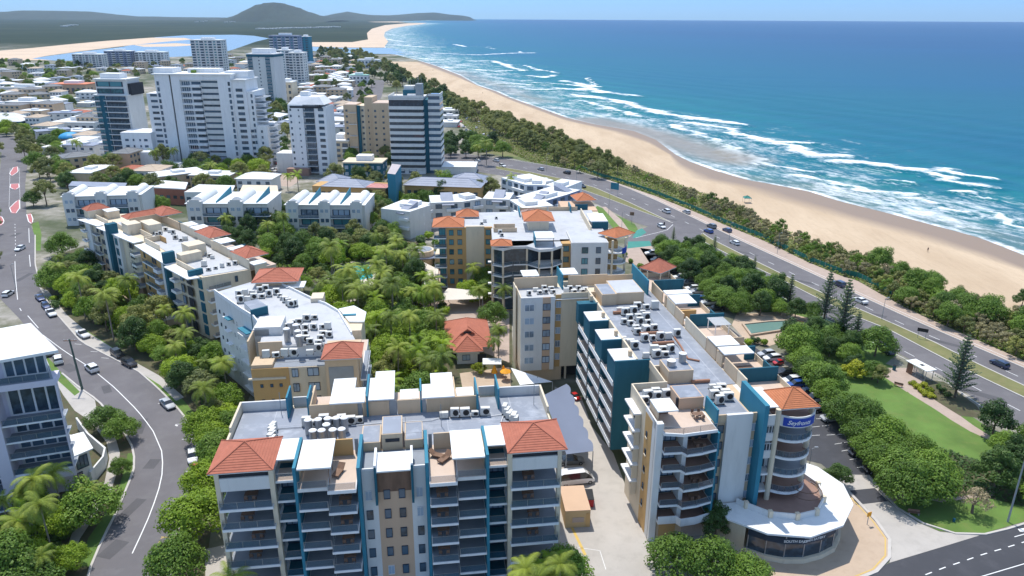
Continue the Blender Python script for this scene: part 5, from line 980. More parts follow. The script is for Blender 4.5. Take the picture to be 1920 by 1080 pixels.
for k in range(4):
    for u in (-19,-15.5,-12,-9): window(t,'dark',u,-1.03,3+k*3.2,1.8 if u in(-19,-9) else .8,1.1)
m=MB(); m.prism([(14,-.5),(33,-.5),(31,-7),(24,-9),(16,-7)],4.2,4.6,GREYR); m.obj('entrance_canopy',t)
# tower behind its left shoulder
f=Fr(-224,408,-6); t=root('grey_tower','glassy grey tower with thin white balconies behind the left end of the broad white tower','tower',(*f.o,0),f.a,TG)
wb('wall',(0,19,1.5,16,0,34,LGREY),(1,18.5,3,15,34,42,LGREY),(12,20,4,16,34,40,DARK),(3,14,5,12,42,45,WHITE)); wb('roof',(.5,19,2,15.5,42,42.5,WROOF),(-.5,19.5,1,16,34,34.4,WROOF)); wb('dark_strip',(3.4,6.2,.8,1.48,0,33.8,DTEAL))
for k in range(11):
    z=2+k*2.95; balcony(t,6.3,18.5,-.6,1.48,z,rl=((0,0),(1,0)),th=.3); window(t,'door',12.3,1.47,z+.1,11,2); window(t,'teal',1.7,1.45,z,3,2); balcony(t,-1.4,3.3,.2,1.5,z,rl=((0,0),(1,0)),th=.3)
for z in (34.8,38.4): window(t,'teal',9,2.97,z,15,2.6)
# slender white tower
(gx,gy),H,W_=twr_frame(548,622,190,326); f=Fr(gx-W_/2+1,gy-1,-4); t=root('white_tower','slender white tower with a dark balcony stack down its middle and a chamfered cap','tower',(*f.o,0),f.a,TG)
wb('wall',(0,7.4,0,14,0,34,WHITE),(12.8,18.4,.6,14,0,33,WHITE),(7.4,12.8,1.6,14,0,34,LGREY)); m=MB(); m.add([(0,0,34),(18,.6,34),(18,14,34),(0,14,34),(3,3,37.5),(15,3,37.5),(15,12,37.5),(3,12,37.5)],[(0,1,5,4),(1,2,6,5),(2,3,7,6),(3,0,4,7),(4,5,6,7)],WHITE); m.obj('roof',t); wb('roof_box',(5,9,5,9,37.5,39.6,WHITE)); wb('dark_band',(1,17,-.05,-.01,32.4,33.4,DARK))
for k in range(11):
    z=1.5+k*2.95; window(t,'dark',1.2,-.03,z,.8,1.1); window(t,'dark',5.2,-.03,z,.6,.8); window(t,'dark',16,.57,z,2.6,1.4); balcony(t,7.6,12.6,-.2,1.58,z-.3,rl=((0,0),(1,0)),th=.25); window(t,'door',10.1,1.57,z,4.4,2.1)
wb('podium',(-9,-.1,2,12,0,10,LGREY),(-2,9,-4,-.1,0,3.5,BFLOOR))
# beige pair
(gx,gy),H,W_=twr_frame(650,735,192,300); f=Fr(gx-W_/2,gy,-3); t=root('beige_tower','beige twin-slab tower with a dark green glazed slot and small square windows','tower',(*f.o,0),f.a,TG)
wb('wall',(0,7,0,13,0,29.5,BEIGE),(11,15.5,2,14,0,33.5,BEIGE),(15.5,24.5,0,14,0,30.5,BEIGE),(7,11,2,13,0,29,CREAM)); wb('glazed_slot',(7.2,8.6,.5,1.98,0,29.2,DTEAL)); wb('roof',(.4,6.8,.4,12.6,29.5,29.8,PFLOOR),(15.8,24.2,.4,13.6,30.5,30.8,PFLOOR))
for k in range(9):
    z=1.6+k*3.05
    for u,v in ((1.6,0),(9.8,2),(17.2,0),(21.5,0),(13,2)): window(t,'dark',u,v-.03,z,1.1 if u!=13 else .6,1.1)
    balcony(t,2.6,7,-.9,0,z-.4,rl=None,th=.3) if k%2==0 else None
# blue and white banded tower
(gx,gy),H,W_=twr_frame(736,800,184,326); f=Fr(gx-W_/2-.3,gy,-1); t=root('banded_tower','blue and white horizontally banded tower with rooftop aerials near the coastal road','tower',(*f.o,0),f.a,TG)
wb('wall',(0,16.6,.35,17,0,37,GLASS),(19,24.6,2.35,16,0,38,GLASS),(16.6,19,3,15,0,36,DTEAL),(0,16.8,.1,17.1,0,2.5,WHITE))
for k in range(12):
    z=3.0+k*3.02
    wb('band',(-.15,16.75,0,17.2,z-1.55 if k<11 else z,z if k<11 else z+1.0,LGREY)); wb('band',(18.9,24.8,2,16.2,z-1.5,z,LGREY)) if k<12 else None
    if k<11: 
        pass
wb('parapet',(-.15,16.75,0,.3,36.9,38.3,LGREY),(-.15,.15,.3,17,36.9,38.3,LGREY),(18.9,24.8,2,2.3,37.9,39,LGREY),(24.5,24.8,2.3,16,37.9,39,LGREY)); wb('plant_room',(6.5,13,4,12,37,40.5,DTEAL),(13,16,3,9,37,43.5,STEEL),(7,12,5,11,40.5,42.4,LGREY),(9,13,1.5,4,37,38.8,WHITE))
for u,v,hh in ((6.6,6,46),(7.4,6.5,46.5),(10,7,45.6),(11.3,7,45.2),(12.4,6,45.6),(13.6,5,47.5),(14.3,5,47.8),(15.6,5,47.8),(3.4,4,41),(9,8,45)): m=MB(); m.tube((u,v,37),(u,v,hh),.12,.06,METAL,4); m.obj('aerial',t)
wb('podium',(24.9,42,0,14,0,3.6,LGREY),(24.9,42.2,-.5,14.2,3.6,3.9,WROOF)); 
for u in (4.5,10.5): window(t,'dark',u,.07,.5,4,1.7)
# blue-edged tower further back
(gx,gy),H,W_=twr_frame(473,524,95,200); f=Fr(gx-W_/2,gy,-8); t=root('blue_edged_tower','tall white tower with two dark blue glazed edges and a ladder of tiny windows','tower',(*f.o,0),f.a,TG)
wb('wall',(0,W_,0,20,0,H-3,LGREY)); wb('glazed_edge',(.5,4.5,-.35,-.01,0,H-5,DTEAL),(W_-7,W_-3,-.35,-.01,4,H-5,DTEAL)); wb('band',(-.4,W_+.4,-.5,20.4,H-5,H-3.2,DTEAL)); wb('roof',(-.6,W_+.6,-.6,20.6,H-3,H-2.2,WHITE)); wb('roof_box',(3,W_-4,4,16,H-2.2,H+1.5,WHITE))
for k in range(14): window(t,'dark',W_*.45,-.04,3+k*2.9,1.0,1.0); window(t,'wide',2.5,-.38,2+k*2.9,3.4,1.8); window(t,'wide',W_-5,-.38,2+k*2.9,3.4,1.8)
def simple(lab,pxl,pxr,yt,yb,fl,body,cols,kind='dark',bal=True,rot=-3,cat='tower',group=TG,nm='apartment_tower',dp=16,roof=WROOF):
    (gx,gy),H,W_=twr_frame(pxl,pxr,yt,yb); f=Fr(gx-W_/2,gy,rot); t=root(nm,lab,cat,(*f.o,0),f.a,group); fh=(H-2)/fl
    walls(t,'wall',(0,W_,0,dp,0,H-.8,body)); walls(t,'roof',(-.4,W_+.4,-.4,dp+.4,H-.8,H-.2,roof)); walls(t,'roof_box',(W_*.3,W_*.7,dp*.3,dp*.8,H-.2,H+2.2,WHITE))
    for k in range(fl):
        for c in range(cols):
            u=W_*(c+.5)/cols
            if bal and c%2==0: balcony(t,u-W_/cols*.45,u+W_/cols*.45,-1.2,-.02,fh*k+1.2,rl=None,th=.9); window(t,'door',u,-.03,fh*k+1.3,W_/cols*.8,fh*.62)
            else: window(t,kind,u,-.03,fh*k+1.6,W_/cols*.5,fh*.5)
        if cols>=4:
            for v in (4,10): window(t,kind,W_+.03,v,fh*k+1.6,2,fh*.5,'E')
    return t,W_,H
simple('squarish pale blue tower with vertical piers standing alone before the river',366,424,74,150,15,LGREY,7,'teal')
simple('dark-topped glass tower at the back of the distant cluster, tallest of it',512,566,66,152,17,SLWALL,7,'teal',roof=GREYR)
simple('narrow white tower tucked right of the blue-edged tower',524,548,93,158,13,WHITE,3,'teal')
simple('teal-clad slim tower at the right end of the distant cluster',567,583,68,125,13,TEAL,2,'dark',bal=False)
simple('grey tower filling the front right of the distant cluster',546,573,98,160,12,LGREY,4,'dark')
simple('low wide grey block, leftmost of three before the sandbank',139,195,101,127,6,LGREY,9,'teal',cat='apartment building',group=None,nm='apartment_block')
simple('navy-fronted block, middle of three before the sandbank',199,249,95,124,7,SLWALL,7,'dark',cat='apartment building',group=None,nm='apartment_block')
simple('white stepped block, rightmost of three before the sandbank',256,312,97,124,6,WHITE,8,'dark',cat='apartment building',group=None,nm='apartment_block')
simple('cream low block with red fascia at the foot of the blue-edged tower',525,550,153,190,3,CREAM,3,'dark',bal=False,cat='apartment building',group=None,nm='apartment_block')
simple('teal fronted two-storey shop block with cream roof before the beige twin tower',645,718,303,335,2,DTEAL,6,'white',bal=False,cat='shop building',group=None,nm='shop_building',dp=12,roof=CREAM)
simple('cream walk-up beside the slender white tower, right side',617,656,262,300,3,CREAM,3,'dark',cat='apartment building',group=None,nm='apartment_block')
simple('low white lifesaving club at the top of the beach trees',671,712,111,128,2,WHITE,6,'dark',bal=False,cat='club building',group=None,nm='club_building',dp=14)
simple('white walk-up with green roof near the far end of the esplanade',655,690,140,158,2,WHITE,5,'dark',bal=False,cat='shop building',group=None,nm='shop_building',dp=10,roof=surf('pale_green_roof',(.3,.55,.45),.7,.1,.2))
simple('grey low block with pale roof by the far left trees',14,75,190,215,2,LGREY,6,'dark',cat='apartment building',group=None,nm='apartment_block')
simple('long white-roofed shop hall at the far left',0,82,163,178,1,LGREY,8,'dark',bal=False,cat='shop building',group=None,nm='shop_building',dp=14)
simple('red-roofed long hall between the far left trees and the grey tower',95,165,157,175,1,PEACH,7,'dark',bal=False,cat='hall',group=None,nm='hall',dp=22,roof=surf('orange_red_roof',(.62,.22,.12),.8,.1,.2))
simple('white flat-roofed supermarket behind the car park at the far left',80,180,275,290,1,LGREY,5,'dark',bal=False,cat='shop building',group=None,nm='shop_building',dp=30)
simple('pale skillion shop left of the white podium',98,182,228,246,1,LGREY,6,'dark',bal=False,cat='shop building',group=None,nm='shop_building',dp=26)
for i,(pts_,z_,l_,m_) in enumerate([([(345,360),(432,360),(438,348),(372,346)],6,'white flat roof just behind the middle vaulted block','w'),([(448,362),(520,361),(518,348),(455,347)],6,'cream flat roof behind the gap beside the gabled block','c'),([(128,348),(230,352),(235,343),(135,340)],7,'grey flat roof behind the first vaulted block','g'),([(270,350),(345,354),(350,342),(300,338)],7,'brown-walled flat roof left of the middle vaulted block','b'),([(262,330),(318,332),(322,318),(270,316)],4,'pale carport roof beside the far left court','w'),([(88,300),(180,304),(186,292),(100,289)],5,'long grey shop roof behind the far left car park','g')]):
    q=[P(*p,z_) for p in pts_]; rt=root('low_building',l_,'building',(*q[0],0)); qq=[(a-q[0][0],b-q[0][1]) for a,b in q]; MB().prism(qq,0,z_-.4,{'w':WHITE,'c':CREAM,'g':LGREY,'b':TILEB}[m_]).obj('wall',rt); MB().prism([(a*1.03,b*1.03) for a,b in qq],z_-.39,z_,{'w':WROOF,'c':CREAM,'g':GREYR,'b':WROOF}[m_]).obj('roof',rt)
    L_=math.hypot(qq[1][0],qq[1][1]); a_=math.atan2(qq[1][1],qq[1][0])
    for k in range(6): window(rt,'dark',math.cos(a_)*L_*(k+.5)/6+math.sin(a_)*.04,math.sin(a_)*L_*(k+.5)/6-math.cos(a_)*.04,1.2 if z_<5 else 2.6,1.6,1.3,a_)
# blue dome and white peaked pavilion
x,y=P(133,268); m=MB(); 
for i in range(6):
    a0=math.pi/2*i/6;a1=math.pi/2*(i+1)/6
    for j in range(14):
        b0=2*math.pi*j/14;b1=2*math.pi*(j+1)/14
        m.add([(6.3*math.cos(a0)*math.cos(b0),6.3*math.cos(a0)*math.sin(b0),3.2+3.4*math.sin(a0)),(6.3*math.cos(a0)*math.cos(b1),6.3*math.cos(a0)*math.sin(b1),3.2+3.4*math.sin(a0)),(6.3*math.cos(a1)*math.cos(b1),6.3*math.cos(a1)*math.sin(b1),3.2+3.4*math.sin(a1)),(6.3*math.cos(a1)*math.cos(b0),6.3*math.cos(a1)*math.sin(b0),3.2+3.4*math.sin(a1))],[(0,1,2,3)],surf('bright_blue_dome',(.04,.32,.60),.5,.08,.5) if i==j==0 else MATS['bright_blue_dome'])
d_=root('domed_kiosk','bright blue dome over a round base in the far left car park','kiosk',(x,y,0)); m.obj('dome',d_); m=MB(); m.prism(disc(0,0,6.2,0,345,14),0,3.19,BFLOOR); m.obj('wall',d_)
x,y=P(18,236); d_=root('pavilion','white peaked pavilion roof at the far left beside the street','pavilion',(x,y,0)); MB().hip(-20,14,-9,9,4.2,5,WROOF,3).obj('roof',d_); walls(d_,'wall',(-19,13,-8,8,0,4.0,DTEAL))
# houses and low shops of the town
HRF=[WROOF,WROOF,GREYR,surf('tan_roof',(.5,.4,.3),.8,.1,.2),surf('grey_iron_roof',(.45,.46,.47),.6,.08,.2),TERRA,WROOF,surf('dark_grey_roof',(.18,.19,.2),.7,.1,.2)]
HRN=['white','white','slate','tan','pale grey','terracotta','white','charcoal']
def house_proto(i):
    rn=random.Random(40+i); rt=root('low_house','x','house',(0,-400-i*40,0)); w_=rn.uniform(11,20);d=rn.uniform(9,14);h=rn.choice([3.2,6.2,6.2,9])
    walls(rt,'wall',(-w_/2,w_/2,-d/2,d/2,0,h,rn.choice([CREAM,LGREY,WHITE,WHITE,BEIGE])))
    if i%2: MB().hip(-w_/2-.6,w_/2+.6,-d/2-.6,d/2+.6,h+.2,rn.uniform(1.4,2.4),HRF[i],3).obj('roof',rt)
    else: walls(rt,'roof',(-w_/2-.5,w_/2+.5,-d/2-.5,d/2+.5,h,h+.35,HRF[i])); walls(rt,'roof_box',(-2,3,-2,2,h+.35,h+1.4,WHITE))
    for k in range(max(1,int(h/3))):
        for u in np.linspace(-w_/2+1.5,w_/2-1.5,4): window(rt,'dark',u,-d/2-.03,.9+3*k,1.6,1.3)
    return rt
HP=[house_proto(i) for i in range(8)]
from collections import defaultdict
def inpoly(x,y,pl):
    c=False;n=len(pl)
    for i in range(n):
        x0,y0=pl[i];x1,y1=pl[(i+1)%n]
        if (y0>y)!=(y1>y) and x<(x1-x0)*(y-y0)/(y1-y0)+x0: c=not c
    return c
ZONES=[([(0,118),(130,125),(170,135),(170,230),(60,225),(0,235)],46,'west of the towers'),([(170,118),(365,125),(365,138),(175,140)],16,'between the river and the broad white tower'),([(425,108),(470,108),(468,150),(425,150)],9,'left of the blue-edged tower'),
 ([(575,100),(665,102),(672,150),(640,175),(575,165)],40,'behind the slender white tower'),([(575,168),(650,172),(655,255),(620,258),(575,230)],28,'between the slender and beige towers'),([(60,232),(175,228),(180,300),(80,262)],8,'around the far left car park'),
 ([(100,316),(330,316),(330,350),(100,345)],6,'behind the vaulted row'),([(505,232),(545,228),(545,262),(505,265)],3,'beside the broad white tower'),([(335,345),(520,345),(520,360),(335,360)],3,'just behind the vaulted row'),([(840,205),(870,215),(870,240),(838,240)],3,'beside the banded tower')]
HOUSES=[];firsth=set()
OCC=[]
rh=random.Random(11)
for zi,(poly,n,nm) in enumerate(ZONES):
    xs=[p[0] for p in poly];ys=[p[1] for p in poly];c=0;tr=0
    while c<n and tr<4000:
        tr+=1; px=rh.uniform(min(xs),max(xs)); t_=rh.random()**.7; py=min(ys)+(max(ys)-min(ys))*t_
        if not inpoly(px,py,poly): continue
        x,y=P(px,py)
        if any((x-a)**2+(y-b)**2<18**2 for a,b in OCC): continue
        OCC.append((x,y)); k=rh.randrange(8); s_=rh.uniform(.85,1.25); a=R(rh.choice([-4,-4,3,86,40]))
        lab=f'low {HRN[k]}-roofed house {nm}'; g=f'{HRN[k]}-roofed houses {nm}'
        if k not in firsth: firsth.add(k); o=HP[k]; o.location=(x,y,0); o.rotation_euler=(0,0,a); o.scale=(s_,s_,1); o['label']=lab;o['group']=g
        else: o=clone(HP[k],(x,y,0),a,scale=(s_,s_,1),label=lab,group=g)
        c+=1
FARV=[((120,50),(143,47)),((370,41),(385,40)),((425,42),(450,41)),((485,55),(633,51))]
k=0
for (x0,y0),(x1,y1) in FARV:
    for i in range(int((x1-x0)/7)+1):
        px=x0+i*7+rh.uniform(-2,2);py=y0+(y1-y0)*i*7/max(1,(x1-x0))+rh.uniform(-.5,.5);x,y=P(px,py); o=clone(HP[0],(x,y,0),0,scale=(2.2,2.0,1.3),label='white building of the far suburb below the mountain',group='white buildings of the far suburb')
# ---------------- vehicles ----------------
PAINTS={'white':(.75,.75,.74),'silver':(.45,.46,.47),'grey':(.16,.17,.18),'black':(.015,.016,.02),'blue':(.02,.08,.33),'red':(.5,.02,.02),'navy':(.02,.04,.10),'dark blue':(.02,.05,.16)}
CPM={}
for k_,c_ in PAINTS.items():
    m_=surf('car_paint_'+k_.replace(' ','_'),c_,.28,.03,.5,spec=.6); m_.node_tree.nodes['Principled BSDF'].inputs['Coat Weight'].default_value=.6; CPM[k_]=m_
CGLS=glassy('car_glass',(.02,.025,.03),.06,.8,.2); TYRE=surf('tyre_rubber',(.02,.02,.02),.9,.1,2); LAMPW=surf('headlamp_glass',(.6,.6,.6),.2,.05,2); LAMPR=surf('tail_lamp_red',(.35,.01,.01),.3,.05,2)
# stations: x, z_bottom, z_shoulder, z_top, half width, half width of roof
PROF={'hatch':[(-2.1,.45,.75,.78,.72,.68),(-2.0,.28,.92,.97,.86,.8),(-1.75,.25,.98,1.36,.88,.64),(-1.3,.25,.98,1.47,.9,.64),(.25,.25,.95,1.45,.9,.63),(1.0,.25,.9,.96,.88,.78),(1.8,.27,.78,.82,.84,.7),(2.1,.42,.6,.64,.68,.6)],
 'sedan':[(-2.35,.5,.8,.83,.74,.7),(-2.2,.3,.95,1.0,.87,.8),(-1.55,.25,.98,1.04,.89,.78),(-1.0,.25,.98,1.4,.9,.62),(.3,.25,.95,1.42,.9,.62),(1.05,.25,.92,.98,.88,.78),(2.0,.28,.76,.8,.84,.7),(2.3,.44,.58,.62,.7,.6)],
 'suv':[(-2.25,.55,.95,.98,.8,.76),(-2.15,.35,1.08,1.2,.9,.8),(-1.9,.3,1.1,1.66,.93,.7),(-1.4,.3,1.1,1.74,.94,.7),(.3,.3,1.08,1.72,.94,.69),(1.05,.3,1.05,1.12,.92,.8),(2.0,.33,.94,.98,.9,.76),(2.3,.5,.72,.76,.76,.66)],
 'van':[(-2.75,.4,1.0,1.1,.86,.82),(-2.65,.32,1.15,2.1,.95,.82),(-2.3,.3,1.18,2.25,.97,.82),(1.1,.3,1.18,2.25,.97,.82),(1.75,.3,1.12,1.75,.95,.74),(2.35,.32,1.0,1.06,.92,.8),(2.7,.45,.72,.78,.8,.7)],
 'ute':[(-2.6,.5,.95,.97,.8,.8),(-2.5,.38,1.05,1.07,.9,.88),(-.95,.35,1.05,1.07,.92,.9),(-.9,.35,1.06,1.66,.92,.68),(.3,.35,1.06,1.7,.92,.68),(.95,.35,1.02,1.08,.92,.8),(2.1,.38,.92,.96,.9,.76),(2.4,.5,.7,.74,.78,.66)]}
def make_car(kind,colour):
    st_=PROF[kind]; B=MB();G=MB()
    ring=lambda s:[(s[0],-s[4]*.93,s[1]),(s[0],-s[4],s[2]-.25),(s[0],-s[4]*.985,s[2]),(s[0],-s[5],s[3]),(s[0],0,s[3]+.03),(s[0],s[5],s[3]),(s[0],s[4]*.985,s[2]),(s[0],s[4],s[2]-.25),(s[0],s[4]*.93,s[1])]
    vs=[]; [vs.extend(ring(s)) for s in st_]; bf=[];gf=[]
    for i in range(len(st_)-1):
        cab=max(st_[i][3]-st_[i][2],st_[i+1][3]-st_[i+1][2])>.3
        both=min(st_[i][3]-st_[i][2],st_[i+1][3]-st_[i+1][2])>.3
        for j in range(8):
            f_=(i*9+j,i*9+j+1,(i+1)*9+j+1,(i+1)*9+j)
            side=j in(2,5); top=j in(3,4)
            if cab and (side or (top and not both)) and not(kind=='ute' and i==2): gf.append(f_)
            elif kind=='van' and side and cab: gf.append(f_)
            else: bf.append(f_)
        bf.append((i*9+8,i*9,(i+1)*9,(i+1)*9+8))
    n=len(st_)-1; bf+= [tuple(range(8,-1,-1)),tuple(n*9+q for q in range(9))]
    B.add(vs,bf,CPM[colour]); G.add(vs,gf,CGLS)
    if kind=='ute': B.box(-2.35,-1.05,-.7,.7,1.0,1.075,TYRE)
    body=B.mesh('body'); gl=G.mesh('window_glass')
    for me in (body,gl):
        bm=bmesh.new(); bm.from_mesh(me); bmesh.ops.delete(bm,geom=[v for v in bm.verts if not v.link_faces],context='VERTS'); bmesh.ops.recalc_face_normals(bm,faces=bm.faces[:]); bm.to_mesh(me); bm.free()
    rt=bpy.data.objects.new('parked_car',None); COL.objects.link(rt)
    def ch(n,me,loc=(0,0,0)): o=bpy.data.objects.new(n,me); COL.objects.link(o); o.parent=rt; o.location=loc; return o
    ch('body',body); ch('window_glass',gl); xl=st_[-1][0]-.75; xr=st_[0][0]+.75
    w_=MB(); w_.tube((0,-.1,0),(0,.1,0),.33,.33,TYRE,12).tube((0,-.115,0),(0,.115,0),.19,.19,METAL,8); wm=w_.mesh('wheel')
    for x in (xl,xr):
        for y in (-.82,.82): ch('wheel',wm,(x,y,.33))
    h=MB().box(-.06,.05,-.16,.16,-.07,.07,LAMPW).mesh('headlight'); r=MB().box(-.05,.06,-.14,.14,-.08,.08,LAMPR).mesh('taillight')
    for y in (-.55,.55): ch('headlight',h,(st_[-1][0]-.08,y,st_[-1][2]-.0)); ch('taillight',r,(st_[0][0]+.06,y,st_[0][2]))
    return rt
CARS={}
def car(kind,colour,xy,deg,label,group='cars',z=.03,nm=None):
    cat={'van':'van','ute':'utility truck'}.get(kind,'car')
    if (kind,colour) not in CARS: o=CARS[(kind,colour)]=make_car(kind,colour)
    else: o=clone(CARS[(kind,colour)])
    o.name=nm or ('parked_van' if kind=='van' else 'parked_car'); o.location=(xy[0],xy[1],z); o.rotation_euler=(0,0,R(deg)); o['label']=label;o['category']=cat;o['group']=group; return o
def hd(a,b): p,q=P(*a),P(*b); return math.degrees(math.atan2(q[1]-p[1],q[0]-p[0]))
G1='cars on the coastal road'
dR=hd((1920,711),(1700,611)); dR2=hd((1383,463),(1233,392)); dR3=hd((1160,362),(1000,320)); dL=hd((1770,697),(1840,733))
car('hatch','navy',P(1873,686),dR,'dark hatchback on the near end of the coastal road, right of the tall pine',G1,nm='moving_car')
car('sedan','white',P(1612,567),dR,'silver-white sedan beside the verge between the two pine groups',G1,nm='moving_car')
car('suv','navy',P(1572,536),dR,'dark car at the seaward kerb above the paired pines',G1)
car('hatch','white',P(1377,458),dR,'white hatchback following the blue cars down the coastal road',G1,nm='moving_car')
car('hatch','blue',P(1328,436),dR+4,'bright blue hatchback left of a dark wagon at the lights',G1,nm='moving_car'); car('suv','grey',P(1334,427),dR,'dark grey wagon beside the bright blue hatchback',G1,nm='moving_car'); car('hatch','dark blue',P(1363,434),dR,'dark blue hatchback nearest the fence by the lights',G1,nm='moving_car')
car('suv','white',P(1249,399),dR2,'white wagon in the middle lane above the traffic lights',G1,nm='moving_car'); car('hatch','silver',P(1287,400),dR2,'silver hatchback in the kerb lane above the traffic lights',G1,nm='moving_car'); car('hatch','white',P(1240,427),dR2+180,'white hatchback turning beside the median tip',G1,nm='moving_car')
car('suv','black',P(1091,352),dR3+180,'black wagon in the inland lanes behind the white flat-roofed block',G1,nm='moving_car'); car('suv','black',P(1063,326),dR3,'black car in the seaward lanes near the start of the fence',G1,nm='moving_car'); car('hatch','silver',P(1014,319),dR3,'silver car behind the black one on the seaward lanes',G1,nm='moving_car'); car('suv','white',P(942,313),dR3+180,'white car beside the banded tower podium, farther lane',G1,nm='moving_car'); car('suv','white',P(930,303),dR3,'white four-wheel drive opposite the palms of the banded tower',G1,nm='moving_car'); car('sedan','silver',P(888,313),dR3,'silver car entering by the banded tower podium',G1,nm='moving_car'); car('hatch','white',P(895,303),dR3,'small white car at the top bend of the coastal road',G1,nm='moving_car')
G2='cars along the curving street'
car('hatch','white',P(38,469),-88,'white hatchback heading down the straight part of the street',G2,nm='moving_car'); car('hatch','white',P(16,554),95,'white hatchback by the left edge of the picture',G2,nm='moving_car')
dS=hd((83,655),(150,728)); car('suv','white',P(173,695),hd((150,675),(200,715))+180,'white wagon driving past the timber pole',G2,nm='moving_car'); car('suv','white',P(110,679),dS+170,'white wagon parked behind the white flat roof',G2); car('hatch','grey',P(93,664),dS+170,'grey hatchback half hidden by the white flat roof',G2)
dP=hd((111,594),(153,642)); car('sedan','dark blue',P(76,562),hd((66,545),(94,575)),'dark blue car under the spreading tree, first of three nose to tail',G2); car('hatch','dark blue',P(87,577),dP,'blue car, middle of the three under the spreading tree',G2); car('ute','white',P(97,591),dP,'white utility, last of the three by the spreading tree',G2)
car('ute','white',P(157,631),hd((130,620),(180,655)),'white utility parked just above the head of the timber pole',G2); car('suv','black',P(221,668),hd((204,660),(240,685)),'black wagon half under the street trees',G2); car('suv','black',P(243,685),hd((225,675),(262,695)),'black four-wheel drive parked in front of another black wagon',G2)
car('sedan','silver',P(315,762),hd((296,745),(333,780)),'silver sedan alone in the kerb bays of the bend',G2); car('hatch','white',P(362,861),hd((361,830),(365,895)),'white hatchback parked in front of the red scooter car',G2); car('hatch','red',P(367,884),hd((365,860),(360,900)),'small red car tucked behind the white hatchback',G2).scale=(.55,.75,.8)
G3='cars in the resort car park'
bay=[((1437,663),'hatch','silver','silver hatchback, first bay beside the pond planter'),((1448,671),'hatch','white','white hatchback next to the silver one by the pond planter'),((1459,679),'hatch','red','red hatchback just past the pair of pale ones'),((1472,697),'sedan','black','black sedan behind the teal terrace wall'),((1484,714),'suv','white','white wagon beside the black sedan'),((1492,720),'hatch','blue','bright blue hatchback behind the white wagon'),((1510,735),'sedan','navy','dark car just right of the terracotta tower roof'),((1526,748),'suv','white','white wagon right of the terracotta tower roof'),((1541,765),'sedan','black','black sedan between the white wagon and the grey van'),((1560,783),'suv','silver','silver-grey people mover in the row behind the tower'),((1612,847),'hatch','black','black hatchback alone under the hedge trees'),((1640,878),'hatch','black','black hatchback at the last bay by the driveway')]
for (x,y),k_,c_,l_ in bay: car(k_,c_,P(x,y,.6),hd((1520,817),(1560,812))+rnd.uniform(-2,2)+180,l_,G3)
car('van','grey',P(1563,787,1),hd((1520,817),(1560,812))+178,'long silver-grey van in the row behind the tower',G3) if False else None
b2y=[((1222,475),'suv','white'),((1232,487),'hatch','black'),((1245,495),'hatch','white'),((1262,508),'sedan','black'),((1275,520),'suv','white'),((1288,530),'hatch','grey'),((1298,540),'hatch','white'),((1308,546),'sedan','silver'),((1314,560),'hatch','blue'),((1330,567),'suv','white'),((1341,578),'sedan','black')]
for i,((x,y),k_,c_) in enumerate(b2y): car(k_,c_,P(x,y,.6),-172+rnd.uniform(-3,3),f'{c_} car in the far row of bays, number {i+1} counting away from the orange corner pavilion' if False else f'{c_} {dict(suv="wagon",hatch="hatchback",sedan="sedan")[k_]} in the shaded row behind the long block, {["first","second","third","fourth","fifth","sixth","seventh","eighth","ninth","tenth","last"][i]} from the lights',G3)
v=car('van','white',P(1081,905),hd((1050,900),(1110,893)),'white passenger van under the edge of the grey shade sail','vehicles in the resort driveway'); v.scale=(1.1,1.05,1.1)
car('sedan','grey',P(1071,868),hd((1050,870),(1095,868)),'grey sedan under the grey shade sail','vehicles in the resort driveway'); car('hatch','red',P(1079,748),-60,'red car at the head of the driveway ramp','vehicles in the resort driveway'); car('suv','navy',P(1662,661),hd((1600,612),(1683,664)),'dark blue car at the kerb beside the round green tree','cars on the coastal road')
FL=[('in the open car park at the far left',[(95,290),(165,290),(190,310),(150,318),(90,310)],26),('in the car park below the slender white tower',[(495,318),(530,300),(548,312),(540,330),(490,335)],16),('in the beach car park behind the banded tower',[(840,208),(880,222),(930,240),(980,262),(905,262),(845,240)],20),('along the esplanade at the far end of town',[(668,145),(690,150),(705,190),(675,180)],14),('in the small court beside the beige tower',[(640,205),(655,205),(655,225),(640,225)],4),('in the lane before the broad white tower',[(390,318),(470,318),(480,335),(400,335)],7)]
CO=['white','white','silver','grey','black','white','navy','red']; 
for nm,poly,n in FL:
    xs=[p[0] for p in poly];ys=[p[1] for p in poly];c=0;used=[];tr=0
    while c<n and tr<3000:
        tr+=1; px,py=rh.uniform(min(xs),max(xs)),rh.uniform(min(ys),max(ys))
        if not inpoly(px,py,poly): continue
        x,y=P(px,py); x=round(x/3.2)*3.2;y=round(y/6.5)*6.5
        if (x,y) in used: continue
        used.append((x,y)); co=rh.choice(CO); kd=rh.choice(['hatch','sedan','suv']); car(kd,co,(x,y),90+rh.uniform(-3,3),f'{co} {dict(suv="wagon",hatch="hatchback",sedan="sedan")[kd]} {nm}',f'{co} cars {nm}'); c+=1
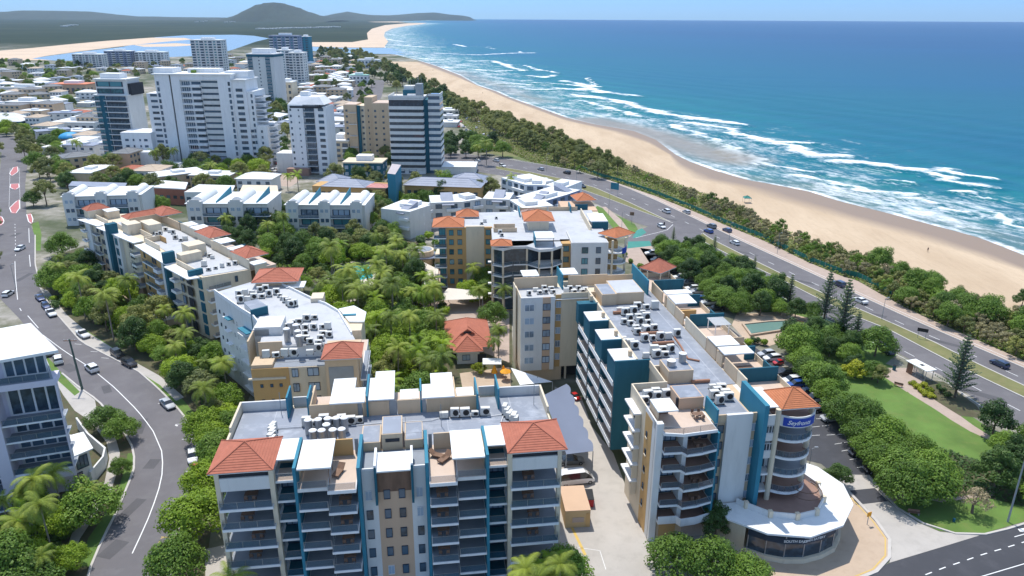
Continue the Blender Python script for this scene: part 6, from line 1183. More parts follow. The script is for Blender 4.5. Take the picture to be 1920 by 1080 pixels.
# ---------------- things on roofs and in yards ----------------
GRND={1:(F1,b1),2:(F2,b2),5:(F5,b5),6:(F6,b6),4:(F4,b4)}
def acunit():
    rt=root('air_conditioner','x','air conditioner'); MB().box(-.55,.55,-.28,.28,.12,1.05,ACW).obj('casing',rt); m=MB(); m.tube((0.12,-.3,.6),(.12,-.285,.6),.36,.36,BLKP,10); m.obj('fan_grille',rt)
    MB().box(-.6,-.45,-.3,.3,0,.12,BLKP).obj('foot',rt); MB().box(.45,.6,-.3,.3,0,.12,BLKP).obj('foot',rt); return rt
AC0=acunit(); acn=[0]
def ac(fi,u,v,z,lab,grp,turn=0,sc_=1.15):
    f=GRND[fi][0]; x,y=f.w(u,v)
    if acn[0]==0: o=AC0; o['label']=lab;o['group']=grp
    else: o=clone(AC0,label=lab,group=grp)
    acn[0]+=1; o.location=(x,y,z); o.rotation_euler=(0,0,f.a+R(turn+rnd.choice((0,0,0,4,-5,180)))); k_=sc_*rnd.choice((.85,1,1,1.12)); o.scale=(k_,k_,k_*rnd.choice((.8,1,1.05,1.25)))
for u in (29.4,31,32.5,34,35.5): ac(1,u,13.4,19.03,'white air conditioner in the row of five on the foreground block roof','air conditioners in the row of five')
for i in range(6): ac(1,38.5+.25*i,13.6-.65*i,19.03,'air conditioner in the slanting line behind the right terracotta roof','air conditioners behind the right terracotta roof',70); ac(1,4.9+.12*(i%2)+.1*i,13.1-.8*i,19.03,'air conditioner in the slanting line behind the left terracotta roof','air conditioners behind the left terracotta roof',70)
for i in range(7): ac(1,9.6+i*1.25,13.5-.3*(i%2),19.03,'air conditioner behind the metal tanks on the foreground roof','air conditioners behind the metal tanks')
TK=root('roof_tank','x','tank'); MB().tube((0,0,0),(0,0,2.3),.52,.52,METAL,14).obj('tank',TK); MB().tube((0,0,2.3),(0,0,2.42),.56,.4,WHITE,14).obj('lid',TK)
for i,(u,v) in enumerate([(10.2,11.2),(11.6,11.2),(12.9,11.3),(14.1,11.3),(15.2,11.2),(12.9,9.6),(11.2,8.2),(12.4,8.1),(13.9,8.1),(15.1,8.1)]):
    o=TK if i==0 else clone(TK); x,y=F1.w(u,v); o.location=(x,y,19.03); o['label']='upright metal water tank in the '+('back' if i<5 else 'front' if i>5 else 'middle')+' row on the foreground block roof'; o['group']=('back' if i<5 else 'front' if i>5 else 'middle')+' row of roof tanks'
D=lambda x,y:(1060+x/3.376,560+y/3.376)
rows2=[('far','farthest row on the long deck',[(345,75),(400,85),(455,55),(510,55),(565,55),(430,90),(375,95),(490,88)]),('b','second row on the long deck',[(370,150),(405,135),(460,125),(510,130),(410,160),(470,155),(520,155)]),('c','third row on the long deck',[(445,195),(505,185),(560,190),(455,215),(515,210)]),('d','fourth row on the long deck',[(500,260),(550,255),(600,250),(650,245),(705,230),(360,265),(385,275),(410,290),(435,305)]),('e','fifth row on the long deck',[(560,340),(615,330),(665,330),(575,360),(630,355),(510,365)]),('g','small deck beside the roof terrace',[(515,610),(570,600),(635,595),(520,630),(580,620),(640,612),(500,650)]),('h','cluster before the tall teal fin',[(930,560),(985,565),(960,590),(1010,600),(940,620),(1000,630),(1030,630),(975,655)])]
for _,nm,pts in rows2:
    for (x,y) in pts:
        u,v=F2.uv(*D(x,y),19.4); ac(2,u,v,19.05,f'white air conditioner, {nm}',f'air conditioners: {nm}',rnd.uniform(-5,5),1.2)
for (u0,u1,v_,w_) in ((6,10.5,44.8,.35),(8,12.5,33.9,.35),(9,13,29.3,.35),(10.5,13.5,14.0,.3)):
    x0,y0=F2.w(u0,v_);x1,y1=F2.w(u1,v_); m=MB(); m.tube((x0,y0,19.4),(x1,y1,19.4),w_,w_,surf('copper_brown_duct',(.35,.17,.1),.6,.15,2) if 'copper_brown_duct' not in MATS else MATS['copper_brown_duct'],8); tag(m.obj('duct'),'brown insulated duct lying among the air conditioners of the long deck','duct','brown ducts on the long deck')
m=MB(); pr=None
for q in [F2.uv(*D(*p),19.2) for p in ((690,245),(730,300),(775,380),(850,395))]:
    w__=F2.w(*q)
    if pr: m.tube((*pr,19.25),(*w__,19.25),.16,.16,MATS['copper_brown_duct'],6)
    pr=w__
tag(m.obj('pipe'),'rusty pipe running down the middle of the long deck','pipe')
for i,(x,y,r_) in enumerate([(670,420,.8),(740,395,.7)]): u,v=F2.uv(*D(x,y),21.5); X_,Y_=F2.w(u,v); o=clone(TK,(X_,Y_,21.33),0); o.scale=(r_*1.7,r_*1.7,.45 if i==0 else .7); o['label']=['squat white tank on the beige lift box','taller grey tank on the beige lift box'][i]; o['group']='tanks on the lift box'
B5c=lambda x,y:(380+x/4.153,500+y/4.153)
for nm,pts in [('upper double row on the bent roof',[(285,225),(330,210),(385,200),(445,180),(490,170),(295,265),(350,255),(400,240),(460,228),(515,215)]),('slanting line towards the eastern edge of the bent roof',[(575,200),(600,220),(620,240),(645,260),(670,280),(690,295),(715,290)]),('row beside the long grey duct on the bent roof',[(655,455),(700,432),(750,425),(810,405),(870,392)]),('crowded row behind the pink pad on the bent roof',[(740,470),(800,475),(865,472),(935,465),(975,470),(800,525),(805,570),(835,585)]),('front row behind the parapet of the bent roof',[(495,690),(570,685),(640,680),(710,675),(835,665),(900,640),(905,600),(920,560),(940,520),(985,530)])]:
    for (x,y) in pts: u,v=F5.uv(*B5c(x,y),19.4); ac(5,u,v,18.95,f'air conditioner, {nm}',f'air conditioners: {nm}',rnd.uniform(-8,8),1.1)
for i,(x,y,h_) in enumerate([(660,560,2.6),(690,500,2.4),(745,560,2.2),(755,590,2.0),(730,520,2.4)]): u,v=F5.uv(*B5c(x,y),19.6); o=clone(TK,(*F5.w(u,v),18.95),0); o.scale=(1.1,1.1,h_/2.3); o['label']='grey metal flue or tank among the pipes of the bent roof'; o['group']='flues of the bent roof'
A8c=lambda x,y:(280+x/4.909,400+y/4.909)
for nm,pts in [('rear roof of the cream street block',[(40,180),(70,190),(100,185),(150,150),(190,165),(220,180),(240,225),(290,245),(330,235)]),('line beside the lift box of the cream street block',[(480,345),(510,360),(530,375),(555,390),(580,405)]),('front row of the cream street block',[(545,515),(610,500),(670,485),(730,468),(790,460),(505,475)])]:
    for (x,y) in pts: u,v=F6.uv(*A8c(x,y),16.5); ac(6,u,v,16.13,f'air conditioner, {nm}',f'air conditioners: {nm}',44,1.0)
Hc_=lambda x,y:(940+x/6,490+y/6)
for (x,y) in [(310,365),(385,320),(430,350),(480,305),(495,345),(560,310),(580,340),(730,345),(770,320),(815,345),(865,310),(910,340),(945,320)]: u,v=F2.uv(*Hc_(x,y),19.4); ac(2,u,v,19.03,'air conditioner on the pale roof before the beige penthouse wall of the short wing','air conditioners of the short wing',0,1.0)
for (x,y) in [(675,375),(690,400),(640,240),(535,270),(505,290)]:
    u,v=F4.uv(800+x/4.908,360+y/4.908,18.3); ac(4,u,v,18.02,'small vent box on the white roof between the orange hip roofs','vent boxes between the orange hip roofs',0,.9)
# loungers, tables, chairs
LG=root('sun_lounger','x','sun lounger'); MB().box(-.35,.35,-1.0,.35,.28,.4,TIMB).obj('seat',LG); MB().add([(-.35,.35,.3),(.35,.35,.3),(.35,.95,.75),(-.35,.95,.75),(-.35,.35,.4),(.35,.35,.4),(.35,.95,.85),(-.35,.95,.85)],[(0,3,2,1),(4,5,6,7),(0,1,5,4),(2,3,7,6),(1,2,6,5),(3,0,4,7)],TIMB).obj('backrest',LG)
for x in (-.28,.28):
    for y in (-.9,.3): MB().box(x-.03,x+.03,y-.03,y+.03,0,.28,TIMB).obj('leg',LG)
for i,(u,v,a) in enumerate([(15.2,.8,-20),(29.0,2.2,-40),(28.0,3.0,60)]):
    o=LG if i==0 else clone(LG); o.location=(*F1.w(u,v),19.0); o.rotation_euler=(0,0,F1.a+R(a)); o.scale=(1.3,1.2,1.2); o['label']=['brown sun lounger on the left terrace of the foreground block','brown sun lounger in the sun on the right terrace of the foreground block','brown sun lounger against the blue fin on the right terrace'][i]; o['group']='terrace sun loungers'
def tset():
    t=root('table','x','table'); MB().box(-.8,.8,-.45,.45,.7,.75,TIMB).obj('table_top',t)
    for x in (-.7,.7):
        for y in (-.38,.38): MB().box(x-.03,x+.03,y-.03,y+.03,0,.7,TIMB).obj('leg',t)
    c=root('chair','x','chair'); MB().box(-.22,.22,-.22,.22,.42,.47,TIMB).obj('seat',c); MB().box(-.22,.22,.19,.23,.47,.95,TIMB).obj('backrest',c)
    for x in (-.19,.19):
        for y in (-.19,.19): MB().box(x-.02,x+.02,y-.02,y+.02,0,.42,TIMB).obj('leg',c)
    return t,c
TB,CHR=tset(); first=[True]
def dine(fi,u,v,z,lab,colr=None):
    f=GRND[fi][0]
    o=TB if first[0] else clone(TB); o.location=(*f.w(u,v),z); o.rotation_euler=(0,0,f.a); o['label']='outdoor table '+lab; o['group']='balcony tables'
    for k,(du,dv,a) in enumerate(((-.5,-.75,180),(.5,-.75,180),(-.5,.75,0),(.5,.75,0))):
        c=CHR if (first[0] and k==0) else clone(CHR); c.location=(*f.w(u+du,v+dv),z); c.rotation_euler=(0,0,f.a+R(a)); c['label']='outdoor chair at the table '+lab; c['group']='chairs '+lab
    first[0]=False
for side,u0 in (('left',3.5),('right',W1-3.5)):
    for z,fl_ in ((16,'top'),(13,'second'),(10,'third'),(7,'fourth')): dine(1,u0+rnd.uniform(-.8,.8),1.2,z,f'on the {fl_} deep balcony of the {side} corner bay')
for side,u0 in (('left',16.0),('right',W1-16)):
    for z,fl_ in ((16,'top'),(13,'second'),(10,'third'),(7,'fourth')): dine(1,u0,-1.3,z,f'on the {fl_} projecting balcony {side} of the centre panel')
for z,fl_ in ((16,'top'),(10,'middle'),(7,'lower')): dine(2,6.6,.6,z,f'on the {fl_} angled balcony of the right block')
dine(2,7.3,3.4,19.05,'on the peach roof terrace of the right block')
# shade sails
def sail(name,lab,pts,z,m,sag=1.2,n=14,scal=None):
    mb=MB(); a,b,c,d=[np.array([*P(*p,zz),zz]) for p,zz in zip(pts,z)]
    for j in range(n+1):
        for i in range(n+1):
            u,v=i/n,j/n; p=(a*(1-u)+b*u)*(1-v)+(d*(1-u)+c*u)*v; p=p-np.array([0,0,sag*math.sin(math.pi*u)*math.sin(math.pi*v)])
            if scal and i==n: 
                dirn=(a-b)/np.linalg.norm(a-b); p=p+dirn*abs(math.sin(math.pi*v*6))*-.6
            mb.v.append(tuple(p))
    k=mb.mi(m)
    for j in range(n):
        for i in range(n): q=j*(n+1)+i; mb.f.append((q,q+1,q+n+2,q+n+1)); mb.m.append(k)
    o=mb.obj(name); md=o.modifiers.new('t','SOLIDIFY'); md.thickness=.03
    rt=root(name,lab,'shade sail',(float(a[0]),float(a[1]),0)); o.parent=rt; o.location=(-float(a[0]),-float(a[1]),0); o.name='cloth'
    for p in (a,b,c,d): m_=MB(); m_.tube((p[0]-a[0],p[1]-a[1],0),(p[0]-a[0],p[1]-a[1],p[2]),.1,.08,STEEL,6); m_.obj('post',rt)
    return rt
sail('shade_sail','large blue-grey scalloped shade sail stretched over the driveway between the front blocks',[(1018,742),(1062,720),(1112,846),(1062,852)],(6,6,5,5),SAIL,.4,24,True)
sail('shade_sail','cream tensioned canopy left of the sandy middle block',[(795,492),(822,505),(822,535),(795,535)],(5,4,4,5),CREAMS,.6,8)
sail('shade_sail','flat cream canopy over the paved court below the sandy middle block',[(820,563),(905,560),(905,545),(840,540)],(3.6,3.6,4,4),CREAMS,.2,8)
sail('shade_sail','white curved canopy at the foot of the short wing',[(958,690),(1008,706),(1036,716),(975,722)],(4,4,3.4,3.4),WHITE,.2,8)
x,y=P(1077,965); rt=root('site_container','tan box container standing in the driveway beside the foreground block','container',(x,y,0),R(5)); MB().box(-2.0,1.9,-3.2,3.2,0,3.1,TAN).obj('body',rt); MB().box(-2.05,1.95,-3.25,3.25,3.1,3.2,PEACH).obj('roof',rt); MB().box(-.9,.9,-3.26,-3.21,1.0,1.9,PATH).obj('notice_panel',rt); MB().box(1.2,1.85,-3.25,-3.21,.1,2.6,OCHRE).obj('door',rt)
x,y=P(1102,942); rt=root('skip_bin','red metal bin behind the tan container','bin',(x,y,0)); MB().prism([(-.8,-1.4),(.8,-1.4),(.8,1.4),(-.8,1.4)],.1,1.5,RED).obj('body',rt); MB().box(-.85,.85,-1.45,1.45,1.5,1.6,BLKP).obj('lid',rt)
for i,(px,py) in enumerate(((927,706),(944,706),(948,712))):
    x,y=P(px,py); rt=root('parasol',['yellow folded parasol beside the pool house awning, left one','yellow folded parasol beside the pool house awning, right one','orange parasol on the tan court behind the foreground block'][i],'parasol',(x,y,0),0,'yellow parasols'); m=MB(); m.tube((0,0,0),(0,0,2.6),.04,.04,METAL,5); m.obj('pole',rt); m=MB(); m.tube((0,0,1.0 if i<2 else 2.0),(0,0,2.7),.75 if i<2 else 1.3,.1,YEL,8); m.obj('canopy',rt)
m=MB(); q=[P(905,683,3),P(940,683,3),P(940,672,3),P(905,672,3)]; rt=root('awning','white flat awning between the pool house and the short wing','awning',(*q[0],0)); m.prism([(a-q[0][0],b-q[0][1]) for a,b in q],2.9,3.05,WROOF); m.obj('roof',rt)
for a,b in ((q[0][0],q[0][1]),(q[1][0],q[1][1])): MB().box(a-q[0][0],a-q[0][0]+.1,b-q[0][1],b-q[0][1]+.1,0,2.9,STEEL).obj('post',rt)
# hotel pool glimpsed through the palms
sheet('swimming_pool',wl([(640,500),(692,498),(700,520),(660,528),(636,518)]),.05,POOL); sheet('pool_deck',wl([(620,492),(720,488),(740,530),(650,545),(610,520)]),.045,CREAMS)
x,y=P(792,470,5); rt=root('rotunda','round cream rotunda with blue-grey roof behind the palms, left of the sandy middle block','pavilion',(x,y,0)); m=MB(); m.prism(disc(0,0,3.6,0,345,16),0,5.5,CREAM); m.obj('wall',rt); m=MB(); m.prism(disc(0,0,3.0,0,345,16),5.5,5.6,GFLOOR); m.obj('roof',rt); MB().prism([(-12,-7),(3,-4),(10,0),(10,4),(-8,2)],3.4,3.7,SAIL).obj('side_roof',rt); MB().box(4,12,-2,6,0,3.9,CREAM).obj('annex',rt)
# ---------------- poles, signs, shelter, fence ----------------
x,y=P(154.5,730.7); rt=root('power_pole','tall dark timber pole with a cross-arm at the kerb of the curving street','pole',(x,y,0)); m=MB(); m.tube((0,0,0),(-.6,0.2,11.6),.26,.17,surf('dark_timber_pole',(.09,.13,.11),.9,.15,2),8); m.obj('pole',rt); MB().box(-1.9,.9,.1,.25,11.2,11.35,TIMB).obj('cross_arm',rt)
for u in (-1.7,-.9,.5): m=MB(); m.tube((u,.17,11.35),(u,.17,11.6),.07,.05,WHITE,6); m.obj('insulator',rt)
def lamp(px,py,h,lab,arm=1.5,dirx=1,th=.09,grp='street lamps'):
    x,y=P(px,py); rt=root('street_lamp',lab,'street lamp',(x,y,0),0,grp); m=MB(); m.tube((0,0,0),(0,0,h),th,th*.6,STEEL,8); m.obj('pole',rt)
    if arm: m=MB(); m.tube((0,0,h),(arm*dirx,0,h+.35),.05,.04,STEEL,6); m.obj('arm',rt); MB().box(arm*dirx-.3,arm*dirx+.3,-.13,.13,h+.28,h+.4,METAL).obj('lamp_head',rt)
lamp(1889.3,978.5,12,'tall grey lamp pole on the corner lawn at the right edge',1.8,1,.16)
for px,py,h,l in [(1141,404,9,'lamp pole on the verge left of the traffic lights'),(1165,438,8,'thin pole on the verge tip, left of the crossing'),(1457,476,7,'thin lamp pole beside the seaward fence, middle of the scrub'),(1025,322,9,'pole on the inland verge behind the white flat-roofed block'),(902,313,9,'pole at the start of the coastal road by the banded tower'),(1080,352,8,'pole beside the black wagon on the coastal road'),(1515,888,5,'short lamp in the car park shade behind the tower'),(1653,600,6,'thin pole in the median between the pine groups'),(1367,450,6,'pole in the footpath opposite the blue cars'),(383,345,9,'dark pole in the lane before the broad white tower'),(1642,888,5,'short grey post at the driveway island'),(30,540,7,'lamp on the far-left verge')]: lamp(px,py,h,l,1.0 if h>7 else .7,1,.08)
def roadsign(px,py,z0,w_,h_,col,lab,txt=None,ang=0,posts=2,lead=None):
    x,y=P(px,py); rt=root('road_sign',lab,'road sign',(x,y,0),R(ang)); pn=MB().box(-w_/2,w_/2,-.06,.0,z0,z0+h_,col).obj('panel',rt)
    for u in ([-w_*.35,w_*.35] if posts==2 else [0]): m=MB(); m.tube((u,.05,0),(u,.05,z0+h_*.8),.06,.06,STEEL,5); m.obj('post',rt)
    return rt
roadsign(1727,636,2.0,2.4,.9,BLKP,'dark road sign on two posts in the median above the bus shelter',ang=-30)
roadsign(1152,366,2.6,4.2,3.0,TEAL,'large green direction sign beside the coastal road',ang=-40)
roadsign(1184,420,3.4,1.6,1.3,TIMB,'brown square sign near the cycle crossing',ang=-20,posts=1)
rt=roadsign(1626,984,1.6,.8,.8,YEL,'small yellow warning sign on the tan corner pavement',ang=20,posts=1)
roadsign(1245,427,.8,.5,1.4,BLKP,'small black sign at the median tip',posts=1)
# bus shelter
a=P(1703,697);b=P(1738,716); an=math.atan2(b[1]-a[1],b[0]-a[0]); rt=root('bus_shelter','white-roofed bus shelter beside the coastal road, left of the tall pine','bus shelter',(*a,0),an); Ls=math.hypot(b[0]-a[0],b[1]-a[1])
MB().box(-.3,Ls+.3,-1.0,1.8,2.7,2.85,WROOF).obj('roof',rt); MB().box(Ls*.45,Ls*.6,.1,.9,2.85,2.9,BLKP).obj('solar_panel',rt); MB().box(0,Ls*.3,-.7,-.6,0,2.7,TIMB).obj('side_panel',rt); MB().box(Ls*.35,Ls*.9,-.7,-.65,.4,2.4,RAIL).obj('glass_panel',rt); MB().box(Ls*.2,Ls*.8,-.3,.15,.42,.5,TIMB).obj('bench',rt)
for u in (.1,Ls*.5,Ls-.1):
    for v in (-.65,1.4): MB().box(u-.05,u+.05,v-.05,v+.05,0,2.7,STEEL).obj('post',rt)
def bench(px,py,ang,lab):
    x,y=P(px,py); rt=root('park_bench',lab,'bench',(x,y,0),R(ang),'park benches'); MB().box(-.9,.9,-.22,.22,.42,.48,TIMB).obj('seat',rt); MB().box(-.9,.9,.2,.26,.5,.9,TIMB).obj('backrest',rt)
    for u in (-.7,.7): MB().box(u-.05,u+.05,-.2,.2,0,.42,STEEL).obj('leg',rt)
bench(1684,725,-35,'brown park bench beside the lawn path, below the bus shelter'); bench(1500,608,-35,'bench at the right end of the pond terrace'); bench(1713,965,-10,'pale slab seat at the kerb of the driveway mouth')
x,y=P(1676,694); rt=root('litter_bin','green round litter bin by the path left of the bus shelter','bin',(x,y,0)); m=MB(); m.tube((0,0,0),(0,0,1.1),.35,.38,DTEAL,10); m.obj('body',rt); m=MB(); m.tube((0,0,1.1),(0,0,1.25),.4,.3,BLKP,10); m.obj('lid',rt)
x,y=P(1788,978); rt=root('litter_bin','small dark bollard-like box on the corner lawn','bin',(x,y,0)); m=MB(); m.tube((0,0,0),(0,0,.6),.2,.2,DTEAL,8); m.obj('body',rt)
# green mesh fence along the dune
fe=[P(*p) for p in [(1671,554),(1609,521),(1574,513),(1516,490),(1434,449),(1360,420),(1333,408),(1307,396),(1233,366),(1160,341),(1127,332),(1087,316)]]
rt=root('mesh_fence','long green mesh fence between the coastal road and the dune scrub','fence',(*fe[0],0)); m=MB(); l=[(p[0]-fe[0][0],p[1]-fe[0][1]) for p in fe]; rs=resample(l,90)
m.wall([tuple(p) for p in rs],.05,.1,1.75,GREENM); m.obj('mesh',rt); 
for i in range(0,90,1): MB().box(rs[i][0]-.05,rs[i][0]+.05,rs[i][1]-.05,rs[i][1]+.05,0,1.9,STEEL).obj('post',rt)
x,y=P(1400,380); rt=root('lifeguard_tent','small turquoise tent at the sand edge of the scrub','tent',(x,y,0)); MB().hip(-1.5,1.5,-1.5,1.5,2.2,.9,GREENP,2).obj('roof',rt)
for u in (-1.4,1.4):
    for v in (-1.4,1.4): MB().box(u-.04,u+.04,v-.04,v+.04,0,2.2,STEEL).obj('pole',rt)
# people: one continuous skinned figure
def person(px,py,lab,top=(.1,.12,.2),ang=0,grp='people on the beach'):
    x,y=P(px,py); V=[(0,0,.95),(0,0,1.15),(0,.01,1.42),(0,.01,1.52),(0,0,1.62),(0,0,1.74),(.18,0,1.42),(.25,.03,1.15),(.24,-.1,.92),(-.18,0,1.42),(-.26,-.02,1.15),(-.26,.08,.92),(.1,0,.9),(.12,-.12,.5),(.11,.06,.06),(.11,-.08,.03),(-.1,0,.9),(-.11,.12,.5),(-.11,.2,.08),(-.11,.06,.03)]
    E_=[(0,1),(1,2),(2,3),(3,4),(4,5),(2,6),(6,7),(7,8),(2,9),(9,10),(10,11),(0,12),(12,13),(13,14),(14,15),(0,16),(16,17),(17,18),(18,19)]
    rr=[.15,.14,.16,.06,.09,.08,.06,.045,.035,.06,.045,.035,.1,.065,.045,.04,.1,.065,.045,.04]
    me=bpy.data.meshes.new('person'); me.from_pydata(V,E_,[]); o=bpy.data.objects.new('person',me); COL.objects.link(o); md=o.modifiers.new('s','SKIN')
    for i,v in enumerate(me.skin_vertices[0].data): v.radius=(rr[i],rr[i]*.8); v.use_root=(i==0)
    o.modifiers.new('b','SUBSURF').levels=1; nm='clothing_'+str(int(top[0]*100)); me.materials.append(MATS.get(nm) or surf(nm,top,.8,.3,3)); o.location=(x,y,.04); o.rotation_euler=(0,0,ang); tag(o,lab,'person',grp)
person(1739,473,'person in dark swimwear walking alone on the sand near the right edge',(.12,.07,.06)); person(1033,213,'distant figure on the sand above the wet shallows',(.1,.1,.12)); person(812,133,'far figure on the upper beach',(.15,.1,.1)); person(868,172,'far figure in the middle of the upper beach',(.1,.1,.15)); person(905,176,'far figure nearer the water on the upper beach',(.2,.15,.1))
# ---------------- vegetation ----------------
def rv(rn): 
    while True:
        v=Vector((rn.uniform(-1,1),rn.uniform(-1,1),rn.uniform(-1,1)))
        if .05<v.length<1: return v
def leaves(mb,centers,n,size,mat,rn,flat=.35):
    vs=[];fs=[]
    tot=sum(c[3]**2 for c in centers)
    for (x,y,z,r) in centers:
        k=int(n*r*r/tot)
        for _ in range(k):
            d=rv(rn).normalized(); rr=r*rn.uniform(.62,1.06); p=Vector((x,y,z))+Vector((d.x*rr,d.y*rr,d.z*rr*.8))
            nn=(d*1.0+rv(rn)*.75+Vector((0,0,flat))).normalized(); a=nn.orthogonal().normalized(); b=nn.cross(a); t=rn.uniform(0,6.28); a,b=a*math.cos(t)+b*math.sin(t),b*math.cos(t)-a*math.sin(t)
            s=size*rn.uniform(.6,1.35); i=len(vs); vs+=[p-a*s,p+b*s*.6,p+a*s,p-b*s*.6]; fs.append((i,i+1,i+2,i+3))
    mb.add(vs,fs,mat)
def limbs(mb,rn,h,centers,mat,r0=.22):
    mb.tube((0,0,0),(rn.uniform(-.2,.2),rn.uniform(-.2,.2),h*.4),r0,r0*.7,mat,7)
    for (x,y,z,r) in centers[:9]: mb.tube((0,0,h*.36),(x*.8,y*.8,z*.95),r0*.5,r0*.14,mat,5,False)
def make_tree(name,seed,R_,H_,mat,n=2600,size=.34,ncl=15,squash=.62,low=.42,bark=None,gap=1.0,r0=.22):
    rn=random.Random(seed); cs=[]
    for i in range(ncl):
        a=i*2.399; q=math.sqrt((i+.5)/ncl); rr=q*R_*.78; z=H_*low+(H_*(1-low)-R_*.3)*(1-q**2)*rn.uniform(.7,1.05)+R_*.18
        cs.append((rr*math.cos(a)+rn.uniform(-.3,.3),rr*math.sin(a)+rn.uniform(-.3,.3),z*rn.uniform(.93,1.07),R_*rn.uniform(.22,.42)*gap))
    rt=bpy.data.objects.new(name,None); COL.objects.link(rt); m=MB(); leaves(m,cs,n,size,mat,rn); m.obj('crown',rt)
    t=MB(); limbs(t,rn,H_,cs,bark or BARK,r0); t.obj('trunk',rt); rt.location=(0,-500,-50); return rt
def make_palm(seed,H_,L_,nf,mat,droop=1.0,lean=.6):
    rn=random.Random(seed); rt=bpy.data.objects.new('palm_tree',None); COL.objects.link(rt); t=MB(); lx,ly=rn.uniform(-lean,lean),rn.uniform(-lean,lean); prev=(0,0,0)
    for i in range(1,6): q=i/5; p=(lx*q*q,ly*q*q,H_*q); t.tube(prev,p,.17-.05*q+.02,.15-.05*q+.02,PBARK,6,False); prev=p
    t.obj('trunk',rt); m=MB();vs=[];fs=[]
    for k in range(nf):
        az=k*2.399+rn.uniform(-.2,.2); el0=rn.uniform(.1,1.25) if k%3 else rn.uniform(-.2,.4); L=L_*rn.uniform(.8,1.1); dr=Vector((math.cos(az),math.sin(az),0)); side=Vector((-math.sin(az),math.cos(az),0))
        p=Vector((lx,ly,H_)); ns=9
        el=el0; pts=[]
        for i in range(ns+1):
            pts.append((p.copy(),el)); p=p+(dr*math.cos(el)+Vector((0,0,math.sin(el))))*(L/ns); el-=(.16+.16*i/ns)*droop
        for i in range(ns):
            (a,ea),(b,eb)=pts[i],pts[i+1]; q=(i+.5)/ns; w_=L_*.20*(math.sin(math.pi*min(1,q*.9+.14)))**.7
            for s in (-1,1):
                for sub in (0,.34,.67):
                    o=a.lerp(b,sub); o2=a.lerp(b,sub+.30); fw=(b-a).normalized(); tip=o+side*s*w_+fw*w_*.55-Vector((0,0,w_*.42)); j=len(vs); vs+=[o,o2,tip+fw*.05]; fs.append((j,j+1,j+2))
    m.add(vs,fs,mat); m.obj('fronds',rt); rt.location=(0,-500,-50); return rt
def make_pine(seed,H_,R_,tiers=17):
    rn=random.Random(seed); rt=bpy.data.objects.new('pine_tree',None); COL.objects.link(rt); t=MB(); t.tube((0,0,0),(0,0,H_),.24,.04,BARK,7); t.obj('trunk',rt); m=MB();vs=[];fs=[]
    for k in range(tiers):
        q=k/(tiers-1); z=H_*(.14+.85*q); R1=R_*(1-q)**.8*(1 if k%2 else .88)+.25; nb=7
        for j in range(nb):
            az=2*math.pi*j/nb+k*.45+rn.uniform(-.15,.15); L=R1*rn.uniform(.82,1.12); dr=Vector((math.cos(az),math.sin(az),0)); sd=Vector((-math.sin(az),math.cos(az),0)); ns=max(3,int(L/.42))
            for i in range(ns):
                a=i/ns; p=Vector((0,0,z))+dr*L*a+Vector((0,0,L*(.06*a+.22*a*a))); p2=Vector((0,0,z))+dr*L*(a+1/ns)+Vector((0,0,L*(.06*(a+1/ns)+.22*(a+1/ns)**2)))
                w_=.42*(1-a*.5)
                for s in (-1,1):
                    q_=len(vs); vs+=[p,p2,p+sd*s*w_+dr*.25+Vector((0,0,.16)),p+sd*s*w_*.7+Vector((0,0,-.1))]; fs+=[(q_,q_+1,q_+2),(q_,q_+2,q_+3)]
    m.add(vs,fs,L_PINE); m.obj('branches',rt); rt.location=(0,-500,-50); return rt
def make_shrub(name,seed,R_,H_,mat,n=700,size=.2):
    rn=random.Random(seed); cs=[(rn.uniform(-.5,.5)*R_,rn.uniform(-.5,.5)*R_,H_*rn.uniform(.4,.65),R_*rn.uniform(.4,.6)) for _ in range(6)]
    rt=bpy.data.objects.new(name,None); COL.objects.link(rt); m=MB(); leaves(m,cs,n,size,mat,rn); m.obj('foliage',rt); t=MB(); t.tube((0,0,0),(0,0,H_*.5),.07,.04,BARK,5); t.obj('stem',rt); rt.location=(0,-500,-50); return rt
PR={'bright':[make_tree('street_tree',i,4.2,7.0,L_BRT,8500,.175,26,low=.34) for i in (1,2)],'mid':[make_tree('street_tree',10+i,4.2,6.8,L_MID,8500,.175,26,low=.34) for i in (1,2,3)],
 'fig':[make_tree('fig_tree',20+i,4.4,6.4,L_MID,9500,.17,30,low=.28) for i in (1,2)],'dark':[make_tree('evergreen_tree',30+i,3.8,8.0,L_DRK,6500,.19,20,low=.3) for i in (1,2)],
 'olive':[make_tree('gum_tree',40+i,4.4,9.0,L_OLV,5000,.19,20,low=.38,gap=.8) for i in (1,2)],'scrub':[make_tree('coastal_tree',50+i,2.9,4.6,[L_GRY,L_OLV,L_MID,L_GRY][i],1500,.18,13,low=.3,gap=.72,r0=.12) for i in range(4)],
 'palm':[make_palm(60+i,[8,10,6.5,9][i],[3.9,4.3,3.6,4.0][i],[22,26,20,26][i],L_PALM if i!=2 else L_BRT,[1,1.1,.9,1.25][i]) for i in range(4)],
 'pine':[make_pine(70,15,3.9),make_pine(71,12,2.6,14)],'yellow':[make_tree('golden_tree',80,3.0,4.6,L_YEL,2400,.24,14,low=.25)],'shrub':[make_shrub('shrub',90,1.5,1.9,L_BRT),make_shrub('shrub',91,1.6,2.1,L_DRK),make_shrub('shrub',92,1.4,1.6,L_MID)],
 'gold':[make_shrub('golden_shrub',95,1.3,1.3,L_YEL)],'bare':[make_tree('bare_tree',97,2.9,4.8,L_BARE,1500,.13,12,low=.35,gap=.85)]}
used=set()
NM={'bright':'bright green','mid':'mid green','fig':'dense green','dark':'dark green','olive':'olive green','scrub':'grey-green','palm':'palm','pine':'pine','yellow':'golden','shrub':'low','gold':'golden','bare':'bare'}
